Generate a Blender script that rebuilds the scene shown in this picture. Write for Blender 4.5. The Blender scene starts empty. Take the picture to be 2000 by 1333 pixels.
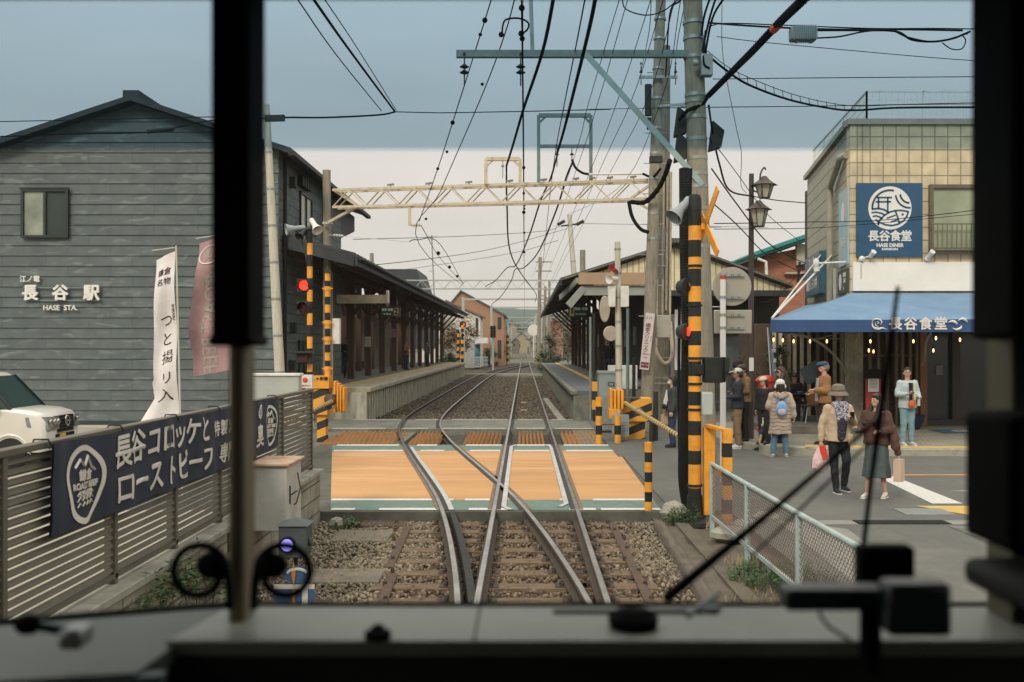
import bpy, math, random
import numpy as np
from mathutils import Vector, Matrix, noise
random.seed(7)
V = Vector
R = math.radians
F = 1944.44
SC = bpy.context.scene
COL = SC.collection
# ---------------------------------------------------------------- camera, sky, sun, exposure
cam_d = bpy.data.cameras.new('camera'); cam = bpy.data.objects.new('camera', cam_d); COL.objects.link(cam)
SC.camera = cam
cam.location = (0, 0, 2.2); cam.rotation_euler = (R(90), 0, 0)
cam_d.lens = 35; cam_d.sensor_width = 36; cam_d.shift_x = -.0115; cam_d.shift_y = .00575
cam_d.clip_start = .05; cam_d.clip_end = 4000
cam_d.dof.use_dof = True; cam_d.dof.focus_distance = 20; cam_d.dof.aperture_fstop = 3.4
SC.view_settings.view_transform = 'Standard'; SC.view_settings.look = 'None'
SC.view_settings.exposure = .2; SC.view_settings.gamma = 1
SC.cycles.use_denoising = True
SC.cycles.max_bounces = 6; SC.cycles.transparent_max_bounces = 16; SC.cycles.diffuse_bounces = 3; SC.cycles.glossy_bounces = 3
SC.cycles.caustics_reflective = False; SC.cycles.caustics_refractive = False
SC.cycles.sample_clamp_indirect = 4
SUN_EL, SUN_AZ = 36, 200      # azimuth of the sun, degrees from +Y clockwise: behind the train, a little left
W = bpy.data.worlds.new('World'); SC.world = W; W.use_nodes = True
nt = W.node_tree; nt.nodes.clear()
def wn(t, **k):
    n = nt.nodes.new(t)
    for a, b in k.items(): setattr(n, a, b)
    return n
out = wn('ShaderNodeOutputWorld'); bg = wn('ShaderNodeBackground'); bg.inputs[1].default_value = .1
sky = wn('ShaderNodeTexSky', sky_type='NISHITA', sun_disc=False, sun_elevation=R(SUN_EL), sun_rotation=R(SUN_AZ))
tc = wn('ShaderNodeTexCoord'); sp = wn('ShaderNodeSeparateXYZ'); nt.links.new(tc.outputs['Generated'], sp.inputs[0])
rp = wn('ShaderNodeValToRGB'); e = rp.color_ramp.elements
e[0].position = 0; e[0].color = (.20, .19, .17, 1)
e[1].position = 1; e[1].color = (1.75, 1.7, 1.62, 1)
for p, c in ((.495, (.25, .24, .22, 1)), (.505, (.67, .615, .555, 1)), (.57, (.69, .64, .59, 1)), (.61, (.67, .63, .59, 1)), (.67, (.87, .84, .8, 1))):
    q = e.new(p); q.color = c
mr = wn('ShaderNodeMapRange'); mr.inputs[1].default_value = -1; mr.inputs[2].default_value = 1
nt.links.new(sp.outputs[2], mr.inputs[0]); nt.links.new(mr.outputs[0], rp.inputs[0])
nz = wn('ShaderNodeTexNoise'); nz.inputs['Scale'].default_value = 1.6; nz.inputs['Detail'].default_value = 3
mp = wn('ShaderNodeMapping'); mp.inputs['Scale'].default_value = (1.5, 1.5, 6)
nt.links.new(tc.outputs['Generated'], mp.inputs[0]); nt.links.new(mp.outputs[0], nz.inputs['Vector'])
m2 = wn('ShaderNodeMapRange'); m2.inputs[1].default_value = .3; m2.inputs[2].default_value = .7; m2.inputs[3].default_value = 8.9; m2.inputs[4].default_value = 10.6
nt.links.new(nz.outputs[0], m2.inputs[0])
vm = wn('ShaderNodeVectorMath', operation='SCALE'); nt.links.new(rp.outputs[0], vm.inputs[0]); nt.links.new(m2.outputs[0], vm.inputs['Scale'])
mx = wn('ShaderNodeMix', data_type='RGBA'); mx.inputs[0].default_value = .965
nt.links.new(sky.outputs[0], mx.inputs[6]); nt.links.new(vm.outputs[0], mx.inputs[7])
nt.links.new(mx.outputs[2], bg.inputs[0]); nt.links.new(bg.outputs[0], out.inputs[0])
sd = bpy.data.lights.new('sun', 'SUN'); sun = bpy.data.objects.new('sun', sd); COL.objects.link(sun)
sd.energy = 1.5; sd.angle = R(12); sd.color = (1, .92, .8)
d = V((math.sin(R(SUN_AZ)) * math.cos(R(SUN_EL)), math.cos(R(SUN_AZ)) * math.cos(R(SUN_EL)), math.sin(R(SUN_EL))))
sun.rotation_euler = d.to_track_quat('Z', 'Y').to_euler()

# ---------------------------------------------------------------- helpers
def P(px, py, Y):                       # a point of the place at depth Y metres down the line
    return V(((px - 1023) * Y / F, Y, 2.2 - (py - 678) * Y / F))
TMP = bpy.data.scenes.new('tmp')
def evaluated(o):
    TMP.collection.objects.link(o)
    TMP.view_layers[0].update(); dg = TMP.view_layers[0].depsgraph
    me = bpy.data.meshes.new_from_object(o.evaluated_get(dg))
    TMP.collection.objects.unlink(o)
    return me
_TX = {}
def text_mesh(body, size, bold, depth, align, line, shear=0):
    k = (body, size, bold, depth, align, line, shear)
    if k not in _TX:
        c = bpy.data.curves.new('t', 'FONT'); c.body = body; c.size = size; c.offset = bold; c.extrude = depth
        c.align_x = align; c.align_y = 'CENTER'; c.space_line = line; c.resolution_u = 3; c.shear = shear
        o = bpy.data.objects.new('t', c); me = evaluated(o)
        _TX[k] = ([v.co.copy() for v in me.vertices], [tuple(p.vertices) for p in me.polygons])
        bpy.data.objects.remove(o); bpy.data.curves.remove(c); bpy.data.meshes.remove(me)
    return _TX[k]
def frame(d, up=V((0, 0, 1))):
    d = d.normalized()
    if abs(d.dot(up)) > .98: up = V((0, 1, 0))
    s = d.cross(up).normalized(); return s, s.cross(d).normalized()
ORG = {}
class MB:
    def __init__(s): s.v = []; s.f = []; s.m = []
    def add(s, vs, fs, m=0):
        o = len(s.v); s.v += [tuple(v) for v in vs]; s.f += [tuple(i + o for i in f) for f in fs]; s.m += [m] * len(fs); return s
    def box(s, x0, x1, y0, y1, z0, z1, m=0):
        x0, x1 = min(x0, x1), max(x0, x1); y0, y1 = min(y0, y1), max(y0, y1); z0, z1 = min(z0, z1), max(z0, z1)
        return s.add([(x, y, z) for x in (x0, x1) for y in (y0, y1) for z in (z0, z1)],
                     [(0, 1, 3, 2), (4, 6, 7, 5), (0, 4, 5, 1), (2, 3, 7, 6), (0, 2, 6, 4), (1, 5, 7, 3)], m)
    def obox(s, c, ax, ay, az, m=0):
        c = V(c); ax = V(ax); ay = V(ay); az = V(az)
        if ax.cross(ay).dot(az) < 0: ax = -ax
        return s.add([c + i * ax + j * ay + k * az for i in (-1, 1) for j in (-1, 1) for k in (-1, 1)],
                     [(0, 1, 3, 2), (4, 6, 7, 5), (0, 4, 5, 1), (2, 3, 7, 6), (0, 2, 6, 4), (1, 5, 7, 3)], m)
    def beam(s, a, b, w, h, m=0, up=V((0, 0, 1))):
        a = V(a); b = V(b); u, v = frame(b - a, up)
        return s.obox((a + b) / 2, (b - a) / 2, u * w / 2, v * h / 2, m)
    def cyl(s, a, b, r0, r1=None, n=12, m=0):
        r1 = r0 if r1 is None else r1; return s.tube([a, b], [r0, r1], n, m)
    def tube(s, pts, r, n=6, m=0, cap=True):
        pts = [V(p) for p in pts]; k = len(pts); rs = r if isinstance(r, (list, tuple)) else [r] * k
        vs = []; up = V((0, 0, 1)); u = None
        for i, p in enumerate(pts):
            d = (pts[min(i + 1, k - 1)] - pts[max(i - 1, 0)]).normalized()
            if u is None: u, v = frame(d)
            else:
                u = (u - d * u.dot(d)); u.normalize(); v = u.cross(d)
            for j in range(n):
                a = 2 * math.pi * j / n; vs.append(p + (u * math.cos(a) + v * math.sin(a)) * rs[i])
        fs = [(i * n + j, i * n + (j + 1) % n, (i + 1) * n + (j + 1) % n, (i + 1) * n + j) for i in range(k - 1) for j in range(n)]
        if cap: fs += [tuple(range(n - 1, -1, -1)), tuple((k - 1) * n + j for j in range(n))]
        return s.add(vs, fs, m)
    def lathe(s, c, prof, n=16, m=0, axis=(0, 0, 1), sq=(1, 1)):
        c = V(c); ax = V(axis).normalized(); u, v = frame(ax); vs = []
        for (r, h) in prof:
            for j in range(n):
                a = 2 * math.pi * j / n; vs.append(c + ax * h + (u * math.cos(a) * sq[0] + v * math.sin(a) * sq[1]) * max(r, 1e-4))
        k = len(prof)
        fs = [(i * n + j, i * n + (j + 1) % n, (i + 1) * n + (j + 1) % n, (i + 1) * n + j) for i in range(k - 1) for j in range(n)]
        fs += [tuple(range(n - 1, -1, -1)), tuple((k - 1) * n + j for j in range(n))]
        return s.add(vs, fs, m)
    def ell(s, c, rx, ry=None, rz=None, n=12, m=0):
        ry = rx if ry is None else ry; rz = rx if rz is None else rz; c = V(c)
        vs = [c + V((0, 0, -rz))]; k = max(4, n // 2)
        for i in range(1, k):
            t = math.pi * i / k - math.pi / 2
            for j in range(n):
                a = 2 * math.pi * j / n; vs.append(c + V((rx * math.cos(t) * math.cos(a), ry * math.cos(t) * math.sin(a), rz * math.sin(t))))
        vs.append(c + V((0, 0, rz))); L = len(vs) - 1
        fs = [(0, 1 + (j + 1) % n, 1 + j) for j in range(n)]
        for i in range(k - 2):
            b = 1 + i * n; fs += [(b + j, b + (j + 1) % n, b + n + (j + 1) % n, b + n + j) for j in range(n)]
        b = 1 + (k - 2) * n; fs += [(b + j, b + (j + 1) % n, L) for j in range(n)]
        return s.add(vs, fs, m)
    def prism(s, pts, off, m=0):            # polygon (3-D points) swept by vector off
        pts = [V(p) for p in pts]; off = V(off); n = len(pts)
        nn = V((0, 0, 0))
        for i in range(n): nn += pts[i].cross(pts[(i + 1) % n])
        if nn.dot(off) > 0: pts = pts[::-1]
        return s.add(pts + [p + off for p in pts], [tuple(range(n)), tuple(range(2 * n - 1, n - 1, -1))] +
                     [(i, i + n, (i + 1) % n + n, (i + 1) % n) for i in range(n)], m)
    def sheet(s, pts, m=0): return s.add(pts, [tuple(range(len(pts)))], m)
    def grid(s, fn, nu, nv, m=0):           # fn(u,v) -> point
        vs = [fn(i / nu, j / nv) for i in range(nu + 1) for j in range(nv + 1)]
        return s.add(vs, [(i * (nv + 1) + j, (i + 1) * (nv + 1) + j, (i + 1) * (nv + 1) + j + 1, i * (nv + 1) + j + 1) for i in range(nu) for j in range(nv)], m)
    def text(s, body, o, u, v, size, m=0, bold=0, depth=.002, align='CENTER', line=1.0, warp=None, sx=1, shear=0):
        vs, fs = text_mesh(body, size, 0, depth, align, line, shear); o = V(o); u = V(u).normalized(); v = V(v).normalized(); n = u.cross(v)
        if sx < 0: fs = [f[::-1] for f in fs]
        for i, (dx, dy) in enumerate(((0, 0), (1, .3), (-1, -.3), (.3, -1), (-.3, 1))):
            pts = [o + u * (p.x * sx + dx * bold) + v * (p.y + dy * bold) + n * (p.z + .0004 * i) for p in vs]
            if warp: pts = [warp(p) for p in pts]
            s.add(pts, fs, m)
            if not bold: break
        return s
    def build(s, name, mats, parent=None, label=None, cat=None, group=None, kind=None, smooth=30, bevel=0, local=False, loc=None):
        if not isinstance(mats, (list, tuple)): mats = [mats]
        a = np.array(s.v, dtype=np.float32)
        if parent is not None: org = np.array(ORG[parent.name])
        elif loc is not None: org = np.array(tuple(loc))
        else: org = np.array([(a[:, 0].min() + a[:, 0].max()) / 2, (a[:, 1].min() + a[:, 1].max()) / 2, a[:, 2].min()])
        if local: org = np.zeros(3)
        me = bpy.data.meshes.new(name); me.from_pydata((a - org).tolist(), [], s.f); me.update()
        for x in mats: me.materials.append(x)
        if len(mats) > 1: me.polygons.foreach_set('material_index', s.m)
        if smooth:
            me.polygons.foreach_set('use_smooth', [True] * len(me.polygons)); me.set_sharp_from_angle(angle=R(smooth))
        o = bpy.data.objects.new(name, me); COL.objects.link(o)
        if parent is not None: o.parent = parent; ORG[o.name] = ORG[parent.name]
        else: o.location = [float(q) for q in org]; ORG[o.name] = tuple(float(q) for q in org)
        if bevel:
            b = o.modifiers.new('bevel', 'BEVEL'); b.width = bevel; b.segments = 2; b.limit_method = 'ANGLE'
        tag(o, label, cat, group, kind); return o
def tag(o, label=None, cat=None, group=None, kind=None):
    if label: o['label'] = label
    if cat: o['category'] = cat
    if group: o['group'] = group
    if kind: o['kind'] = kind
    return o
def T(name, label, cat, loc, rz=0, group=None, kind=None):
    o = bpy.data.objects.new(name, None); COL.objects.link(o); o.location = loc; o.rotation_euler = (0, 0, rz)
    o.empty_display_size = .1; ORG[o.name] = tuple(loc); return tag(o, label, cat, group, kind)
def dup(root, loc=None, rz=None, label=None, parent=None):
    c = root.copy(); COL.objects.link(c); c.parent = parent
    if loc is not None: c.location = loc
    if rz is not None: c.rotation_euler = (0, 0, rz)
    if label: c['label'] = label
    ORG[c.name] = tuple(c.location)
    for ch in list(root.children): dup(ch, parent=c)
    return c
def catmull(pts, n=8):
    pts = [V(p) for p in pts]; q = [pts[0] * 2 - pts[1]] + pts + [pts[-1] * 2 - pts[-2]]; r = []
    for i in range(1, len(q) - 2):
        a, b, c, d = q[i - 1], q[i], q[i + 1], q[i + 2]
        for k in range(n):
            t = k / n; r.append(.5 * ((2 * b) + (c - a) * t + (2 * a - 5 * b + 4 * c - d) * t * t + (3 * b - a - 3 * c + d) * t ** 3))
    return r + [pts[-1]]

# ---------------------------------------------------------------- materials
def M(name, c, c2=None, rough=.7, scale=3, bump=0, bscale=60, metal=0, stretch=(1, 1, 1), spec=.4, lo=.35, hi=.65, dirt=None, dscale=1.2, damt=.5, coat=0, trans=0):
    m = bpy.data.materials.new(name); m.use_nodes = True; t = m.node_tree; b = t.nodes['Principled BSDF']; L = t.links.new
    b.inputs['Roughness'].default_value = rough; b.inputs['Metallic'].default_value = metal; b.inputs['Specular IOR Level'].default_value = spec
    b.inputs['Coat Weight'].default_value = coat
    tc = t.nodes.new('ShaderNodeTexCoord'); mp = t.nodes.new('ShaderNodeMapping'); mp.inputs['Scale'].default_value = stretch
    L(tc.outputs['Object'], mp.inputs[0])
    c2 = c2 or tuple(x * .78 for x in c)
    n = t.nodes.new('ShaderNodeTexNoise'); n.inputs['Scale'].default_value = scale; n.inputs['Detail'].default_value = 6; n.inputs['Roughness'].default_value = .62
    L(mp.outputs[0], n.inputs['Vector'])
    r = t.nodes.new('ShaderNodeMapRange'); r.inputs[1].default_value = lo; r.inputs[2].default_value = hi; L(n.outputs[0], r.inputs[0])
    x = t.nodes.new('ShaderNodeMix'); x.data_type = 'RGBA'; x.inputs[6].default_value = (*c, 1); x.inputs[7].default_value = (*c2, 1); L(r.outputs[0], x.inputs[0])
    last = x.outputs[2]
    if dirt:
        n2 = t.nodes.new('ShaderNodeTexNoise'); n2.inputs['Scale'].default_value = dscale; n2.inputs['Detail'].default_value = 8; n2.inputs['Roughness'].default_value = .7
        L(mp.outputs[0], n2.inputs['Vector'])
        r2 = t.nodes.new('ShaderNodeMapRange'); r2.inputs[1].default_value = .52; r2.inputs[2].default_value = .68; r2.inputs[4].default_value = damt; L(n2.outputs[0], r2.inputs[0])
        x2 = t.nodes.new('ShaderNodeMix'); x2.data_type = 'RGBA'; x2.inputs[7].default_value = (*dirt, 1); L(last, x2.inputs[6]); L(r2.outputs[0], x2.inputs[0]); last = x2.outputs[2]
    L(last, b.inputs['Base Color'])
    if bump:
        n3 = t.nodes.new('ShaderNodeTexNoise'); n3.inputs['Scale'].default_value = bscale; n3.inputs['Detail'].default_value = 4; L(mp.outputs[0], n3.inputs['Vector'])
        bp = t.nodes.new('ShaderNodeBump'); bp.inputs['Strength'].default_value = bump; bp.inputs['Distance'].default_value = .02
        L(n3.outputs[0], bp.inputs['Height']); L(bp.outputs[0], b.inputs['Normal'])
    return m
def emit(name, c, s):
    m = bpy.data.materials.new(name); m.use_nodes = True; b = m.node_tree.nodes['Principled BSDF']
    b.inputs['Base Color'].default_value = (*c, 1); b.inputs['Emission Color'].default_value = (*c, 1); b.inputs['Emission Strength'].default_value = s; return m
def brickmat(name, c, c2, mortar, bw, bh, off=.5, zo=0, ms=.006, rough=.7, axes='xz', bump=.4, smear=None, noise_amt=.5):
    m = bpy.data.materials.new(name); m.use_nodes = True; t = m.node_tree; b = t.nodes['Principled BSDF']; L = t.links.new
    b.inputs['Roughness'].default_value = rough
    tc = t.nodes.new('ShaderNodeTexCoord'); sp = t.nodes.new('ShaderNodeSeparateXYZ'); cb = t.nodes.new('ShaderNodeCombineXYZ'); L(tc.outputs['Object'], sp.inputs[0])
    ix = {'x': 0, 'y': 1, 'z': 2}; L(sp.outputs[ix[axes[0]]], cb.inputs[0]); _a = t.nodes.new('ShaderNodeMath'); _a.inputs[1].default_value = -zo; L(sp.outputs[ix[axes[1]]], _a.inputs[0]); L(_a.outputs[0], cb.inputs[1])
    k = t.nodes.new('ShaderNodeTexBrick'); k.offset = off; k.inputs['Scale'].default_value = 1; k.inputs['Brick Width'].default_value = bw; k.inputs['Row Height'].default_value = bh
    k.inputs['Mortar Size'].default_value = ms; k.inputs['Mortar Smooth'].default_value = .2; k.inputs['Color1'].default_value = (*c, 1); k.inputs['Color2'].default_value = (*c2, 1); k.inputs['Mortar'].default_value = (*mortar, 1)
    L(cb.outputs[0], k.inputs['Vector'])
    n = t.nodes.new('ShaderNodeTexNoise'); n.inputs['Scale'].default_value = 2.5; n.inputs['Detail'].default_value = 8; L(tc.outputs['Object'], n.inputs['Vector'])
    r = t.nodes.new('ShaderNodeMapRange'); r.inputs[1].default_value = .3; r.inputs[2].default_value = .7; r.inputs[3].default_value = 1 - noise_amt * .35; r.inputs[4].default_value = 1 + noise_amt * .2; L(n.outputs[0], r.inputs[0])
    vm = t.nodes.new('ShaderNodeVectorMath'); vm.operation = 'SCALE'; L(k.outputs[0], vm.inputs[0]); L(r.outputs[0], vm.inputs['Scale']); last = vm.outputs[0]
    if smear:
        mp = t.nodes.new('ShaderNodeMapping'); mp.inputs['Scale'].default_value = (1.1, 4.6, 1); L(cb.outputs[0], mp.inputs[0])
        n2 = t.nodes.new('ShaderNodeTexNoise'); n2.inputs['Scale'].default_value = 1.5; n2.inputs['Detail'].default_value = 5; n2.inputs['Distortion'].default_value = .8; L(mp.outputs[0], n2.inputs['Vector'])
        r2 = t.nodes.new('ShaderNodeMapRange'); r2.inputs[1].default_value = .56; r2.inputs[2].default_value = .74; r2.inputs[4].default_value = .62; L(n2.outputs[0], r2.inputs[0])
        x = t.nodes.new('ShaderNodeMix'); x.data_type = 'RGBA'; x.inputs[7].default_value = (*smear, 1); L(last, x.inputs[6]); L(r2.outputs[0], x.inputs[0]); last = x.outputs[2]
    L(last, b.inputs['Base Color'])
    bp = t.nodes.new('ShaderNodeBump'); bp.inputs['Strength'].default_value = bump; bp.inputs['Distance'].default_value = .02; bp.invert = True
    L(k.outputs['Fac'], bp.inputs['Height']); L(bp.outputs[0], b.inputs['Normal'])
    return m
def glass(name, tint, gloss=.15, rough=.02):
    m = bpy.data.materials.new(name); m.use_nodes = True; t = m.node_tree; t.nodes.clear(); L = t.links.new
    o = t.nodes.new('ShaderNodeOutputMaterial'); tr = t.nodes.new('ShaderNodeBsdfTransparent'); tr.inputs[0].default_value = (*tint, 1)
    g = t.nodes.new('ShaderNodeBsdfGlossy'); g.inputs['Roughness'].default_value = rough
    x = t.nodes.new('ShaderNodeMixShader'); x.inputs[0].default_value = gloss
    L(tr.outputs[0], x.inputs[1]); L(g.outputs[0], x.inputs[2]); L(x.outputs[0], o.inputs[0]); return m
asphalt = M('asphalt', (.135, .133, .115), (.10, .10, .088), .9, 1.6, .5, 60, lo=.3, hi=.7, dirt=(.185, .175, .145), dscale=.8, damt=.8)
asphalt2 = M('asphalt_dark', (.085, .092, .088), (.065, .072, .07), .9, 1.2, .35, 90)
lotconc = M('lot_concrete', (.38, .345, .265), (.3, .275, .215), .9, 1, .15, 40, dirt=(.25, .23, .19), damt=.4)
soil = M('soil', (.14, .115, .08), (.085, .075, .055), .95, 4, .8, 30, dirt=(.2, .17, .12), dscale=2)
conc = M('concrete', (.37, .35, .28), (.25, .24, .19), .9, 2.5, .3, 50, dirt=(.13, .125, .1), dscale=1.5, damt=.7)
conc_d = M('concrete_dark', (.21, .205, .165), (.14, .137, .113), .9, 3, .3, 50, dirt=(.08, .08, .065), dscale=2, damt=.7)
polec = M('pole_concrete', (.31, .275, .205), (.21, .19, .145), .85, 5, .15, 80, stretch=(3, 3, .5), dirt=(.1, .1, .08), dscale=3, damt=.6)
polew = M('pole_pale', (.58, .54, .43), (.44, .41, .33), .8, 4, .1, 60, stretch=(3, 3, .4))
steel = M('rail_steel', (.5, .49, .46), (.3, .28, .25), .3, 8, metal=1, stretch=(1, .3, 1))
railside = M('rail_rust', (.085, .058, .038), (.05, .036, .026), .8, 12, .3, 60)
wood_s = M('sleeper_wood', (.19, .125, .07), (.105, .07, .042), .85, 3, .5, 30, stretch=(1, 6, 6), dirt=(.24, .185, .12), dscale=2.5, damt=.6)
rust = M('rusty_iron', (.115, .07, .042), (.06, .04, .028), .8, 15, .3, 60)
yel = M('barrier_yellow', (.82, .36, .03), (.72, .29, .03), .45, 6, dirt=(.3, .16, .05), dscale=4, damt=.5)
blk = M('barrier_black', (.016, .019, .017), (.028, .03, .026), .6, 6, spec=.2)
black = M('black_rubber', (.008, .009, .008), (.012, .013, .012), .7, spec=.15)
cable = M('cable_black', (.01, .011, .011), rough=.8, spec=.1)
dkmetal = M('dark_metal', (.026, .03, .028), (.04, .043, .038), .6, 8, spec=.2)
galv = M('galvanised', (.36, .38, .36), (.27, .29, .28), .45, 10, metal=.6)
teal_st = M('teal_steel', (.16, .23, .22), (.12, .17, .165), .5, 6, dirt=(.2, .17, .12), dscale=5)
cream = M('cream_steel', (.62, .54, .39), (.52, .44, .31), .6, 5, dirt=(.25, .13, .06), dscale=7, damt=.6)
white = M('white_paint', (.72, .7, .64), (.6, .58, .52), .5, 4, dirt=(.4, .36, .3), dscale=4, damt=.3)
whitel = M('white_line', (.62, .6, .54), (.4, .39, .36), .8, 20, lo=.45, hi=.75)
grey_box = M('grey_box', (.27, .32, .31), (.22, .26, .25), .5, 3, dirt=(.18, .17, .14), dscale=4, damt=.4)
slate_roof = M('roof_dark', (.028, .034, .036), (.042, .048, .05), .7, 6, .3, 40)
green_pt = M('green_paint', (.15, .215, .175), (.11, .165, .135), .85, 9, dirt=(.2, .22, .18), dscale=3, damt=.4)
red_lamp = emit('red_lamp', (1, .03, .015), 2.2)
bulb_m = emit('bulb_glow', (1, .5, .2), 4)
# ================================================================ ground, road, track, platforms
def sheet_obj(name, pts, m, z, kind='structure', label=None):
    return MB().sheet([(x, y, z) for x, y in pts]).build(name, m, kind=kind, smooth=0)
gm = M('ground_dirt', (.16, .145, .1), (.11, .105, .07), .95, .3, .3, 20, dirt=(.12, .13, .07), dscale=.1)
sheet_obj('ground', [(-500, -60), (500, -60), (500, 870), (-500, 870)], gm, -.30)
MB().box(-60, -2.98, -8, 13.42, -.29, 0).box(-60, -8, 13.42, 27.9, -.29, 0).box(-8, -6.62, 22.4, 27.9, -.29, -.002).build('car_park_ground', lotconc, kind='structure')
MB().box(-8, -2.6, 13.42, 22.4, -.29, -.020).box(2.0, 60, 13.42, 20.05, -.29, 0).box(1.9, 4.9, 20.05, 36, -.29, -.001).box(2.75, 60, -8, 13.42, -.29, .001).build('road', asphalt, kind='structure')
# ballast bed with scattered stones
def ballast_mat(name, a, b, c):
    m = M(name, a, b, .95, 25, .9, 22, lo=.3, hi=.7); t = m.node_tree; L = t.links.new
    bs = t.nodes['Principled BSDF']; src = bs.inputs['Base Color'].links[0].from_socket
    v = t.nodes.new('ShaderNodeTexVoronoi'); v.inputs['Scale'].default_value = 22
    tc = t.nodes.new('ShaderNodeTexCoord'); L(tc.outputs['Object'], v.inputs['Vector'])
    x = t.nodes.new('ShaderNodeMix'); x.data_type = 'RGBA'; x.inputs[7].default_value = (*c, 1)
    r = t.nodes.new('ShaderNodeMapRange'); r.inputs[1].default_value = .2; r.inputs[2].default_value = .6; L(v.outputs[0], r.inputs[0]); L(r.outputs[0], x.inputs[0]); L(src, x.inputs[6]); L(x.outputs[2], bs.inputs['Base Color'])
    return m
bal_m = ballast_mat('ballast_bed', (.2, .165, .11), (.12, .1, .068), (.05, .04, .028))
bal_d = ballast_mat('ballast_dark', (.2, .165, .115), (.09, .075, .052), (.03, .026, .02))
def bumpy(name, x0, x1, y0, y1, z, m, nx, ny, amp=.03):
    def f(u, v):
        x = x0 + (x1 - x0) * u; y = y0 + (y1 - y0) * v
        return (x, y, z + amp * noise.noise(V((x * 1.3, y * 1.3, 3))) + amp * .4 * noise.noise(V((x * 6, y * 6, 9))))
    return MB().grid(f, nx, ny).build(name, m, kind='structure')
bumpy('track_bed', -2.74, 1.95, 4.2, 13.44, -.19, bal_m, 60, 90, .035)
bumpy('station_track_bed', -6.2, 2.4, 22.38, 150, -.19, bal_d, 30, 200, .02)
bumpy('verge', 1.72, 2.8, 3, 13.43, -.09, soil, 22, 120, .07)
MB().box(1.94, 2.1, 4, 13.43, -.29, -.05).build('verge_bank', soil, kind='structure')

def stones(name, n, fx, rmin, rmax, mats, label, seed):
    rs = np.random.RandomState(seed); ph = (1 + 5 ** .5) / 2
    ico = np.array([(-1, ph, 0), (1, ph, 0), (-1, -ph, 0), (1, -ph, 0), (0, -1, ph), (0, 1, ph), (0, -1, -ph), (0, 1, -ph), (ph, 0, -1), (ph, 0, 1), (-ph, 0, -1), (-ph, 0, 1)]) / 1.9
    fc = np.array([(0, 11, 5), (0, 5, 1), (0, 1, 7), (0, 7, 10), (0, 10, 11), (1, 5, 9), (5, 11, 4), (11, 10, 2), (10, 7, 6), (7, 1, 8), (3, 9, 4), (3, 4, 2), (3, 2, 6), (3, 6, 8), (3, 8, 9), (4, 9, 5), (2, 4, 11), (6, 2, 10), (8, 6, 7), (9, 8, 1)])
    p = fx(rs, n); n = len(p); s = rs.uniform(rmin, rmax, (n, 1)) * rs.uniform(.6, 1.25, (n, 3))
    vs = ico[None] * (1 + rs.uniform(-.28, .28, (n, 12, 1))) * s[:, None, :]
    a = rs.uniform(0, 6.28, n); ca, sa = np.cos(a), np.sin(a); b = rs.uniform(-.6, .6, n)
    x = vs[..., 0] * ca[:, None] - vs[..., 1] * sa[:, None]; y = vs[..., 0] * sa[:, None] + vs[..., 1] * ca[:, None]; z = vs[..., 2] + x * b[:, None] * .5
    vs = np.stack([x, y, z], -1) + p[:, None, :]
    me = bpy.data.meshes.new(name); me.vertices.add(n * 12); me.loops.add(n * 60); me.polygons.add(n * 20)
    org = np.array([0, 10, -.2]); me.vertices.foreach_set('co', (vs - org).reshape(-1).astype(np.float32))
    me.loops.foreach_set('vertex_index', (fc[None] + (np.arange(n) * 12)[:, None, None]).reshape(-1).astype(np.int32))
    me.polygons.foreach_set('loop_start', (np.arange(n * 20) * 3).astype(np.int32))
    for q in mats: me.materials.append(q)
    me.polygons.foreach_set('material_index', np.repeat(rs.randint(0, len(mats), n), 20).astype(np.int32))
    me.update(calc_edges=True); o = bpy.data.objects.new(name, me); COL.objects.link(o); o.location = org
    tag(o, label, None, None, 'stuff')
    return o
st_g = [M('stone_%d' % i, c, tuple(x * .8 for x in c), .92, 9) for i, c in enumerate([(.27, .222, .15), (.21, .175, .12), (.17, .138, .094), (.31, .26, .182)])]
st_r = [M('rust_stone_%d' % i, c, tuple(x * .75 for x in c), .92, 9) for i, c in enumerate([(.19, .135, .085), (.13, .09, .06), (.24, .18, .12), (.095, .07, .05)])]
def fx_out(rs, n):
    x = rs.uniform(-2.72, 1.85, n); y = rs.uniform(6.2, 13.38, n)
    edge = 1.2 + .22 * np.sin(y * 2.1) + rs.uniform(-.25, .25, n)
    k = (x < -edge + .05) | (x > edge * .98 + .1); x, y = x[k], y[k]
    z = -.175 + rs.uniform(-.02, .035, len(x)); return np.stack([x, y, z], -1)
def fx_in(rs, n):
    x = rs.uniform(-1.5, 1.55, n); y = rs.uniform(6.2, 13.38, n); z = -.168 + rs.uniform(-.02, .02, n); return np.stack([x, y, z], -1)
o = stones('gravel', 38000, fx_out, .011, .025, st_g, 'grey brown ballast gravel spread beside the rails', 1); o['category'] = 'gravel'
o = stones('rusty_gravel', 11000, fx_in, .013, .028, st_r, 'rust stained ballast gravel lying between the sleepers', 2); o['category'] = 'gravel'
def fx_st(rs, n):
    y = 30.6 + 45 * rs.uniform(0, 1, n) ** 1.5; x = rs.uniform(-4.8, 1.5, n); return np.stack([x, y, -.172 + rs.uniform(-.025, .02, n)], -1)
st_d = [M('dark_stone_%d' % i, c, tuple(x * .7 for x in c), .95, 9) for i, c in enumerate([(.15, .118, .08), (.09, .07, .05), (.2, .165, .118), (.055, .045, .034)])]
o = stones('dark_gravel', 42000, fx_st, .028, .05, st_d, 'dark brown ballast between the two platforms', 5); o['category'] = 'gravel'

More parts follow.
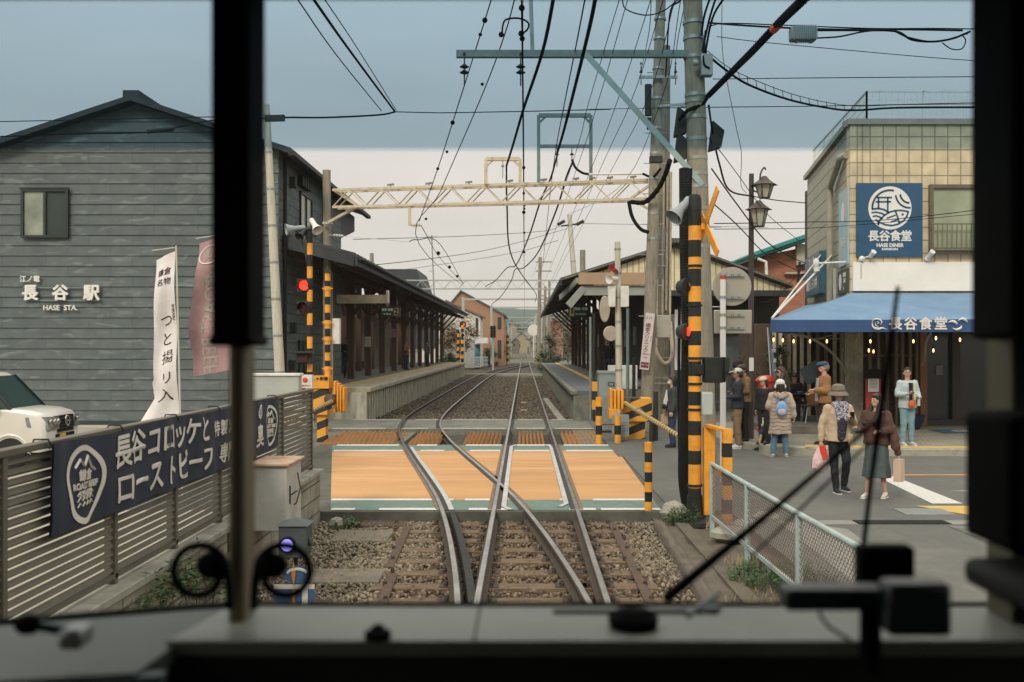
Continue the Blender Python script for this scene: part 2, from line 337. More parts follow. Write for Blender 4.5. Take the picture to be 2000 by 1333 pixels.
# crossing deck
orange_m = M('deck_orange', (.60, .335, .145), (.47, .24, .09), .8, .75, .3, 50, stretch=(.18, 1.3, 1), lo=.35, hi=.65, dirt=(.3, .2, .11), dscale=3.2, damt=.6)
LX = lambda y: -2.62 - (y - 13.5) * .19
RX = lambda y: 1.86 + (y - 13.5) * .018
def band(mb, ya, yb, z, m, xa=None, xb=None):
    n = 8; pl = [((LX(ya + (yb - ya) * i / n) if xa is None else xa), ya + (yb - ya) * i / n) for i in range(n + 1)]
    pr = [((RX(ya + (yb - ya) * i / n) if xb is None else xb), ya + (yb - ya) * i / n) for i in range(n, -1, -1)]
    for i in range(n):
        a, b = pl[i], pl[i + 1]; c, d = pr[n - i - 1], pr[n - i]
        mb.sheet([(d[0], d[1], z), (c[0], c[1], z), (b[0], b[1], z), (a[0], a[1], z)], m)
dk = MB(); dk.box(-4.6, 2.02, 13.4, 22.6, -.29, -.016, 3)
band(dk, 14.4, 21.2, -.011, 0); band(dk, 13.5, 14.4, -.0112, 1); band(dk, 21.2, 22.4, -.0112, 1)
def dash(y, w, segs):
    for a, b in segs: dk.sheet([(a, y - w / 2, -.0065), (b, y - w / 2, -.0065), (b, y + w / 2, -.0065), (a, y + w / 2, -.0065)], 2)
dash(13.56, .17, [(-2.62, -2.3), (-1.97, -.98), (-.75, -.2), (.62, .98), (1.05, 1.86)])
dash(14.40, .17, [(-2.78, -1.02), (-.85, -.3), (.52, .72), (1.0, 1.8)])
dash(21.2, .28, [(-4.05, -2.55), (-2.2, -1.7), (-1.15, -.5), (-.2, .55), (.9, 1.95)])
dash(22.38, .3, [(-4.2, -2.8), (-2.4, -1.95), (-1.3, -.5), (-.2, .6), (.9, 1.95)])
dk.build('crossing_road_surface', [orange_m, green_pt, whitel, M('deck_edge', (.12, .115, .09), (.07, .07, .055), .9, 4, .3, 40)], kind='structure')
wk = MB(); wk.box(-6.4, 2.3, 26.9, 30.4, -.29, -.016, 0)
for y in (27.0, 30.3):
    for a, b in [(-5.2, -3.75), (-3.3, -2.6), (-2.2, -.5), (-.2, .55), (.85, 2.2)]:
        wk.sheet([(a, y - .09, -.010), (b, y - .09, -.010), (b, y + .09, -.010), (a, y + .09, -.010)], 1)
wk.box(-6.3, 2.2, 81.5, 83.2, -.29, -.03, 2)
wk.build('staff_footpath', [conc_d, whitel, conc], kind='structure')
wk = MB(); wk.box(-7.5, -2.9, 22.4, 26.95, -.29, -.10).box(1.3, 2.6, 22.6, 26.9, -.29, -.05); wk.build('track_side_ground', M('gravelly_soil', (.22, .2, .15), (.13, .12, .09), .95, 8, .8, 30), kind='structure')

# anti-trespass panels
def spikes(x0, x1, name_label, n):
    mb = MB(); w = (x1 - x0) / n; y0, y1 = 23.0, 26.2
    mb.box(x0, x1, y0, y1, -.2, -.12, 1)
    for i in range(n):
        a = x0 + i * w
        for k in range(3):
            ya = y0 + .05 + (y1 - y0 - .05) * k / 3; yb = ya + (y1 - y0) / 3 - .08; g = w * .12
            mb.add([(a + g, ya, -.12), (a + w - g, ya, -.12), (a + w / 2, ya, -.03), (a + g, yb, -.12), (a + w - g, yb, -.12), (a + w / 2, yb + .04, .01)],
                   [(0, 1, 2), (3, 5, 4), (0, 2, 5, 3), (1, 4, 5, 2), (0, 3, 4, 1)], 0)
    mb.build('spiked_mat', [M('spike_orange', (.52, .27, .09), (.4, .2, .07), .7, 4, dirt=(.2, .12, .06), damt=.6), rust], label=name_label, cat='spiked mat', group='spiked orange mats between the rails', smooth=0)
spikes(-4.75, -3.05, 'orange spiked mat outside the curved left rail, widest and leftmost', 15)
spikes(-2.72, -2.02, 'brown orange spiked mat lying inside the curved track', 7)
spikes(-1.45, -.55, 'orange spiked mat between the curved track and the straight track', 9)
spikes(-.15, .52, 'small orange spiked mat lying inside the straight track', 7)
spikes(.95, 1.9, 'orange spiked mat beside the right platform end and striped posts', 9)

# rails
def sweep(mb, path, prof, mats):
    n = len(prof); vs = []
    for i, p in enumerate(path):
        d = (path[min(i + 1, len(path) - 1)] - path[max(i - 1, 0)]); d.z = 0; d.normalize(); s = V((d.y, -d.x, 0))
        vs += [p + s * x + V((0, 0, z)) for x, z in prof]
    k = len(path); o = len(mb.v); mb.v += [tuple(v) for v in vs]
    for i in range(k - 1):
        for j in range(n):
            mb.f.append((o + i * n + j, o + (i + 1) * n + j, o + (i + 1) * n + (j + 1) % n, o + i * n + (j + 1) % n)); mb.m.append(mats[j])
    for fc in (tuple(o + j for j in range(n)), tuple(o + (k - 1) * n + j for j in range(n - 1, -1, -1))): mb.f.append(fc); mb.m.append(1)
RP = [(-.065, -.14), (-.065, -.125), (-.01, -.105), (-.01, -.04), (-.034, -.03), (-.034, -.006), (-.025, 0), (.025, 0), (.034, -.006), (.034, -.03), (.01, -.04), (.01, -.105), (.065, -.125), (.065, -.14)]
RM = [1, 1, 1, 1, 1, 1, 0, 1, 1, 1, 1, 1, 1, 1]
GP = [(-.035, -.13), (-.035, 0.002), (.035, 0.002), (.035, -.13)]
ctr_s = [V((.16, y, 0)) for y in (2, 8, 14, 20, 26, 40, 60, 90, 130, 180)] + [V((.3, 260, .7)), V((.6, 420, 2.5))]
cc = [(.16, 2), (.10, 6.5), (-.012, 8.69), (-.30, 11.6), (-.69, 14.52), (-1.23, 17.54), (-1.76, 20.4), (-2.35, 23.8), (-2.92, 28), (-3.16, 32.5), (-3.22, 38.5), (-3.22, 46), (-3.15, 70), (-2.75, 86), (-1.9, 100), (-.7, 113), (.05, 125), (.16, 134)]
ctr_c = catmull([V((x, y, 0)) for x, y in cc], 8)
ctr_s = catmull(ctr_s, 4)
def offset(path, o):
    r = []
    for i, p in enumerate(path):
        d = path[min(i + 1, len(path) - 1)] - path[max(i - 1, 0)]; d.z = 0; d.normalize(); r.append(p + V((d.y, -d.x, 0)) * o)
    return r
tr1 = T('railway_track', 'straight railway track running past the right platform to the horizon', 'railway track', (.16, 8, -.14))
tr2 = T('railway_track', 'curved railway track branching left over the crossing to platform two', 'railway track', (0, 8, -.14))
pale_steel = M('guard_steel', (.5, .5, .46), (.36, .36, .33), .6, 8)
for tr, ct in ((tr1, ctr_s), (tr2, ctr_c)):
    for o in (-.566, .566):
        mb = MB(); pth = offset(ct, o)
        if tr is tr2: pth = [p + V((0, 0, .0007)) for p in pth]
        sweep(mb, pth, RP, RM); mb.build('rail', [steel, railside], tr)
def guard(ct, o, ya, yb, tr, m, flare=1, z=0):
    s = 1 if o < 0 else -1; pth = []
    for p in offset(ct, o): 
        if ya <= p.y <= yb: pth.append(p + V((0, 0, z)))
    if flare:
        q = pth[0] + V((s * .1, -.28, 0)); q2 = pth[-1] + V((s * .1, .35, 0)); pth = [q] + pth + [q2]
    mb = MB(); sweep(mb, pth, GP, [1, 0, 1, 1]); mb.build('guard_rail', m, tr)
C_ = lambda n, c: bpy.data.materials.get(n) or M(n, c, rough=.9)
fine_s = [V((.16, y * .25, 0)) for y in range(20, 200)]
fine_c = catmull([V((x, y, 0)) for x, y in cc], 30)
guard(fine_s, -.566 + .13, 13.7, 22.0, tr1, [pale_steel, railside]); guard(fine_s, .566 - .13, 13.9, 22.0, tr1, [pale_steel, railside])
guard(fine_c, -.566 + .13, 13.4, 22.0, tr2, [pale_steel, railside], 0, -.004)
guard(fine_c, -.566 + .13, 3, 13.45, tr2, [blk, railside], 0, -.012)
for tr, ct, o in ((tr1, fine_s, -.566), (tr1, fine_s, .566), (tr2, fine_c, -.566), (tr2, fine_c, .566)):
    mb = MB(); s = 1 if o < 0 else -1
    pl = [p for p in offset(ct, o + s * .035) if 13.45 < p.y < 22.55]; pr = [p for p in offset(ct, o + s * .095) if 13.45 < p.y < 22.55]
    for i in range(min(len(pl), len(pr)) - 1):
        q = [pl[i], pr[i], pr[i + 1], pl[i + 1]] if s > 0 else [pr[i], pl[i], pl[i + 1], pr[i + 1]]
        mb.sheet([(v.x, v.y, -.0045) for v in q])
    mb.build('flangeway', M('flangeway_dark', (.05, .045, .04), rough=.9) if 'flangeway_dark' not in bpy.data.materials else bpy.data.materials['flangeway_dark'], tr, smooth=0)
    pl = [p for p in offset(ct, o - s * .036) if 13.45 < p.y < 22.55]; pr = [p for p in offset(ct, o - s * .085) if 13.45 < p.y < 22.55]; mb = MB()
    for i in range(min(len(pl), len(pr)) - 1):
        q = [pl[i], pr[i], pr[i + 1], pl[i + 1]] if s < 0 else [pr[i], pl[i], pl[i + 1], pr[i + 1]]
        mb.sheet([(v.x, v.y, -.0048) for v in q])
    mb.build('grime_edge', C_('edge_grime', (.2, .135, .08)), tr, smooth=0)
    for y0 in (26.95,):
        mb = MB()
        pl = [p for p in offset(ct, o + s * .035) if y0 < p.y < 30.3]; pr = [p for p in offset(ct, o + s * .12) if y0 < p.y < 30.3]
        for i in range(min(len(pl), len(pr)) - 1):
            q = [pl[i], pr[i], pr[i + 1], pl[i + 1]] if s > 0 else [pr[i], pl[i], pl[i + 1], pr[i + 1]]
            mb.sheet([(v.x, v.y, -.0045) for v in q])
        mb.build('flangeway', bpy.data.materials['flangeway_dark'], tr, smooth=0)
# sleepers
random.seed(3); tieplate = M('tie_plate', (.06, .042, .028), (.035, .027, .02), .75, 12)
y = 6.3; 
def curve_x(y):
    for i in range(len(fine_c) - 1):
        if fine_c[i].y <= y <= fine_c[i + 1].y: return fine_c[i].x
    return .16
while y < 13.2:
    mb = MB(); w = .21; xl = -1.28 - .42 * max(0, (y - 8) / 5) - random.uniform(0, .1); xr = 1.22 + random.uniform(0, .12)
    mb.box(xl, xr, y - w / 2, y + w / 2, -.30, -.142 + random.uniform(-.006, .006), 0)
    c = curve_x(y)
    for xx in (-.406, .726, c - .566, c + .566):
        mb.box(xx - .16, xx + .16, y - .085, y + .085, -.143, -.13, 2)
        for sgn in (-1, 1):
            for yy in (-.045, .045): mb.cyl((xx + sgn * .095, y + yy, -.131), (xx + sgn * .095, y + yy, -.095), .022, .017, 6, 2)
    for xx in (xl + .12, xr - .12):
        mb.cyl((xx, y, -.138), (xx, y, -.09), .026, .02, 6, 2)
    mb.build('sleeper', [wood_s, rust, tieplate], tr1, smooth=0, bevel=.006); y += .575
mb = MB()
mb.beam((1.14, 6.4, -.124), (1.16, 13.1, -.124), .09, .012, 0); mb.build('tie_strap', rust, tr1)
mb = MB(); mb.beam((-1.16, 6.4, -.124), (-1.34, 10.2, -.124), .09, .012).beam((-1.42, 10.5, -.124), (-1.5, 12.9, -.124), .09, .012); mb.build('tie_strap', rust, tr1)
slp = MB().box(-1.0, 1.0, -.1, .1, -.04, .035); sm = None
for tr, f in ((tr1, lambda y: .16), (tr2, curve_x)):
    y = 31.0; k = 0
    while y < 88:
        if sm is None:
            o = slp.build('sleeper', M('sleeper_old', (.25, .195, .13), (.15, .115, .08), .9, 4, .4, 20, stretch=(1, 5, 5)), tr, local=True, smooth=0); sm = o
        else:
            o = sm.copy(); COL.objects.link(o); o.parent = tr
        b = V(ORG[tr.name]); o.location = V((f(y), y, -.195)) - b; y += .72; k += 1
# balise markers between station rails
mb = MB()
for yy in (36.5, 41.5): mb.box(-.1, .1, yy - .15, yy + .15, -.16, -.11).cyl((-.12, yy, -.14), (.12, yy, -.14), .05, n=8)
mb.build('track_magnet', M('magnet_brown', (.42, .3, .2), rough=.7), label='small brown magnet boxes lying between the straight rails', cat='track device')

# right side timber edge of the ballast and flat concrete slabs on the left
def lump(name, a, b, w, h, m, label, cat, group=None):
    a = V(a); b = V(b); mb = MB(); n = 14
    def f(u, v):
        p = a.lerp(b, u); ang = math.pi * v; d = (b - a).normalized(); s = V((d.y, -d.x, 0))
        j = .015 * noise.noise(p * 3 + V((v * 3, 0, 0)))
        return p + s * (-math.cos(ang)) * (w / 2 + j) + V((0, 0, (math.sin(ang) ** .5) * (h + j)))
    mb.grid(f, n, 8); return mb.build(name, m, label=label, cat=cat, group=group)
lump('kerb_timber', (1.75, 12.9, -.16), (1.62, 5.5, -.16), .16, .12, M('old_timber', (.16, .125, .09), (.09, .075, .06), .9, 3, .6, 20, stretch=(6, 1, 6)), 'long weathered timber edging the gravel on the right', 'timber edging')
for i, (x0, x1, y0, y1, lb) in enumerate([(-2.35, -1.65, 12.0, 12.7, 'flat brown concrete slab near the wall end'), (-2.2, -1.45, 9.9, 10.5, 'flat mossy concrete slab beside the point machine')]):
    mb = MB(); mb.box(x0, x1, y0, y1, -.18, -.135); mb.build('concrete_slab', M('slab_brown%d' % i, (.2, .17, .12), (.14, .12, .09), .9, 4, .3, 40), label=lb, cat='slab', bevel=.01)
mb = MB(); mb.box(-2.15, -1.55, 12.95, 13.35, -.17, -.13)
for i in range(9): mb.box(-2.1 + i * .06, -2.075 + i * .06, 12.98, 13.32, -.13, -.122)
mb.build('drain_cover', rust, label='rusty slotted drain cover in the gravel before the crossing', cat='drain cover')

# ---------------------------------------------------------------- platforms
tact = M('tactile_yellow', (.62, .42, .1), (.5, .34, .09), .8, 5, .4, 60, dirt=(.4, .32, .2))
plat_s = M('platform_paving', (.17, .18, .17), (.12, .13, .125), .85, 2, .2, 40)
plat_y = M('platform_edge_pave', (.42, .36, .24), (.33, .29, .2), .85, 3, .2, 40)
pl = T('station_platform', 'long left platform with ribbed concrete wall and yellow line', 'platform', (-7, 30.9, 0))
mb = MB(); mb.box(-10.5, -4.95, 30.95, 82, -.29, .80)
y = 31.2
while y < 81.5: mb.box(-4.95, -4.84, y, y + .2, -.25, .78); y += .55
mb.box(-6.6, -4.86, 30.75, 30.95, -.29, .80)
mb.build('platform_wall', M('platform_conc', (.5, .465, .36), (.33, .31, .24), .9, 2, .2, 40, stretch=(3, 3, .6), dirt=(.19, .175, .135), dscale=2, damt=.6), pl, smooth=0)
mb = MB(); mb.box(-5.45, -4.76, 30.9, 82, .80, .93, 0); mb.build('coping', [M('coping_conc', (.44, .39, .29), (.3, .27, .2), .9, 2, .2, 30, stretch=(4, .5, 4), dirt=(.17, .15, .12), damt=.6)], pl, bevel=.01, smooth=0)
MB().box(-10.5, -6.15, 30.95, 82, .80, .926).build('platform_surface', plat_s, pl, smooth=0)
MB().box(-6.15, -5.85, 30.95, 82, .80, .932).build('tactile_line', tact, pl, smooth=0)
MB().box(-5.85, -5.45, 30.95, 82, .80, .924).build('edge_paving', plat_y, pl, smooth=0)
# ramp in front of left platform
mb = MB(); mb.prism([(-6.62, 30.95, .90), (-6.62, 23.8, .05), (-6.62, 23.8, -.29), (-6.62, 30.95, -.29)], (-.26, 0, 0)); mb.build('ramp', conc_d, pl, smooth=0)
pr_ = T('station_platform', 'long right platform with dark slatted surface and concrete edge', 'platform', (3, 30.1, 0))
mb = MB(); mb.box(1.62, 2.62, 30.3, 83, -.29, .76); mb.box(2.6, 5.0, 35.6, 83, -.29, .78)
y = 30.6
while y < 82: mb.box(1.55, 1.62, y, y + .2, -.25, .74); y += .9
mb.box(1.5, 2.6, 30.05, 30.3, -.29, .76); mb.build('platform_wall', conc_d, pr_, smooth=0)
mb = MB(); mb.box(1.42, 1.62, 30.0, 83, .76, .87); mb.build('coping', conc_d, pr_, bevel=.01, smooth=0)
mb = MB(); y = 30.05
while y < 66: mb.box(1.625, 2.6, y, y + .26, .765, .872); y += .3
mb.box(1.625, 2.6, 66, 83, .765, .868); mb.build('platform_surface', M('deck_slats', (.13, .145, .15), (.09, .1, .1), .8, 4), pr_, smooth=0)
MB().box(2.6, 2.85, 35.5, 83, .78, .874).build('tactile_line', tact, pr_, smooth=0)
MB().box(2.85, 5.0, 35.5, 83, .78, .868).build('platform_back', plat_s, pr_, smooth=0)
mb = MB(); mb.beam((1.2, 30, -.12), (.95, 44, -.12), .22, .12); mb.build('cable_trough', conc, label='pale concrete cable trough along the foot of the right platform', cat='cable trough')
for k in range(7):
    pass
# ================================================================ left side: station building, canopy, fence, car
siding = brickmat('slate_siding', (.102, .122, .12), (.086, .104, .103), (.05, .061, .06), 1.22, .29, .5, .12, .006, .75, 'xz', .4, smear=(.24, .275, .26), noise_amt=.45)
siding_y = brickmat('slate_siding_side', (.1, .125, .118), (.08, .102, .097), (.03, .038, .036), 1.3, .29, .5, 0, .014, .75, 'yz', .9, smear=(.22, .25, .23), noise_amt=.6)
winf = M('window_frame_dark', (.02, .028, .026), rough=.5)
wing = M('window_glass_dark', (.05, .065, .055), (.035, .048, .04), .4, 2, spec=.2)
wing2 = M('window_glass_pale', (.34, .36, .27), (.16, .19, .15), .25, 1.2)
st = T('station_building', 'dark slate clad station building with gabled roof and white lettering', 'building', (-11, 28, 0))
XL, XR, ZE, ZR, XC = -15.35, -6.9, 7.72, 9.02, -10.9
zr = lambda x: ZR - abs(x - XC) * (ZR - ZE) / (XR - XC) if x > XC else ZR - (XC - x) * (ZR - ZE) / (XC - XL)
rows = 31; mb = MB(); z = .12; k = 0
pts = []
while z < 9.0:                          # lapped boards, each leaning out at its foot
    z2 = min(z + .29, 9.0)
    def xs(zz):
        if zz <= ZE: return XL, XR
        t = (zz - ZE) / (ZR - ZE); return XL + (XC - XL) * t, XR + (XC - XR) * t
    a, b = xs(z); c, d_ = xs(z2 - .004)
    mb.add([(a, 27.972, z), (b, 27.972, z), (d_, 27.998, z2), (c, 27.998, z2), (a, 28.0, z), (b, 28.0, z)], [(0, 1, 2, 3), (0, 4, 5, 1)])
    z += .29
mb.build('front_cladding', siding, st, smooth=0)
mb = MB(); prof = [(XL, 28, .1), (XR, 28, .1), (XR, 28, ZE), (XC, 28, ZR), (XL, 28, ZE)]; mb.prism(prof, (0, 9.6, 0)); mb.build('wall', siding_y, st, smooth=0)
mb = MB(); mb.box(XL, XR - .05, 27.93, 28, -.02, .12); mb.build('plinth', M('plinth', (.03, .04, .04)), st)
# base strip of paler concrete before the wall
MB().box(-16, -6.8, 27.2, 27.96, -.02, .012).build('apron', M('apron', (.5, .46, .36), (.42, .38, .3), .9), st)
mb = MB(); sl = (ZR - ZE) / (XR - XC); th = .16
for sx, xe in ((1, -6.45), (-1, -15.8)):
    ze = ZR - abs(xe - XC) * abs(sl) + .02
    mb.prism([(XC, 27.55, ZR + .16), (xe, 27.55, ze + .12), (xe, 27.55, ze - .04), (XC, 27.55, ZR + .01)], (0, 13.4 if sx > 0 else 10.4, 0))
mb.box(XC - .22, XC + .22, 27.6, 38, ZR + .1, ZR + .3); mb.build('roof', slate_roof, st, smooth=0)
mb = MB(); mb.box(-6.5, -6.33, 27.5, 41.2, 7.5, 7.62); mb.build('gutter', dkmetal, st)
mb = MB(); mb.cyl((-6.8, 28.35, 0), (-6.8, 28.35, 7.6), .055).cyl((-6.8, 33.8, 3), (-6.8, 33.8, 7.6), .055); mb.build('drainpipe', black, st)
mb = MB(); mb.prism([(-6.9, 37.6, 6.3), (-6.9, 40.6, 6.9), (-6.9, 40.6, 7.5), (-6.9, 37.6, 7.5)], (-2, 0, 0)); mb.build('overhang', slate_roof, st, smooth=0)
# windows
w0 = P(43, 370, 27.94); w1 = P(135, 465, 27.94)
def window(mb, x0, x1, z0, z1, y, fw=.07, m=0, mid=True, g=(1, 2), dep=.1):
    mb.box(x0, x1, y, y + dep, z0, z0 + fw, m).box(x0, x1, y, y + dep, z1 - fw, z1, m).box(x0, x0 + fw, y, y + dep, z0 + fw, z1 - fw, m).box(x1 - fw, x1, y, y + dep, z0 + fw, z1 - fw, m)
    c = (x0 + x1) / 2
    if mid: mb.box(c - fw / 2, c + fw / 2, y + .01, y + dep, z0 + fw, z1 - fw, m)
f = MB(); window(f, w0.x, w1.x, w1.z, w0.z, 27.86); f.box(w0.x - .04, w1.x + .04, 27.84, 27.9, w0.z, w0.z + .04)
wf = f.build('window', winf, st, smooth=0, label='dark framed sliding window above the station lettering')
cx = (w0.x + w1.x) / 2
MB().box(w0.x + .07, cx - .035, 27.92, 27.95, w1.z + .07, w0.z - .07).build('pane', wing2, wf); MB().box(cx + .035, w1.x - .07, 27.93, 27.96, w1.z + .07, w0.z - .07).build('pane', wing, wf)
for (ya, yb, za, zb) in ((30.6, 32.3, 5.2, 7.0), (30.4, 31.8, 1.3, 2.4)):
    f = MB(); f.box(-6.93, -6.84, ya, yb, za, za + .07).box(-6.93, -6.84, ya, yb, zb - .07, zb).box(-6.93, -6.84, ya, ya + .07, za, zb).box(-6.93, -6.84, yb - .07, yb, za, zb).box(-6.93, -6.84, (ya + yb) / 2 - .03, (ya + yb) / 2 + .03, za, zb)
    wf = f.build('window', winf, st, smooth=0); MB().box(-6.91, -6.885, ya + .05, yb - .05, za + .05, zb - .05).build('pane', wing2 if za > 4 else wing, wf)
for (ya, za) in ((29.3, 6.9), (30.3, 7.12), (30.65, 7.12), (31.0, 7.12), (31.35, 7.12), (29.4, 2.6), (29.2, 1.5)):
    MB().box(-6.9, -6.72, ya, ya + .24, za, za + .32).build('vent_cover', dkmetal, st, bevel=.02)
# sign lettering
let = M('letter_white', (.74, .72, .66), (.66, .64, .58), .6)
sg = MB()
for ch, px in (('長', 59), ('谷', 118), ('駅', 179)):
    c = P(px, 574, 27.86); sg.text(ch, (c.x, 27.86, c.z), (1, 0, 0), (0, 0, 1), .46, 0, .016, .03)
for pyy in (562, 587):
    a = P(45, pyy, 27.9); b = P(192, pyy, 27.9); sg.beam((a.x, 27.91, a.z), (b.x, 27.91, b.z), .03, .03, 1)
c = P(57, 546, 27.88); sg.text('江ノ電', (c.x + .02, 27.88, c.z), (1, 0, 0), (0, 0, 1), .19, 0, .004, .02)
c = P(118, 602, 27.88); sg.text('HASE  STA.', (c.x, 27.88, c.z), (1, 0, 0), (0, 0, 1), .20, 0, .004, .02)
sg.build('station_name_sign', [let, teal_st], st, smooth=0)

# left canopy
cn = T('platform_canopy', 'low tiled canopy on brown timber posts over the left platform', 'canopy', (-7, 28.5, 0))
tile = M('canopy_tiles', (.07, .075, .075), (.045, .05, .052), .8, 2, .5, 12, stretch=(1, 8, 1), dirt=(.16, .11, .08), dscale=.3, damt=.7)
x0, x1 = -4.85, -9.6; y0, y1 = 28.5, 84
def rz(x, y): return 4.72 + (y - 28.5) * .0035 + (x0 - x) * (.27 if x > -7 else .27) 
mb = MB(); mb.prism([(x0, y0, rz(x0, 28.5)), (x1, y0, rz(x1, 28.5)), (x1, y0, rz(x1, 28.5) + .12), (x0, y0, rz(x0, 28.5) + .12)], (0, y1 - y0, .19))
y = y0 + .1
while y < 80: mb.beam((x0 + .02, y, rz(x0, y) + .15), (x1, y, rz(x1, y) + .15), .05, .06); y += .62
mb.build('roof', tile, cn, smooth=0)
mb = MB(); mb.prism([(x0 + .03, y0 - .1, 4.52), (x0 + .03, y1, 4.72), (x0 + .03, y1, 4.95), (x0 + .03, y0 - .1, 4.75)], (.07, 0, 0)); mb.prism([(x0, y0 - .08, 4.5), (x1, y0 - .08, 5.76), (x1, y0 - .08, 6.1), (x0, y0 - .08, 4.84)], (0, .07, 0)); mb.build('fascia', slate_roof, cn, smooth=0)
mb = MB(); mb.cyl((x0 + .16, y0, 4.73), (x0 + .16, y1, 4.92), .06); mb.build('gutter', dkmetal, cn)
timber = M('canopy_timber', (.13, .072, .045), (.08, .048, .032), .8, 3, .3, 30, stretch=(6, 6, 1), dirt=(.16, .12, .08), dscale=3, damt=.4)
und = M('canopy_underside', (.09, .07, .048), (.055, .045, .033), .9)
mb = MB(); mb.prism([(x0 - .05, y0, 4.70), (x1, y0, 5.94), (x1, y0, 5.90), (x0 - .05, y0, 4.66)], (0, y1 - y0, .19)); mb.build('soffit', und, cn, smooth=0)
ys = [39.5 + 4.35 * i for i in range(11)]
for i, y in enumerate(ys):
    for X in (-6.85, -8.7):
        mb = MB(); zt = 4.66 + (-4.85 - X) * .27; mb.box(X - .13, X + .13, y - .13, y + .13, .93, zt)
        mb.beam((X, y, 3.4), (X + 1.3, y, 4.75), .1, .12).beam((X, y, 3.5), (X - .8, y, 4.95 if X > -8 else 5.2), .1, .12)
        mb.beam((X, y, 3.6), (X, y + 1.0, 4.75), .08, .1).beam((X, y, 3.6), (X, y - 1.0, 4.75), .08, .1)
        mb.build('post', timber, cn, smooth=0)
    mb = MB(); mb.beam((-5.0, y, 4.62), (-9.5, y, 5.7), .12, .18); mb.build('rafter', timber, cn, smooth=0)
mb = MB(); mb.beam((-6.85, 29, 4.95), (-6.85, 83.5, 5.1), .16, .2).beam((-5.5, 29, 4.7), (-5.5, 83.5, 4.85), .1, .12); mb.build('purlin', timber, cn, smooth=0)
mb = MB(); a = P(665, 591, 33); mb.box(-6.2, -4.55, 33, 33.12, a.z, a.z + .25).box(-4.55, -4.48, 32.9, 33.2, a.z - .02, a.z + .4).box(-6.2, -4.55, 32.92, 33.2, a.z - .03, a.z); mb.build('cream_crossbeam', cream, cn, smooth=0)
# station house wall behind the posts
hs = T('platform_house', 'cream walled station office with notice boards under the left canopy', 'building', (-10, 40, .9))
MB().box(-14, -10.2, 37.7, 84, -.2, 5.5).build('wall', M('office_wall', (.34, .29, .2), (.2, .17, .12), .85, 1.5), hs)
for (ya, yb, za, zb, c) in ((40, 42, .95, 3.3, (.5, .45, .33)), (44.5, 46, 1.0, 3.2, (.5, .45, .33)), (50, 53, 1.5, 2.9, (.06, .2, .17)), (54, 56, 1.6, 3.0, (.5, .52, .5)), (62, 63, 1.2, 3.0, (.4, .37, .3)), (70, 72, 1.0, 3.1, (.45, .42, .36)), (38, 39.3, .95, 3.4, (.45, .41, .3))):
    MB().box(-10.22, -10.12, ya, yb, za, zb).build('wall_panel', M('panel', c, rough=.7), hs)
MB().box(-10.0, -9.6, 47, 60, .93, 1.35).build('bench', timber, hs)
# hanging signs
def plat_sign(px0, px1, py0, py1, Y, num, left, label):
    a = P(px0, py0, Y); b = P(px1, py1, Y); mb = MB(); mb.box(a.x, b.x, Y, Y + .14, b.z, a.z, 0)
    w = b.x - a.x; h = a.z - b.z
    nx = (a.x + .06, a.x + w * .3) if left else (b.x - w * .3, b.x - .06)
    mb.box(nx[0], nx[1], Y - .008, Y, b.z + .05, a.z - .05, 1)
    mb.text(num, ((nx[0] + nx[1]) / 2, Y - .012, (a.z + b.z) / 2), (1, 0, 0), (0, 0, 1), h * .8, 2, .012, .002)
    cx = (a.x + w * .65) if left else (a.x + w * .36)
    mb.text('鎌倉 方面' if left else '藤沢 方面', (cx, Y - .006, a.z - h * .3), (1, 0, 0), (0, 0, 1), h * .26, 3, .008, .002)
    mb.text('for Kamakura' if left else 'for Fujisawa', (cx, Y - .006, b.z + h * .28), (1, 0, 0), (0, 0, 1), h * .16, 3, .004, .002)
    for xx in (a.x + w * .2, b.x - w * .2): mb.cyl((xx, Y + .07, a.z), (xx, Y + .07, a.z + .75), .015, n=6, m=4)
    mb.build('platform_sign', [M('sign_green', (.02, .075, .055), rough=.5), M('sign_num_yellow', (.65, .48, .12), rough=.5), black, let, dkmetal], label=label, cat='platform sign')
plat_sign(743, 781, 600, 619, 37, '2', False, 'green hanging sign under the left canopy, yellow number panel at its right end')
plat_sign(1110, 1148, 597, 620, 40, '1', True, 'green hanging sign under the right canopy, yellow number panel at its left end')
# small notices on posts
MB().box(-6.98, -6.72, 43.62, 43.7, 2.2, 2.65).build('notice', M('notice_paper', (.6, .56, .45), rough=.7), label='square paper notice on the nearest wide brown post', cat='notice')
MB().box(-6.96, -6.74, 52.3, 52.4, 2.7, 3.15).build('notice', M('notice_red', (.5, .1, .1), (.2, .3, .5), .6, 5), label='small red and blue notice on a brown post', cat='notice')
# handrail by the ramp
mb = MB(); ra = V((-6.3, 31.2, .93))
hp = [V((-8.2, 31.3, 1.95)), V((-6.3, 31.3, 1.95)), V((-6.12, 31.3, 1.85)), V((-6.1, 31.3, .75))]
mb.tube(catmull(hp, 5), .03, 8)
for i in range(7): mb.cyl((-8.1 + i * .28, 31.3, .9), (-8.1 + i * .28, 31.3, 1.94), .014, n=6)
mb.build('handrail', M('handrail_brown', (.2, .15, .12), rough=.4, metal=.5), label='brown tubular handrail at the front of the left platform', cat='handrail')
mb = MB(); mb.box(-6.62, -6.38, 33.1, 33.3, .93, 4.7, 0).box(-6.82, -6.3, 32.9, 33.4, .92, 1.08, 1); mb.build('canopy_column', [cream, tact], label='cream steel column with yellow foot under the left canopy', cat='column')
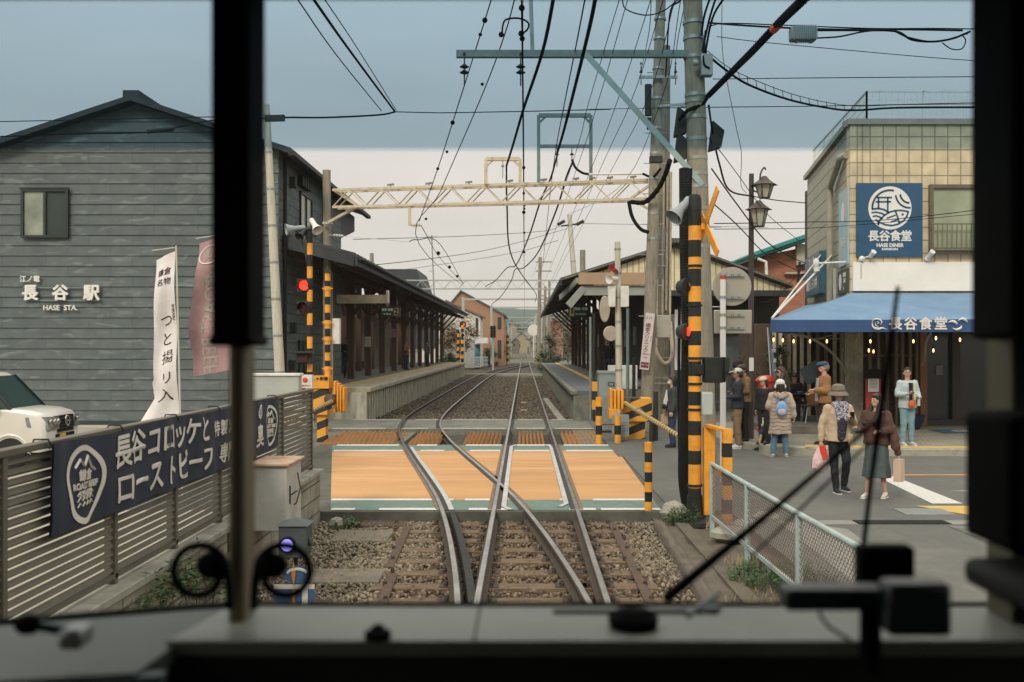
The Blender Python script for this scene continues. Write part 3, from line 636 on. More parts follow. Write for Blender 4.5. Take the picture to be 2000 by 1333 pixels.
# thin column and masts
def pole(px0, py0, px1, py1, Y, r0, r1, m, name, label, cat='utility pole', zb=None, rings=0):
    a = P(px0, py0, Y); b = P(px1, py1, Y)
    if zb is not None: a = V((a.x + (a.x - b.x) * (a.z - zb) / (b.z - a.z), Y, zb))
    mb = MB(); mb.tube([a, a.lerp(b, .5), b], [r0, (r0 + r1) / 2, r1], 14, 0)
    for i in range(rings):
        t = (i + .7) / rings; p = a.lerp(b, t); r = r0 + (r1 - r0) * t; dd = (b - a).normalized()
        mb.cyl(p - dd * .025, p + dd * .025, r + .012, n=14, m=1)
    return mb.build(name, [m, galv], label=label, cat=cat), a, b
pole(552, 840, 520, 205, 25, .14, .085, polew, 'utility_pole', 'slender pale concrete pole leaning before the slate station wall', zb=0, rings=9)
pole(639, 690, 638, 333, 29.6, .13, .12, polec, 'utility_pole', 'round brown mast rising through the left canopy under the lattice girder', zb=.9)
pole(727, 560, 726, 495, 60, .12, .12, polec, 'mast', 'short mast poking above the left canopy roof', 'mast', zb=.9)

# boundary wall and slat fence with banner
bw = T('boundary_wall', 'low stained block wall with pale coping beside the track', 'wall', (-2.9, 8, 0))
mb = MB(); mb.box(-2.98, -2.74, 2, 13.4, -.3, .50); mb.build('blocks', brickmat('block_wall', (.33, .3, .22), (.26, .235, .17), (.12, .11, .08), .8, .2, .5, 0, .012, .9, 'yz', .7, noise_amt=1.3), bw, smooth=0)
mb = MB(); mb.box(-3.0, -2.70, 2, 13.43, .50, .56); mb.build('coping', conc, bw, bevel=.008)
fn = T('slat_fence', 'brown grey horizontal slat fence standing on the block wall', 'fence', (-2.86, 8, .56))
fm = M('fence_paint', (.125, .11, .078), (.098, .088, .063), .6, 5, dirt=(.1, .09, .07), dscale=5)
ypost = [2.4, 3.9, 5.32, 5.42, 6.9, 8.1, 9.3, 10.5, 11.7, 13.3]
for i, y in enumerate(ypost):
    w = .05; MB().box(-2.90, -2.82, y - w / 2, y + w / 2, .56, 1.63).build('fence_post', fm, fn, smooth=0, bevel=.004)
z = .66; k = 0
while z < 1.58:
    MB().obox((-2.85, 7.85, z), (0, 5.45, 0), (.012, 0, .008), (-.009, 0, .0155)).build('slat', fm, fn, smooth=0) ; z += .056
MB().box(-2.89, -2.81, 2.4, 13.32, 1.60, 1.64).build('top_rail', fm, fn, smooth=0, bevel=.004)
MB().box(-2.88, -2.82, 2.4, 13.3, .60, .63).build('bottom_rail', fm, fn, smooth=0)
# banner
navy = M('banner_navy', (.018, .023, .036), (.026, .032, .048), .75, 3, .1, 30)
bwht = M('banner_white', (.66, .62, .54), (.58, .54, .46), .8)
def bwarp(p):
    y, z = p.y, p.z; w = .012 * math.sin(y * 7 + z * 3) + .008 * math.sin(y * 17 + 2) + .01 * noise.noise(V((y * 3, z * 6, 0)))
    return V((p.x + w, y, z + .012 * math.sin(y * 2.6) * (1 if z > 1.3 else .3)))
BY0, BY1 = 5.83, 11.25
mb = MB(); mb.grid(lambda u, v: bwarp(V((-2.772, BY0 + (BY1 - BY0) * u, 1.08 + .55 * v))), 160, 14, 0)
mb.grid(lambda u, v: bwarp(V((-2.785, BY0 + (BY1 - BY0) * (1 - u), 1.08 + .55 * v))), 160, 4, 0)
def BT(s, y, z, size, bold=.006, sx=1):
    bold *= .55; mb.text(s, (-2.765, y, z), (0, 1, 0), (0, 0, 1), size, 1, bold=bold, depth=.0015, warp=bwarp, sx=sx)
for i, ch in enumerate('長谷コロッケと'): BT(ch, 6.86 + i * .295, 1.475, .245, .010, 1.25)
for i, ch in enumerate('特製'): BT(ch, 9.02 + i * .16, 1.46, .15, .006)
for i, ch in enumerate('ソース'): BT(ch, 9.38 + i * .2, 1.46, .17, .008)
for i, ch in enumerate('ローストビーフ'): BT(ch, 6.9 + i * .30, 1.215, .245, .010, 1.25)
for i, ch in enumerate('専門店'): BT(ch, 9.2 + i * .22, 1.215, .2, .008)
BT('の', 10.42, 1.50, .2, .01, 1.25); BT('奥', 10.42, 1.25, .24, .01, 1.3)
def blob_ring(cy, s, h):
    n = 40
    def rad(a, k):
        r = 1 + .05 * math.sin(3 * a + .8) + .03 * math.sin(5 * a)
        return V((0, cy + math.cos(a) * s * r * k, 1.345 + math.sin(a) * h * (1 + .04 * math.sin(3 * a + .8)) * (k if k == 1 else k * 1.03)))
    for i in range(n):
        a0 = 2 * math.pi * i / n; a1 = 2 * math.pi * (i + 1) / n; k = .83
        q = [rad(a0, 1), rad(a1, 1), rad(a1, k), rad(a0, k)]
        mb.add([bwarp(V((-2.7665, p.y, p.z))) for p in q], [(0, 1, 2, 3)], 1)
    for dz in (0, .035, .07):
        pts = [bwarp(V((-2.766, cy - s * .5 + s * t / 8, 1.345 - h * .52 + dz * h / .25 + (.012 if t % 2 else -.012)))) for t in range(9)]
        mb.tube(pts, .005, 4, 1)
    zz = [(-.55, .42), (-.3, .62), (-.1, .45), (.12, .68), (.35, .4), (.55, .3)]
    mb.tube([bwarp(V((-2.766, cy + s * a, 1.345 + h * b))) for a, b in zz], .011, 4, 1)
    mb.text('鎌倉', (-2.765, cy, 1.345 + h * .2), (0, 1, 0), (0, 0, 1), h * .3, 1, bold=.003, depth=.0012, warp=bwarp, sx=s / h * 1.3)
    mb.text('ROAST BEEF', (-2.765, cy, 1.345 - h * .05), (0, 1, 0), (0, 0, 1), h * .22, 1, bold=.003, depth=.0012, warp=bwarp, sx=s / h * 1.15)
    mb.text('STAND', (-2.765, cy, 1.345 - h * .27), (0, 1, 0), (0, 0, 1), h * .22, 1, bold=.003, depth=.0012, warp=bwarp, sx=s / h * 1.2)
blob_ring(6.3, .27, .25); blob_ring(10.92, .22, .225)
bo = mb.build('banner', [navy, bwht], label='navy cloth banner with white Japanese lettering tied along the slat fence', cat='banner')
mb = MB()
for y in (5.85, 6.9, 8.0, 9.1, 10.2, 11.2): mb.tube([(-2.77, y, 1.61), (-2.80, y + .01, 1.655), (-2.88, y, 1.655), (-2.9, y, 1.58)], .006, 5)
mb.build('tie', cable, bo)

# nobori flags
def flag(px_t, py_t, px_b, py_b, Y, w, side, top, bot, label, col, txt, tcol, mirror, group=None):
    a = P(px_b, py_b, Y); a = V((a.x, Y, 0)); b = P(px_t, py_t, Y)
    r = T('nobori_flag', label, 'flag', a)
    MB().tube([a, b], [.016, .012], 8).build('pole', polew, r)
    MB().cyl(b + V((side * .02, 0, -.03)), b + V((side * w, .02, -.1 * w / .5)), .008, n=6).build('crossbar', polew, r)
    ax = (b - a).normalized(); L = (b.z - bot)
    def fw(u, v):       # u 0 at pole 1 free edge, v 0 bottom 1 top
        z = bot + (top - bot) * v; t = (z - a.z) / (b.z - a.z); base = a.lerp(b, t)
        ww = w * (1 + .12 * math.sin(v * 5)) 
        if not mirror: ww = w * (1 + (1.0 * max(0, .2 - v) / .22 if v < .22 else 0) - .35 * v * (v > .3) * .6)
        dz = -.12 * u * (v > .97)
        return base + V((side * (.03 + ww * u), .05 * math.sin(u * 6 + v * 9) * u + .04 * math.sin(v * 14), -.10 * u + .03 * math.sin(v * 11) * u))
    mb = MB(); mb.grid(fw, 10, 40, 0); mb.grid(lambda u, v: fw(1 - u, v) + V((0, .006, 0)), 10, 40, 0)
    y0 = top
    for (s, vpos, size, uu, rot, bold) in txt:
        def wp(p, vpos=vpos, uu=uu):
            u_ = uu + (p.x) / w * (side); v_ = vpos + p.z / (top - bot)
            return fw(u_, v_) + V((0, -.006, 0)) 
        if rot: mb.text(s, (0, 0, 0), (0, 0, -1), (1 if not mirror else -1, 0, 0), size, 1, bold=bold, depth=.0008, warp=wp)
        else: mb.text(s, (0, 0, 0), (-1 if mirror else 1, 0, 0), (0, 0, 1), size, 1, bold=bold, depth=.0008, warp=wp)
    if mirror:
        mb.tube([fw(.62 + .34 * math.cos(t), .88 + .075 * math.sin(t)) + V((0, -.006, 0)) for t in [i * math.pi / 10 for i in range(21)]], .012, 4, 1)
    mb.build('cloth', [col, tcol], r); return r
clothw = M('flag_white', (.72, .68, .65), (.63, .58, .56), .85, 5, .1, 30)
clothp = M('flag_pink', (.38, .235, .23), (.31, .185, .185), .85, 4, .15, 20)
inkp = M('flag_ink', (.13, .05, .06), rough=.8)
flag(344, 480, 356, 860, 14.5, .36, -1, 3.60, 1.0, 'white banner flag with brush lettering curling beside the fence', clothw,
     [('つ', .62, .2, .45, False, 0), ('と', .52, .21, .45, False, 0), ('揚', .42, .2, .4, False, 0), ('リ', .3, .2, .4, False, 0), ('入', .2, .22, .45, False, 0), ('鎌倉', .90, .12, .5, False, .001), ('SHIRASU', .66, .06, .12, True, .001), ('名物', .84, .12, .5, False, .001)], inkp, False)
flag(452, 452, 452, 860, 15.0, .54, -1, 3.90, 1.85, 'dusty pink flag with mirrored white roast beef lettering', clothp,
     [('倉', .67, .28, .5, False, .003), ('ROAST BEEF', .36, .27, .5, True, .004), ('鎌', .88, .16, .62, False, .003)], bwht, True)
# ================================================================ car
car_w = M('car_white', (.66, .63, .56), (.63, .6, .53), .25, 2, coat=.6)
chrome = M('chrome', (.6, .6, .58), rough=.15, metal=1)
carg = M('car_glass', (.012, .035, .032), (.02, .05, .045), .12, 1, spec=.7)
tyre_m = M('tyre', (.018, .018, .018), rough=.85)
plate_m = M('plate_yellow', (.62, .42, .05), rough=.5)
hl_m = M('headlamp', (.4, .4, .38), (.15, .15, .15), .1, 14, spec=.8, metal=.5)
def make_car():
    L = MB()
    c = T('parked_car', 'white boxy kei car with yellow number plate parked behind the fence', 'car', (-10.28, 18.54, 0), R(2))
    # local: +x is the front, y across, body length 3.4
    hw = .735
    body = [(1.66, .30), (1.70, .42), (1.71, .66), (1.69, .86), (1.60, .99), (1.4, 1.05), (1.0, 1.09), (-1.62, 1.07), (-1.70, .9), (-1.70, .3)]
    def sect(y, k):      # side outline narrowed towards the sides
        return [(x * (1 - .035 * k) - (.05 * k if x > 1 else 0), y, z - .03 * k * (z > .8)) for x, z in body]
    mb = MB(); ys = [(-hw, 1.0), (-hw + .05, .35), (-hw + .16, 0), (hw - .16, 0), (hw - .05, .35), (hw, 1.0)]; n = len(body); rings = [sect(y, k) for y, k in ys]
    for i, rg in enumerate(rings): mb.v += rg
    for i in range(len(ys) - 1):
        for j in range(n): mb.f.append((i * n + j, i * n + (j + 1) % n, (i + 1) * n + (j + 1) % n, (i + 1) * n + j)); mb.m.append(0)
    mb.f += [tuple(range(n - 1, -1, -1)), tuple((len(ys) - 1) * n + j for j in range(n))]; mb.m += [0, 0]
    for s in (-1, 1):      # wheel arches
        for x in (1.05, -1.2): mb.tube([(x + .33 * math.cos(t), s * (hw + .002), .29 + .33 * math.sin(t)) for t in [math.pi * i / 12 for i in range(13)]], .03, 6, 0)
    b = mb.build('body', car_w, c, local=True, bevel=.02, smooth=40)
    roof = [(.52, .14), (-1.55, .14)]
    mb = MB(); mb.add([(.5, -.6, 1.64), (.5, .6, 1.64), (-1.55, .6, 1.66), (-1.55, -.6, 1.66), (.4, -.52, 1.72), (.4, .52, 1.72), (-1.5, .52, 1.76), (-1.5, -.52, 1.76)],
                      [(3, 2, 1, 0), (4, 5, 6, 7), (0, 1, 5, 4), (1, 2, 6, 5), (2, 3, 7, 6), (3, 0, 4, 7)]); mb.build('roof', car_w, c, local=True, bevel=.03, smooth=40)
    mb = MB(); mb.add([(1.02, -.66, 1.08), (1.02, .66, 1.08), (.5, .58, 1.66), (.5, -.58, 1.66)], [(0, 1, 2, 3)]); mb.build('windscreen', carg, c, local=True)
    for s in (-1, 1):
        mb = MB(); q = [(1.0, s * .70, 1.07), (-1.6, s * .70, 1.06), (-1.55, s * .6, 1.66), (.48, s * .6, 1.66)]; mb.add(q, [(0, 1, 2, 3) if s > 0 else (3, 2, 1, 0)]); mb.build('side_window', carg, c, local=True)
        mb = MB(); mb.beam((1.03, s * .685, 1.07), (.5, s * .6, 1.66), .04, .05).beam((.35, s * .70, 1.05), (.3, s * .6, 1.66), .07, .03).beam((-.9, s * .70, 1.05), (-.9, s * .61, 1.66), .07, .03); mb.build('pillar', black if s > 0 else dkmetal, c, local=True)
        mb = MB(); mb.ell((1.0 + .35, s * .62, .76), .001); 
        mb = MB(); mb.add([(1.68, s * .33, .70), (1.675, s * .33, .92), (1.6, s * .66, .94), (1.25, s * .732, .93), (1.28, s * .735, .76), (1.63, s * .67, .68)], [(0, 5, 4, 3, 2, 1) if s < 0 else (0, 1, 2, 3, 4, 5)])
        mb.v = [(x + .07, y * 1.02, z) for x, y, z in mb.v]; h = mb.build('headlight', hl_m, c, local=True, smooth=0)
        mb = MB()
        for yy, xx in ((.40, 1.685), (.5, 1.665), (.6, 1.635)): mb.lathe((xx + .07, s * yy, .84), [(.045, 0), (.05, .01), (.03, .025)], 12, axis=(1, s * .3, 0))
        mb.build('lens', chrome, h, local=True)
        mb = MB(); mb.box(1.60, 1.70, s * .50, s * .62, .36, .52); mb.build('fog_lamp', black, c, local=True, bevel=.01)
    mb = MB(); mb.box(1.62, 1.725, -.34, .34, .64, .93, 0)
    for i in range(4): mb.box(1.70, 1.74, -.33, .33, .69 + i * .06, .71 + i * .06, 1)
    mb.box(1.70, 1.74, -.35, .35, .63, .65, 1); mb.build('grille', [black, dkmetal], c, local=True)
    mb = MB()
    for yy in (-.06, .06): mb.beam((1.76, yy * 1.1, .90), (1.76, yy * .7, .76), .022, .022)
    mb.beam((1.76, -.045, .83), (1.76, .045, .83), .022, .022); mb.tube([(1.755, .095 * math.cos(a), .83 + .095 * math.sin(a)) for a in [i * math.pi / 8 for i in range(17)]], .012, 6); mb.build('badge', chrome, c, local=True)
    mb = MB(); mb.box(1.66, 1.72, -.4, .4, .46, .60, 0); mb.build('lower_intake', black, c, local=True)
    mb = MB(); mb.box(1.72, 1.735, -.25, -.02, .47, .60, 0); mb.text('58-46', (1.737, -.135, .52), (0, 1, 0), (0, 0, 1), .07, 1, .006, .001); mb.build('number_plate', [plate_m, black], c, local=True)
    for s in (-1, 1):
        for x in (1.05, -1.2):
            w = MB().lathe((x, s * (hw - .17), .29), [(.19, 0), (.275, .01), (.29, .05), (.29, .14), (.275, .18), (.2, .19)], 28, axis=(0, s, 0)).build('wheel', tyre_m, c, local=True)
            m = MB(); m.lathe((x, s * (hw - .05), .29), [(.2, 0), (.2, .055), (.185, .06), (.18, .02)], 24, axis=(0, s, 0)); m.lathe((x, s * (hw - .02), .29), [(.04, 0), (.04, .03), (.02, .04)], 12, axis=(0, s, 0))
            for i in range(7):
                a = i * 2 * math.pi / 7
                for da in (-.09, .09): m.beam((x + .03 * math.cos(a), s * hw * 1.0, .29 + .03 * math.sin(a)), (x + .19 * math.cos(a + da), s * hw * .995, .29 + .19 * math.sin(a + da)), .018, .02, up=V((0, 1, 0)))
            m.build('rim', chrome, w, local=True)
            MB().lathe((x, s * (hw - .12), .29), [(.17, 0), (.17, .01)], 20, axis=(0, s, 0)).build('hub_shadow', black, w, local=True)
    mb = MB(); mb.ell((.8, -.84, 1.12), .05, .09, .07, 10).beam((.8, -.7, 1.08), (.8, -.8, 1.1), .04, .04); mb.build('mirror', car_w, c, local=True)
make_car()
# painted bay lines
mb = MB()
for x in (-9.8, -7.2): mb.sheet([(x, 14, .006), (x + .12, 14, .006), (x + .12, 19.5, .006), (x, 19.5, .006)])
mb.build('parking_line', M('line_orange', (.55, .25, .06), rough=.8), kind='structure')

# trackside cabinet and point indicator, near left
cb = T('relay_cabinet', 'small white steel cabinet with rusty top fixed to the block wall', 'cabinet', (-2.5, 9.9, .35))
a = P(500, 912, 9.87); b = P(570, 1040, 9.87)
MB().box(-2.72, -2.36, 9.9, 10.55, b.z, a.z).build('box', M('cab_white', (.5, .49, .44), (.42, .41, .36), .5, 4, dirt=(.3, .17, .08), dscale=3, damt=.45), cb, bevel=.012)
MB().box(-2.74, -2.33, 9.86, 10.6, a.z, a.z + .03).build('lid', M('rusty_lid', (.42, .2, .1), (.5, .4, .3), .7, 5), cb, bevel=.008)
mb = MB(); mb.box(-2.362, -2.35, 10.02, 10.05, .62, .80).box(-2.362, -2.35, 10.1, 10.35, .7, .71); mb.build('handle', dkmetal, cb)
mb = MB(); mb.tube([(-2.34, 10.3, .9), (-2.3, 10.25, .75), (-2.33, 10.2, .6), (-2.4, 10.3, .55)], .008, 5); mb.build('cable', rust, cb)
mb = MB(); mb.box(-2.86, -2.72, 9.2, 9.6, .3, .5); mb.build('junction_box', dkmetal, label='small dark junction box on the block wall below the cabinet', cat='junction box', bevel=.01)
pi_ = T('point_indicator', 'dark trackside point indicator with glowing violet lamp and blue discs', 'signal', (-2.03, 8.8, -.18))
g = P(572, 1040, 8.8)
mb = MB(); mb.box(-2.15, -1.91, 8.72, 8.98, .35, .63).add([(-2.17, 8.7, .63), (-1.89, 8.7, .63), (-1.89, 9.0, .63), (-2.17, 9.0, .63), (-2.03, 8.85, .69)], [(0, 1, 4), (1, 2, 4), (2, 3, 4), (3, 0, 4)]); mb.cyl((-1.91, 8.85, .47), (-1.88, 8.85, .47), .04, n=12); mb.build('lamp_housing', grey_box_d if 'grey_box_d' in globals() else M('indicator_grey', (.07, .085, .08), (.05, .06, .058), .6, 6), pi_, bevel=.008)
mb = MB(); mb.cyl((-2.065, 8.72, .47), (-2.065, 8.68, .47), .07, n=20); mb.build('lamp_hood', black, pi_)
MB().lathe((-2.065, 8.685, .47), [(.055, 0), (.052, .012), (.03, .022), (.001, .026)], 20, axis=(0, -1, 0)).build('lamp', emit('violet_lamp', (.28, .25, .95), .9), pi_)
blue_p = M('marker_blue', (.05, .12, .24), (.04, .09, .18), .6, 6)
mb = MB(); mb.cyl((-2.03, 8.86, -.18), (-2.03, 8.86, .36), .02)
mb.build('post', dkmetal, pi_)
mb = MB(); mb.lathe((-2.0, 8.8, .19), [(.125, 0), (.125, .012)], 28, 0, (0, -1, 0), (1, .62)); mb.lathe((-2.03, 8.82, .0), [(.19, 0), (.19, .012)], 28, 0, (0, -1, 0), (1, .6))
mb.tube([(-2.0 + .09 * math.cos(t), 8.785, .19 + .05 * math.sin(t)) for t in [math.pi * (.12 + i * .1) for i in range(9)]], .014, 5, 1)
mb.box(-2.21, -1.85, 8.80, 8.806, .06, .10, 1); mb.box(-1.96, -1.91, 8.80, 8.806, -.1, .06, 1); mb.prism([(-2.03, 8.775, .32), (-2.05, 8.775, .2), (-2.03, 8.775, .08), (-2.01, 8.775, .2)], (0, .006, 0), 2); mb.box(-2.045, -2.02, 8.79, 8.8, -.12, .05, 2)
mb.build('marker_disc', [blue_p, bwht, M('marker_orange', (.5, .22, .05), rough=.6)], pi_)
mb = MB(); mb.box(-2.4, -1.75, 8.7, 9.15, -.2, -.12).box(-1.8, -.9, 8.95, 9.0, -.15, -.12).box(-1.75, -.95, 8.35, 8.4, -.15, -.12); mb.build('point_rod', rust, pi_, bevel=.008)
mb = MB(); mb.ell((-2.42, 12.9, -.1), .12, .1, .1, 8); mb.build('stone', conc, label='pale broken stone at the foot of the wall end', cat='stone')

# white control boxes behind the fence
mb = MB(); a = P(470, 735, 19); b = P(583, 770, 19); mb.box(a.x, b.x, 19, 19.3, .95, a.z, 0).box(a.x - .03, b.x + .03, 18.97, 19.33, a.z, a.z + .05, 1)
for zz in (1.0, .85, .7): mb.box(a.x - .1, b.x + .3, 18.9, 18.95, zz, zz + .08, 2)
mb.box(a.x, b.x, 19, 19.3, 0, .95, 0)
mb.build('control_cabinet', [M('ctl_white', (.42, .44, .4), (.36, .38, .35), .6, 3), white, cream], label='wide pale grey control cabinet behind the far end of the slat fence', cat='cabinet', bevel=.01)
eb = T('emergency_button', 'white emergency button box with red disc on the left signal post', 'emergency box', (-4.65, 21.6, 0))
a = P(597, 745, 21.7); mb = MB(); mb.box(a.x - .14, a.x + .14, 21.7, 21.85, a.z - .15, a.z + .14, 0); mb.text('非常ボタン', (a.x, 21.692, a.z - .10), (1, 0, 0), (0, 0, 1), .05, 1, .001, .001); mb.build('box', [white, M('red_text', (.5, .06, .04), rough=.6)], eb, bevel=.008)
MB().lathe((a.x - .01, 21.695, a.z + .03), [(.055, 0), (.055, .01), (.03, .02)], 18, 0, (0, -1, 0)).build('button', M('button_red', (.7, .06, .03), rough=.4), eb)

# striped crossing posts
def striped(mb, x, y, z0, z1, r, n, first=0, slope=0):
    h = (z1 - z0) / n
    for i in range(n): mb.lathe((x, y, z0 + i * h), [(r, 0), (r, h)], 16, (i + first) % 2)
def lamp_hood(x, y, z, r, lit, parent, dirx=0):
    mb = MB(); mb.lathe((x, y, z), [(r * 1.25, 0), (r * 1.25, .03), (r, .031)], 20, 0, (0, -1, 0)); mb.box(x - r * 1.5, x + r * 1.3, y + .002, y + .03, z - r * 1.35, z + r * 1.35)
    n = 20
    for i in range(13):
        a0 = math.pi * (i / 13 * 1.25 - .125); a1 = math.pi * ((i + 1) / 13 * 1.25 - .125)
        mb.prism([(x + r * 1.15 * math.cos(a0), y - .03, z + r * 1.15 * math.sin(a0)), (x + r * 1.15 * math.cos(a1), y - .03, z + r * 1.15 * math.sin(a1)), (x + r * 1.1 * math.cos(a1), y - .22, z + r * 1.1 * math.sin(a1)), (x + r * 1.1 * math.cos(a0), y - .22, z + r * 1.1 * math.sin(a0))], (0, 0, -.008))
    mb.cyl((x, y, z), (x + .12, y + .05, z), .03, n=8); h = mb.build('lamp_hood', dkmetal, parent)
    MB().lathe((x, y - .032, z), [(r, 0), (r * .9, .02), (r * .5, .035), (.001, .04)], 20, 0, (0, -1, 0)).build('lens', red_lamp if lit else M('lamp_off', (.07, .012, .015), rough=.25), h)
ls = T('crossing_signal', 'striped crossing signal post with red lamps and horn speakers on the left', 'crossing signal', (-4.7, 22, 0))
x0 = P(605, 600, 22).x; mb = MB(); striped(mb, x0, 22, .1, 4.75, .062, 18); mb.build('post', [yel, blk], ls)
for py, lit in ((558, True), (601, False)): lamp_hood(x0 - .11, 21.95, P(0, py, 22).z, .11, lit, ls)
mb = MB(); z = P(0, 700, 22).z; mb.box(x0 - .25, x0 + .1, 21.75, 22.1, z - .12, z + .14).box(x0 - .27, x0 + .12, 21.6, 21.75, z + .1, z + .15); mb.build('direction_lamp_box', dkmetal, ls, bevel=.02)
MB().box(x0 - .2, x0 + .02, 21.72, 21.752, z - .08, z + .06).build('display', M('lamp_dark_red', (.06, .015, .02), rough=.3), ls)
def horn(c, ax, r, m, parent, L=.34):
    MB().lathe(c, [(.05, -.12), (.06, 0), (r * .45, L * .35), (r * .75, L * .75), (r, L), (r * .93, L), (r * .6, L * .7), (.03, .05)], 20, 0, ax).build('horn', m, parent)
hg = M('horn_grey', (.3, .33, .33), (.24, .27, .27), .5, 5)
horn(P(612, 436, 22), (.45, -.5, -.65), .13, white, ls, .26); horn(P(585, 446, 22), (-.9, -.4, -.15), .13, hg, ls, .3); horn(P(596, 452, 22), (-.3, -.6, -.5), .11, dkmetal, ls, .25)
mb = MB(); z = 4.75; mb.beam((x0 - .3, 22, z - .02), (x0 + .15, 22, z - .1), .04, .06).cyl((x0 - .3, 22, z - .1), (x0 - .3, 22, z + .25), .012, n=6).ell((x0, 22, z + .05), .09, .09, .07).beam((x0 - .22, 22, z), (x0 - .04, 22, z - .75), .03, .03); mb.build('bracket', dkmetal, ls)
mb = MB(); striped(mb, -4.77, 24.2, .9, 4.0, .068, 16, 1); mb.lathe((-4.77, 24.2, 4.0), [(.1, 0), (.08, .05), (.02, .15), (.01, .28)], 12, 1)
for py in (564, 630, 662, 720): 
    zz = P(0, py, 24.2).z; mb.cyl((-4.77, 24.2, zz - .05), (-4.77, 24.2, zz + .05), .085, n=16, m=0).beam((-4.9, 24.2, zz), (-4.64, 24.2, zz), .03, .03, 0)
mb.box(-4.68, -4.5, 24.3, 24.5, P(0, 672, 24.2).z, P(0, 622, 24.2).z, 2)
mb.build('signal_post', [yel, blk, white], label='tall thin black and orange post above the left barrier machine', cat='striped post')
stripe = M('hazard_stripe', (1, 1, 1))
def hazard(name, ang, pitch):
    m = bpy.data.materials.new(name); m.use_nodes = True; t = m.node_tree; b = t.nodes['Principled BSDF']; L = t.links.new; b.inputs['Roughness'].default_value = .5
    tc = t.nodes.new('ShaderNodeTexCoord'); d = t.nodes.new('ShaderNodeVectorMath'); d.operation = 'DOT_PRODUCT'; d.inputs[1].default_value = (math.sin(ang) / pitch, .0, math.cos(ang) / pitch)
    L(tc.outputs['Object'], d.inputs[0]); f = t.nodes.new('ShaderNodeMath'); f.operation = 'FRACT'; L(d.outputs['Value'], f.inputs[0]); g = t.nodes.new('ShaderNodeMath'); g.operation = 'GREATER_THAN'; g.inputs[1].default_value = .52; L(f.outputs[0], g.inputs[0])
    x = t.nodes.new('ShaderNodeMix'); x.data_type = 'RGBA'; x.inputs[6].default_value = (.78, .36, .04, 1); x.inputs[7].default_value = (.02, .024, .022, 1); L(g.outputs[0], x.inputs[0]); L(x.outputs[2], b.inputs['Base Color']); return m
hz = hazard('hazard_diag', -.38, .36)
def bamboo(mb, a, b, r0, r1, n, m0, m1):
    a = V(a); b = V(b)
    for i in range(n):
        p = a.lerp(b, i / n); q = a.lerp(b, (i + .62) / n); s = a.lerp(b, (i + 1) / n); r = r0 + (r1 - r0) * i / n
        mb.tube([p, q], [r, r * .96], 10, m0); mb.tube([q, s], [r * 1.02, r * 1.02], 10, m1)
bam = M('bamboo_yellow', (.6, .44, .15), (.5, .34, .12), .5, 5); bamd = M('bamboo_dark', (.12, .09, .05), rough=.6)
lm = T('barrier_machine', 'orange striped barrier machine with raised weights at the left of the crossing', 'barrier machine', (-4.95, 24, 0))
mb = MB(); mb.box(-5.25, -4.72, 23.95, 24.5, .56, 1.2); mb.box(-5.0, -4.78, 24.05, 24.35, -.1, .56); mb.build('housing', hz, lm, bevel=.01)
mb = MB(); mb.box(-5.12, -4.68, 23.9, 24.4, 1.2, 1.5); mb.text('しゃ断機', (-4.9, 23.895, 1.43), (1, 0, 0), (0, 0, 1), .1, 1, .002, .001); mb.build('upper_box', [yel, black], lm, bevel=.01)
mb = MB()
for i in range(4): mb.box(-4.55 + i * .07, -4.5 + i * .07, 23.8, 24.2, .62 + .03 * (i % 2), 1.38 - .05 * i)
mb.cyl((-4.8, 24.0, .95), (-4.3, 24.0, .95), .07); mb.build('weight', yel, lm, bevel=.015)
mb = MB(); mb.cyl((-4.72, 23.95, .95), (-4.5, 23.8, .95), .12, n=14); mb.ell((-4.6, 23.8, .92), .12); mb.build('hub', rust, lm)
mb = MB(); bamboo(mb, (-4.58, 23.7, .9), (-4.2, 15.2, .78), .05, .03, 30, 0, 1); mb.build('barrier_arm', [bam, bamd], lm)

rm = T('barrier_machine', 'orange striped barrier machine with counterweight at the right of the crossing', 'barrier machine', (2.8, 23.6, 0))
mb = MB(); mb.box(2.35, 3.05, 23.7, 24.3, .42, .98); mb.box(2.45, 2.9, 23.8, 24.2, -.02, .42); mb.build('housing', hz, rm, bevel=.01)
mb = MB()
for i in range(4): mb.box(2.02 + i * .085, 2.085 + i * .085, 23.3, 23.75, .74, 1.22 - .03 * (i % 2))
mb.box(2.0, 2.2, 23.3, 23.7, .5, .75); mb.build('weight', yel, rm, bevel=.015)
mb = MB(); mb.cyl((2.2, 23.5, .9), (2.5, 23.5, .9), .11, n=14); mb.build('hub', rust, rm)
mb = MB(); bamboo(mb, (2.38, 23.3, .88), (2.33, 14.6, .86), .055, .035, 32, 0, 1); mb.ell((2.385, 20.6, .86), .09, .12, .09, 8, 1); mb.build('barrier_arm', [bam, bamd], rm)
mb = MB(); mb.box(2.06, 2.45, 23.15, 23.35, .12, .62, 0)
for i in range(5): mb.box(2.1, 2.41, 23.14, 23.15, .2 + i * .06, .22 + i * .06, 1)
mb.build('motor_box', [grey_box, galv], rm, bevel=.01)
mb = MB(); mb.cyl((3.1, 23.4, 0), (3.1, 23.4, 1.15), .055).cyl((2.95, 23.0, 0), (2.95, 23.0, .62), .05); mb.build('steel_post', dkmetal, label='dark steel posts beside the right barrier machine', cat='post')
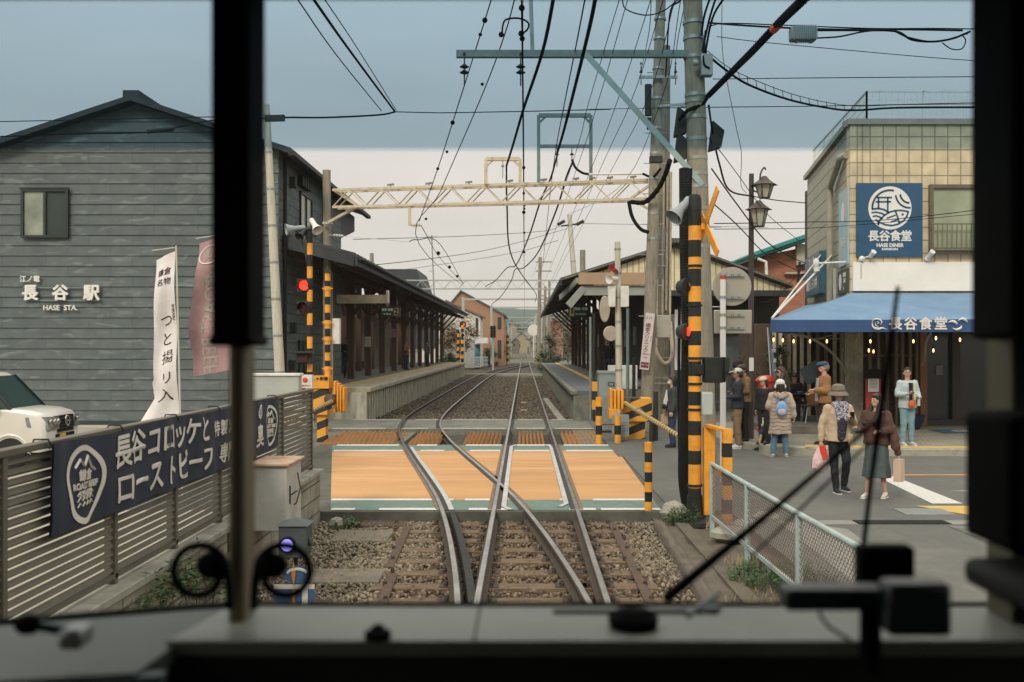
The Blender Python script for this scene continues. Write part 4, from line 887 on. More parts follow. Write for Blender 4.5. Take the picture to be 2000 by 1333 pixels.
# little striped gate posts by the right platform end
mb = MB()
for x, zt in ((1.72, 1.05), (2.15, .62)): striped(mb, x, 22.8, -.02, zt, .075, 5 if zt > .9 else 3, 0)
mb.beam((1.72, 22.8, .42), (2.15, 22.8, .42), .03, .03, 2); mb.build('striped_gate_post', [yel, blk, rust], label='low orange and black double post joined by a rusty bar', cat='striped post')
mb = MB(); mb.box(1.86, 2.12, 27.0, 27.3, .5, 1.33, 0)
mb.v = mb.v; o = mb.build('striped_board', hazard('hazard_level', 0, .5), label='orange and black board on the corner of the right platform', cat='marker board')
# C2 box and neighbours
mb = MB(); a = P(1170, 730, 25.5); b = P(1203, 840, 25.5); mb.box(a.x, b.x, 25.5, 26.1, .1, a.z, 0).box(a.x - .02, b.x + .02, 25.47, 26.13, a.z, a.z + .06, 0); mb.text('C2', (b.x - .12, 25.494, a.z - .28), (1, 0, 0), (0, 0, 1), .16, 1, .002, .001); mb.box(a.x + .02, b.x - .02, 25.49, 25.5, .15, .95, 2)
mb.build('equipment_box', [grey_box, black, galv], label='tall grey equipment box marked C 2 beside the thin mast', cat='equipment box', bevel=.01)
mb = MB(); a = P(1188, 714, 31); b = P(1245, 760, 31); mb.box(a.x, b.x, 31, 31.2, b.z, a.z); mb.build('hoarding', white, label='white low panel behind the grey equipment box', cat='panel', bevel=.01)
o, a, b = pole(1210, 845, 1206, 473, 24.8, .085, .07, polew, 'mast', 'pale slender mast with white boxes near the right barrier', 'mast', 0, 8)
ms = T('mast_box', 'two white boxes clamped to the pale slender mast', 'equipment box', (2.3, 24.6, 3.3))
a = P(1188, 559, 24.6); b = P(1202, 600, 24.6); MB().box(a.x, b.x, 24.55, 24.8, b.z, a.z).build('box', white, ms, bevel=.01)
a = P(1212, 559, 24.6); b = P(1228, 600, 24.6); MB().box(a.x, b.x, 24.55, 24.8, b.z, a.z).build('box', white, ms, bevel=.01)
sp_ = T('loudspeaker', 'small red and white horn loudspeakers on the pale slender mast', 'loudspeaker', (2.2, 24.6, 3.8)); horn(P(1199, 545, 24.6), (-.7, -.7, -.1), .12, white, sp_, .18); horn(P(1200, 528, 24.6), (-.5, -.8, .3), .09, M('horn_red', (.35, .05, .04), rough=.5), sp_, .15)
mr_ = T('round_mirror', 'round convex mirror beside the pale mast under canopy one', 'mirror', P(1190, 652, 26))
MB().lathe(P(1192, 652, 26), [(.2, 0), (.2, -.03), (.19, -.05)], 24, 0, (-.3, 1, 0)).build('back', M('mirror_back', (.5, .42, .32), rough=.5), mr_); MB().beam(P(1192, 652, 26), P(1206, 648, 26), .03, .03).build('bracket', rust, mr_)
mr_ = T('round_mirror', 'tall oval pale mirror behind the white mast boxes', 'mirror', P(1181, 604, 28))
MB().lathe(P(1181, 604, 28), [(.3, 0), (.3, -.03), (.28, -.05)], 24, 0, (0, 1, 0), (.5, 1.25)).build('back', M('mirror_back2', (.45, .4, .3), rough=.5), mr_)

# near right: main striped post, cables, cross sign, bollard
mp_ = T('crossing_signal', 'thick orange and black striped crossing post nearest on the right', 'crossing signal', (2.25, 13.1, 0))
x0, y0 = 2.25, 13.1
mb = MB(); mb.lathe((x0, y0, -.05), [(.15, 0), (.15, .04), (.105, .06), (.1, .30)], 18, 1)
edges_py = [948, 889, 832, 765, 710, 650, 625, 604, 582, 556, 528, 505, 473, 442, 414, 380]
ep = [960, 902, 862, 824, 782, 742, 708, 676, 645, 618, 590, 560, 526, 503, 470, 443, 412]
zs = [P(0, p, y0).z for p in (953, 907, 880, 850, 822, 792, 765, 735, 706, 675, 647, 619, 590, 560, 526, 503, 470, 442, 413)]
prev = .25
for i, z in enumerate(zs):
    mb.lathe((x0, y0, prev), [(.084, 0), (.084, z - prev)], 20, 1 if i % 2 == 0 else 0); prev = z
mb.lathe((x0, y0, prev), [(.09, 0), (.09, .16), (.07, .21), (.03, .225)], 20, 1)
for py in (948, 800, 750, 700, 597, 520): mb.cyl((x0, y0, P(0, py, y0).z - .015), (x0, y0, P(0, py, y0).z + .015), .1, n=18, m=1)
mb.build('post', [yel, blk], mp_)
c0 = P(1377, 440, 13.08); mb = MB()
# cross sign turned to face the road: nearly edge-on from the train
fwd = V((.21, -.978, 0)); nrm = V((.978, .21, 0))
for s in (-1, 1):
    dd = (fwd * s * .42 + V((0, 0, .42))); side = nrm.cross(dd).normalized() * .85
    mb.obox(c0, dd, side * .07, nrm * .008, 0)
mb.box(x0 + .02, c0.x, y0 - .03, y0 + .03, c0.z - .06, c0.z + .02, 0); mb.build('cross_sign', [yel], mp_, bevel=.002)
horn(P(1336, 404, 13.1) + V((0, 0, .02)), (-.62, -.3, -.72), .13, hg, mp_, .24)
mb = MB(); mb.beam(P(1328, 395, 13.1), P(1350, 392, 13.1), .04, .05).tube(catmull([P(1326, 420, 13.1), P(1328, 440, 13.08), P(1340, 445, 13.1)], 5), .012, 6); mb.build('bracket', dkmetal, mp_)
for py, lit in ((648, True), (560, False)):
    c = P(1349, py, 13.05); MB().lathe(c + V((-.03, .05, 0)), [(.11, 0), (.11, .05), (.09, .14)], 20, 0, (-.55, .83, 0)).build('lamp_hood', dkmetal, mp_); MB().lathe(c + V((-.01, .03, 0)), [(.03, 0), (.06, .015), (.055, .025)], 20, 0, (-.97, -.22, 0), (1, 1)).build('lens', red_lamp if lit else M('lamp_off2', (.07, .012, .015), rough=.25), mp_)
a = P(1376, 698, 13.0); b = P(1421, 748, 13.0)
mb = MB(); mb.box(a.x, b.x - .06, 12.95, 13.2, b.z, a.z).prism([(b.x - .06, 12.85, a.z), (b.x, 12.85, a.z), (b.x, 12.85, a.z - .12), (b.x - .06, 12.85, b.z)], (0, .35, 0)).box(x0, a.x, 13.0, 13.1, b.z + .1, a.z - .1); mb.build('direction_lamp_box', blk, mp_, bevel=.012)
a = P(1370, 766, 13.0); b = P(1392, 812, 13.0); MB().box(a.x, b.x, 12.95, 13.1, b.z, a.z).build('switch_box', M('box_pale', (.42, .45, .43), (.36, .39, .37), .45, 3), mp_, bevel=.02)
# ribbed cable duct on the big pole and stone base
mb = MB(); pts = [P(1342, 640, 13.5), P(1340, 750, 13.5), P(1336, 860, 13.5), P(1336, 940, 13.5), P(1345, 1000, 13.4)]; pts = [P(1337, 330, 13.9), P(1338, 480, 13.8)] + pts; q = catmull(pts, 60)
mb.tube(q, [.075 + .006 * (i % 2) for i in range(len(q))], 10); mb.build('cable_duct', black, label='thick black ribbed cable duct climbing beside the striped post', cat='cable duct', smooth=20)
mb = MB(); mb.tube(catmull([P(1327, 600, 13.9), P(1326, 760, 13.8), P(1330, 930, 13.6), P(1350, 985, 13.4)], 12), .022, 8).tube(catmull([P(1350, 330, 14), P(1348, 400, 13.8), P(1347, 500, 13.6)], 8), .018, 8); mb.build('conduit', cable, label='thin black conduits beside the ribbed duct', cat='conduit')
mb = MB(); mb.ell((2.02, 13.35, -.02), .2, .15, .16, 9); mb.v = [tuple(V(v) + V((.02, .02, .02)) * noise.noise(V(v) * 9)) for v in mb.v]; mb.build('stone', conc, label='rounded grey stone at the foot of the ribbed duct', cat='stone')
mb = MB(); mb.lathe((2.2, 12.9, -.1), [(.27, 0), (.26, .05), (.2, .06)], 24); mb.build('manhole_cover', blk, label='round black lid at the foot of the striped post', cat='lid')
bd = MB(); h = .9 / 6
for i in range(7): bd.lathe((1.69, 13.5, -.03 + i * .134), [(.052, 0), (.052, .134)], 16, (i) % 2)
bd.build('bollard', [yel, blk], label='short orange and black striped bollard at the crossing edge', cat='bollard')
# orange frame gate behind the mesh fence
of = T('orange_frame', 'orange steel frame barrier with black striped post behind the mesh fence', 'barrier frame', (2.55, 12.9, 0))
a = P(1383, 835, 13.0); b = P(1420, 845, 12.4)
mb = MB(); mb.box(a.x - .05, a.x + .09, 13.0, 13.12, 0, a.z).beam(V((a.x, 13.05, a.z + .02)), V((b.x, 12.45, b.z + .02)), .09, .04).beam(V((a.x + .05, 13.05, .62)), V((b.x, 12.45, .58)), .05, .07); mb.build('frame', yel, of, bevel=.004)
mb = MB(); zt = P(0, 838, 12.4).z; k = 0; z = -.05
for i in range(7): mb.box(b.x - .055, b.x + .055, 12.35, 12.47, z, z + (zt - z) / (7 - i), (i + 0) % 2); z = z + (zt - z) / (7 - i)
mb.build('post', [yel, blk], of)
# back of traffic signs on the white pole
sgn = T('traffic_sign', 'round and rectangular traffic signs seen from behind on a white pole', 'traffic sign', (3.24, 16.2, 0))
x0 = P(1412, 0, 16.2).x; mb = MB(); mb.cyl((x0, 16.2, 0), (x0, 16.2, P(0, 545, 16.2).z), .048, n=14); mb.build('pole', M('pole_white', (.68, .67, .64), (.6, .59, .56), .4, 4), sgn)
mb = MB(); mb.cyl((x0, 16.2, P(0, 546, 16.2).z), (x0, 16.2, P(0, 536, 16.2).z), .052, n=14); mb.build('cap', M('cap_red', (.5, .05, .04), rough=.5), sgn)
sb = M('sign_back', (.4, .37, .3), (.33, .31, .25), .35, 1.5, metal=.4, dirt=(.26, .24, .2), damt=.4)
c = P(1430, 560, 16.4); MB().lathe(c, [(.315, 0), (.32, .006), (.32, .02)], 40, 0, (0, 1, 0)).build('round_plate', sb, sgn)
a = P(1394, 606, 16.4); b = P(1468, 652, 16.4); MB().box(a.x, b.x, 16.38, 16.4, b.z, a.z).build('rectangular_plate', sb, sgn, bevel=.02)
mb = MB()
for py in (538, 582, 616, 641):
    z = P(0, py, 16.4).z; mb.box(c.x - .13, c.x + .19, 16.34, 16.375, z - .022, z + .022, 0); mb.cyl((x0, 16.2, z - .02), (x0, 16.2, z + .02), .058, n=12, m=0)
    for dx in (-.03, .0, .08, .11): mb.box(c.x + dx, c.x + dx + .008, 16.335, 16.341, z - .015, z + .015, 1)
mb.build('bracket', [galv, black], sgn)
# pale blue mesh fence
mf = T('mesh_fence', 'pale blue tube fence with rusty diamond mesh beside the track', 'fence', (2.5, 9.5, 0))
fp = M('fence_blue', (.40, .48, .44), (.3, .37, .35), .5, 4, dirt=(.3, .2, .12), dscale=6, damt=.5)
fr = M('mesh_rust', (.16, .11, .085), (.1, .08, .07), .7, 20)
posts = [V((2.27, 12.0, 0)), V((2.29, 10.2, 0)), V((2.32, 8.4, 0)), V((2.36, 6.85, 0))]
pts = [V((p.x, p.y, 0)) for p in posts]
for i, p in enumerate(pts):
    mb = MB(); mb.beam(p + V((0, 0, -.25)), p + V((0, 0, .78)), .055, .05); mb.build('fence_post', fp, mf, bevel=.006)
for i in range(len(pts) - 1):
    a, b = pts[i], pts[i + 1]; up = V((0, 0, 1)); n = (b - a).cross(up).normalized()
    MB().tube([a + up * .79, b + up * .79], .025, 10).build('top_rail', fp, mf); MB().beam(a + up * .16, b + up * .16, .03, .04).build('bottom_rail', fp, mf)
    mb = MB(); L = (b - a).length; H = .60; z0 = .17; st_ = .062; k = -H
    while k < L:
        for sgn_ in (0, 1):
            s0 = max(0, k); s1 = min(L, k + H); 
            if s1 - s0 > .02:
                h0 = (s0 - k); h1 = (s1 - k)
                if sgn_: h0, h1 = H - h0, H - h1
                A = a.lerp(b, s0 / L) + up * (z0 + h0); B = a.lerp(b, s1 / L) + up * (z0 + h1); mb.tube([A + n * .004 * (sgn_ * 2 - 1), B + n * .004 * (sgn_ * 2 - 1)], .0032, 3, cap=False)
        k += st_
    mb.build('mesh_panel', fr, mf, smooth=0)
# sidewalk, kerb, drain, markings on the right road
pv = brickmat('paver', (.32, .29, .22), (.27, .25, .19), (.12, .11, .085), .3, .15, .5, 0, .012, .85, 'xy', .5)
mb = MB(); n = 14
crv = [V((4.35, 23.6, 0)), V((4.55, 22.0, 0)), V((5.1, 20.9, 0)), V((6.0, 20.25, 0)), V((7.2, 20.05, 0))]; cv = catmull(crv, 6) + [V((60, 20.05, 0))]
ring = cv + [V((60, 27, 0)), V((4.3, 27, 0))]
mb = MB(); mb.prism([(p.x + (.12 if i < len(cv) - 1 else 0), p.y + .14, -.2) for i, p in enumerate(ring)], (0, 0, .345)); mb.build('pavement', pv, kind='structure', smooth=0)
mb = MB(); sweep(mb, cv, [(0, -.2), (0, .13), (-.02, .152), (-.15, .152), (-.15, -.2)], [0] * 5); mb.build('kerb', conc, kind='structure')
mb = MB(); mb.sheet([(5.75, 20.32, .150), (7.6, 20.22, .150), (7.6, 20.6, .150), (5.9, 20.9, .150)]); mb.sheet([(7.6, 20.22, .150), (30, 20.22, .150), (30, 20.28, .150), (7.6, 20.6, .150)]); 
a = [G for G in [P(1790, 990, 13.7), P(1880, 990, 13.7), P(1900, 1018, 12.6), P(1843, 1018, 12.6)]]
mb.sheet([(a[0].x, 13.75, .006), (a[0].x + .62, 12.6, .006), (a[0].x + 4, 12.6, .006), (a[0].x + 4, 13.75, .006)]); mb.build('tactile_paving', tact, kind='structure', smooth=0)
mb = MB(); mb.sheet([(5.98, 16.9, .006), (6.28, 16.9, .006), (6.15, 13.95, .006), (5.72, 13.95, .006)][::-1]); mb.sheet([(6.3, 17.0, .006), (14, 17.0, .006), (14, 17.13, .006), (6.3, 17.13, .006)], 1); mb.sheet([(6.2, 16.9, .0065), (14, 16.9, .0065), (14, 17.0, .0065), (6.2, 17.0, .0065)][:0] or [(6.5, 15.2, .006), (6.9, 15.1, .006), (6.9, 15.2, .006)], 0)
mb.v = mb.v; mb.build('road_marking', [whitel, M('line_amber', (.62, .3, .08), rough=.8)], kind='structure', smooth=0)
mb = MB(); mb.sheet([(2.9, 5, .006), (3.4, 5, .006), (3.9, 12.0, .006), (3.2, 12.6, .006)]); mb.sheet([(3.4, 12.3, .0055), (9, 12.3, .0055), (9, 12.6, .0055), (3.4, 12.6, .0055)]); mb.build('gutter_concrete', M('gutter_conc', (.26, .25, .21), (.2, .19, .165), .9, 3), kind='structure', smooth=0)
mb = MB(); mb.sheet([(5.4, 5, .0075), (12, 5, .0075), (12, 10.8, .0075), (5.2, 12.2, .0075)]); mb.build('road_patch', conc_d, kind='structure', smooth=0)
mb = MB(); mb.box(4.15, 5.3, 12.32, 12.58, .0, .012, 0)
for i in range(24): mb.box(4.17 + i * .047, 4.19 + i * .047, 12.34, 12.56, .012, .018, 1)
mb.build('drain_grate', [black, dkmetal], label='long steel drain grate set in the road by the mesh fence', cat='drain grate', smooth=0)
mb = MB(); mb.box(5.0, 5.65, 13.0, 13.5, .0, .012); mb.build('manhole_cover', galv, label='small square manhole cover beside the yellow paving', cat='manhole cover')
for i, (x, y, s) in enumerate([(2.72, 12.2, .17), (2.42, 11.7, .2), (3.1, 12.75, .15)]):
    mb = MB(); mb.ell((x, y, .0), s * 1.2, s, .1, 10); mb.build('kerb_stone', conc, label=['squat pale stone at the post foot of the mesh fence', 'flat tan stone in the verge nearest the track', 'small pale stone beside the orange frame'][i], cat='stone')
# ================================================================ right station, poles, gantries, diner, distance
cor = brickmat('corrugated_cream', (.82, .71, .45), (.74, .64, .41), (.34, .29, .18), .22, 30, 0, 0, .02, .6, 'xz', .8, noise_amt=.5)
rs_ = T('station_building', 'cream corrugated station hall with wide low gable over the right platform', 'building', (5.6, 37, 0))
YF = 37.0; ap = P(1317, 478, YF); le = P(1094, 548, YF); re = P(1545, 560, YF)
zl = le.z; th = .14
mb = MB()
mb.prism([(ap.x, YF - .22, ap.z + .1), (le.x, YF - .22, le.z + .08), (le.x, YF - .22, le.z - .06), (ap.x, YF - .22, ap.z - .08)], (0, 41, 0))
mb.prism([(ap.x, YF - .22, ap.z + .1), (re.x, YF - .22, re.z + .08), (re.x, YF - .22, re.z - .06), (ap.x, YF - .22, ap.z - .08)], (0, 41, 0))
mb.box(ap.x - .2, ap.x + .2, YF - .55, YF + 40, ap.z + .02, ap.z + .18)
mb.build('roof', M('roof_grey', (.12, .12, .105), (.08, .08, .072), .8, 3, .3, 20, dirt=(.2, .18, .14)), rs_, smooth=0)
mb = MB(); 
for q in (le, re): mb.beam((ap.x, YF - .26, ap.z + .03), (q.x, YF - .26, q.z + .0), .05, .16, up=V((0, 1, 0)))
mb.build('barge_board', M('barge', (.2, .19, .155), (.13, .125, .1), .8, 5, dirt=(.08, .08, .07)), rs_, smooth=0)
mb = MB(); zb = P(0, 566, YF).z; xa = P(1240, 0, YF).x; s1 = (ap.z - le.z) / (ap.x - le.x); s2 = (ap.z - re.z) / (re.x - ap.x); zz = lambda x: ap.z - .1 - (s1 * (ap.x - x) if x < ap.x else s2 * (x - ap.x))
mb.prism([(2.6, YF, zz(2.6)), (ap.x, YF, zz(ap.x)), (9.75, YF, zz(9.75)), (9.75, YF, zb - .25), (5.1, YF, zb - .25), (5.1, YF, zb), (2.6, YF, zb)], (0, .2, 0)); mb.build('gable_wall', cor, rs_, smooth=0)
MB().box(5.2, 9.9, YF - .9, YF - .1, P(0, 578, YF).z - .05, P(0, 570, YF).z).build('awning', slate_roof, rs_)
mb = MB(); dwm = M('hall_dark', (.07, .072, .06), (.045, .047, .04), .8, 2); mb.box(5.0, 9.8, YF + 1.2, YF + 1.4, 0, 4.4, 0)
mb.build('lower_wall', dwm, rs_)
mb = MB()
for x0_, x1_, z0_, z1_ in ((5.3, 5.9, 1, 3.4), (6.6, 7.1, .2, 3.2), (7.6, 8.3, 1.2, 2.6), (8.7, 9.4, .2, 3.0)): mb.box(x0_, x1_, YF + 1.1, YF + 1.2, z0_, z1_)
mb.build('door_panel', M('hall_panel', (.11, .13, .125), (.07, .08, .08), .4, 2), rs_)
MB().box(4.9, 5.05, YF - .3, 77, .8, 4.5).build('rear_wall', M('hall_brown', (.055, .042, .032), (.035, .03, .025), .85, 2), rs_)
mb = MB(); a = P(1130, 533, 36.4); b = P(1262, 556, 36.4); mb.box(a.x, b.x + .4, 36.35, 36.5, b.z, a.z); mb.build('peach_board', M('peach', (.42, .29, .17), (.38, .26, .16), .6, 4), rs_, smooth=0)
mb = MB(); a = P(1140, 557, 36.5); b = P(1262, 577, 36.5); mb.box(a.x, b.x + .6, 36.5, 36.65, b.z, a.z - .02).beam(P(1110, 598, 36.3), P(1141, 562, 36.5), .08, .25).beam(P(1094, 582, 38), P(1128, 548, 36.5), .08, .2); mb.build('cream_beam', M('beam_pale', (.36, .37, .33), (.3, .31, .28), .6, 3), rs_, smooth=0)
mb = MB(); mb.prism([(le.x + .03, YF, le.z - .08), (4.9, YF, le.z - .08 + (4.9 - le.x) * s1), (4.9, YF, le.z - .13 + (4.9 - le.x) * s1), (le.x + .03, YF, le.z - .13)], (0, 40, 0)); mb.build('soffit', und, rs_, smooth=0)
mb = MB(); mb.box(le.x - .05, le.x + .05, YF - .5, 77.5, le.z - .22, le.z - .02); mb.build('fascia', slate_roof, rs_, smooth=0)
for i in range(9):
    y = 38.5 + i * 4.6; mb = MB(); mb.box(3.6, 3.82, y - .12, y + .12, .86, 5.2).beam((3.7, y, 3.3), (2.2, y, 4.7), .1, .12).beam((3.7, y, 3.4), (3.7, y + 1, 4.8), .08, .1).beam((1.5, y, 4.58), (4.9, y, 5.6), .1, .14); mb.build('post', timber, rs_, smooth=0)
for i, (y, z, c) in enumerate([(47, 2.2, (.5, .45, .34)), (52, 2.1, (.45, .3, .2)), (58, 2.2, (.55, .5, .42)), (43, 2.3, (.35, .36, .33)), (64, 2.2, (.5, .42, .3))]):
    MB().box(4.82, 4.9, y, y + .9, z, z + .8).build('poster', M('poster', c, tuple(q * .6 for q in c), .6, 6), rs_)

# poles
def rings(mb, a, b, ts, r, m=1):
    for t in ts: p = a.lerp(b, t); d = (b - a).normalized(); mb.cyl(p - d * .03, p + d * .03, r, n=16, m=m)
big = T('utility_pole', 'thick concrete utility pole carrying the long steel arm over the track', 'utility pole', (3.17, 17.5, 0))
a = V((3.20, 17.5, 0)); b = P(1351, -60, 17.4); b = a + (b - a) * 1.25
mb = MB(); mb.tube([a, a.lerp(b, .5), b], [.20, .18, .155], 20); mb.build('shaft', polec, big)
mb = MB(); rings(mb, a, b, [.10, .16, .2, .29, .36, .42, .455, .475, .5, .53, .565, .59, .6, .66, .69, .715, .76, .79], .188); mb.build('band', galv, big)
for z in (2.9, 3.6, 4.3, 5.0, 5.7, 6.4):
    s = 1 if int(z * 10) % 2 else -1; MB().cyl((3.1 + s * .15, 17.45, z), (3.1 + s * .36, 17.4, z), .012, n=6).build('step_bolt', galv, big)
armY = 17.3; a = P(891, 103, armY); b = P(1381, 94, armY)
mb = MB(); mb.box(a.x, b.x, armY - .008, armY + .008, a.z - .075, a.z + .045).box(a.x, b.x, armY, armY + .10, a.z + .03, a.z + .045).box(a.x, b.x, armY, armY + .10, a.z - .075, a.z - .06); mb.build('arm', teal_st, big, smooth=0)
mb = MB(); c = P(1138, 100, armY - .02); d_ = P(1372, 362, armY - .05); mb.beam(c, d_, .09, .012, up=V((0, 1, 0))); 
q = (d_ - c).normalized(); mb.beam(c + V((.04, .04, .03)), d_ + V((.04, .04, .03)), .012, .09, up=V((0, 1, 0))); mb.build('brace', M('brace_steel', (.3, .4, .38), (.24, .33, .31), .45, 4, dirt=(.3, .26, .2)), big, smooth=0)
mb = MB(); mb.beam(P(1138, 103, armY + .15), P(1340, 108, armY + .35), .07, .07); mb.build('rear_brace', cream, big, smooth=0)
mb = MB(); mb.box(3.05, 3.25, 17.1, 17.28, P(0, 150, 17.2).z, P(0, 108, 17.2).z); mb.lathe(P(1358, 124, 17.1), [(.05, 0), (.06, .05), (.03, .08)], 12, 0, (0, -1, 0)); mb.build('bracket_plate', galv, big, bevel=.008)
def insulator(c, parent, m=None, k=2, r=.085):
    mb = MB(); c = V(c); mb.cyl(c, c - V((0, 0, .5)), .012, n=6); z = .12
    for i in range(k): mb.lathe(c - V((0, 0, z + .07)), [(r * .6, 0), (r, .02), (r * .5, .05), (.02, .07)], 16); z += .10
    mb.lathe(c + V((0, 0, .03)), [(.03, 0), (.02, .05)], 8); return mb.build('insulator', dkmetal if m is None else m, parent)
insulator(P(907, 112, armY), big); insulator(P(1017, 112, armY), big)
mb = MB()
for px, py, w, h in ((1398, 268, 34, 60), (1330, 290, 26, 70), (1330, 240, 30, 34)):
    c = P(px, py, 17.4); mb.add([c + V((-.12, 0, -.25)), c + V((.1, 0, -.18)), c + V((.16, 0, .12)), c + V((-.05, 0, .3)), c + V((-.12, .15, -.25)), c + V((.1, .15, -.18)), c + V((.16, .15, .12)), c + V((-.05, .15, .3))], [(0, 1, 2, 3), (7, 6, 5, 4), (0, 4, 5, 1), (1, 5, 6, 2), (2, 6, 7, 3), (3, 7, 4, 0)])
mb.build('cable_closure', dkmetal, big, bevel=.02)
rg = T('utility_pole', 'leaning concrete pole with clinic plate beside the right barrier machine', 'utility pole', (3.17, 25.6, 0))
a = V(((1262 - 1023) * 25.8 / F, 25.8, 0)); b = P(1291, -10, 26.2); b = a + (b - a) * 1.15
mb = MB(); mb.tube([a, a.lerp(b, .5), b], [.175, .15, .12], 18); mb.build('shaft', polec, rg)
mb = MB(); rings(mb, a, b, [.2, .27, .38, .43, .5, .55, .6, .66, .72, .78, .82, .9], .16); mb.build('band', galv, rg)
mb = MB()
for z in [3 + .8 * i for i in range(9)]: t = z / b.z; p = a.lerp(b, t); mb.cyl(p + V((-.3, 0, 0)), p + V((.3, 0, 0)), .012, n=6)
mb.build('step_bolt', galv, rg)
mb = MB(); z = P(0, 153, 26).z; mb.beam(V((3.0, 25.9, z)), V((4.0, 25.9, z)), .06, .07, 0); z2 = P(0, 210, 26).z; mb.beam(V((3.5, 25.9, z2)), V((4.5, 25.5, z2)), .06, .06, 0); mb.build('crossarm', galv, rg, smooth=0)
for x in (3.05, 3.95): insulator((x, 25.9, z + .3), rg, k=1, r=.05)
mb = MB(); c = P(1266, 200, 25.6); mb.cyl(c - V((0, 0, .35)), c + V((0, 0, .45)), .09, n=12).cyl(c + V((.02, 0, -.7)), c + V((.02, 0, -.4)), .06, n=10); c = P(1283, 312, 25.5); mb.box(c.x - .2, c.x + .12, 25.3, 25.5, c.z - .1, c.z + .06); mb.build('fuse_tube', dkmetal, rg)
mb = MB()
p0 = P(1270, 612, 25.5); p1 = P(1258, 722, 25.5); ax = (p0 - p1).normalized(); n_ = V((0, -1, 0)); u = V((1, 0, 0)); u = (u - ax * u.dot(ax)).normalized()
cen = (p0 + p1) / 2; mb.obox(cen + V((0, 0, .0)), u * .118, ax * ((p0 - p1).length / 2), V((0, .008, 0)), 0)
L = (p0 - p1).length; tp = lambda f, o=0: p0 - ax * (L * f) + u * o + V((0, -.012, 0))
for i, ch in enumerate('橋本クリニック'): mb.text(ch, tp(.225 + i * .074, -.02), u, ax, .125, 1 if i else 2, .001, .001, sx=1.15)
mb.text('リハ', tp(.09, -.03), u, ax, .1, 3, .002, .001); mb.text('内科・外科', tp(.45, .085), ax * -1, u, .028, 1, 0, .001)
mb.text('診療 9:00', tp(.73), u, ax, .045, 1, 0, .001); mb.text('0467', tp(.79), u, ax, .045, 1, 0, .001)
mb.obox(tp(.92), u * .1, ax * .07, V((0, .003, 0)), 2); mb.text('長谷２丁目', tp(.92) + V((0, -.004, 0)), u, ax, .038, 0, .001, .001)
mb.build('advert_plate', [M('plate_pink', (.66, .56, .54), (.6, .51, .49), .5, 3), M('ink_dark', (.05, .025, .03), rough=.7), M('ink_maroon', (.2, .04, .05), rough=.7), M('ink_green', (.02, .2, .15), rough=.7)], rg)
mb = MB(); q = P(1290, 640, 25.9); mb.box(q.x - .12, q.x + .26, 25.9, 26.1, P(0, 660, 25.9).z, P(0, 616, 25.9).z); mb.build('meter_box', M('meter_beige', (.38, .36, .3), (.32, .3, .25), .6, 3), rg, bevel=.015)
p2 = T('utility_pole', 'stout mottled concrete pole just behind the clinic pole', 'utility pole', (3.75, 27.5, 0))
mb = MB(); mb.tube([V((3.78, 27.5, 0)), V((3.84, 27.5, 5.2)), V((3.9, 27.5, 10.5))], [.21, .19, .15], 18); mb.build('shaft', polew if False else polec, p2)
mb = MB()
for dx, z0_, z1_ in ((-.16, 2.2, 6.2), (.0, 3, 6.8), (.1, 3.2, 6.9), (.2, 2.4, 7)): mb.cyl((3.8 + dx, 27.28, z0_), (3.84 + dx, 27.28, z1_), .03, n=8, m=0)
mb.tube(catmull([V((3.6, 27.25, 2.6)), V((3.62, 27.2, 2.1)), V((3.85, 27.2, 1.75)), V((4.05, 27.2, 2.0)), V((4.0, 27.2, 2.9))], 6), .05, 8); mb.build('conduit', cream, p2)
mb = MB()
for z in (1.2, 1.35, 1.9, 2.5, 2.7): mb.cyl((3.3, 27.2, z), (4.0, 27.2, z), .012, n=6)
mb.build('clamp', galv, p2)
for i, (px, z1_, r, m_) in enumerate([(1226, 3.3, .045, teal_st), (1238, 1.9, .05, dkmetal), (1160, 3.2, .04, dkmetal), (1153, 3.1, .04, galv), (1316, 3.2, .09, M('grey_post', (.2, .2, .17), rough=.8))]):
    y = 28.5 + i * .5; x = (px - 1023) * y / F; mb = MB(); mb.cyl((x, y, 0), (x, y, z1_), r, n=10); mb.build('post', m_, label=['thin teal post beside the clinic pole', 'short dark post before the clinic pole', 'dark thin post at the right platform corner', 'pale thin post at the right platform corner', 'grey post behind the ribbed duct'][i], cat='post')
mb = MB(); mb.grid(lambda u, v: P(1318 + 26 * u, 605 + 118 * v, 30) + V((0, .05 * math.sin(v * 9 + u * 5), 0)), 6, 16); mb.build('white_cloth', clothw, label='white hanging cloth behind the ribbed cable duct', cat='cloth')
# wheel disc (backs of mirrors/clock)

# lattice girder
def truss(name, label, A, B, depth, n, m, r=.035, cat='girder', cams=True):
    t = T(name, label, cat, (A + B) / 2); up = V((0, 0, 1)); d = (B - A).normalized(); s = d.cross(up).normalized() * .16
    for (o, nm) in ((up * 0, 'top_chord'), (-up * depth, 'bottom_chord')):
        mb = MB()
        for ss in (s, -s): mb.beam(A + o + ss, B + o + ss, .07, .07)
        mb.build(nm, m, t, smooth=0)
    mb = MB()
    for i in range(n):
        p = A.lerp(B, i / n); q = A.lerp(B, (i + .5) / n); w = A.lerp(B, (i + 1) / n)
        for ss in (s, -s):
            mb.beam(p - up * depth + ss, q + ss, .065, .02).beam(q + ss, w - up * depth + ss, .065, .02)
        mb.beam(p - up * depth + s, p - up * depth - s, .04, .02).beam(q + s, q - s, .04, .02).beam(q + s, w - s, .03, .015)
        mb.box(q.x - .09, q.x + .09, q.y - .2, q.y - .18, q.z - .1, q.z + .02)
    mb.build('lattice', m, t, smooth=0); return t
A = P(655, 373, 29.2); B = P(1268, 354, 26.6)
g = truss('lattice_girder', 'long cream lattice girder with rust spanning both tracks', A, B, .50, 9, cream)
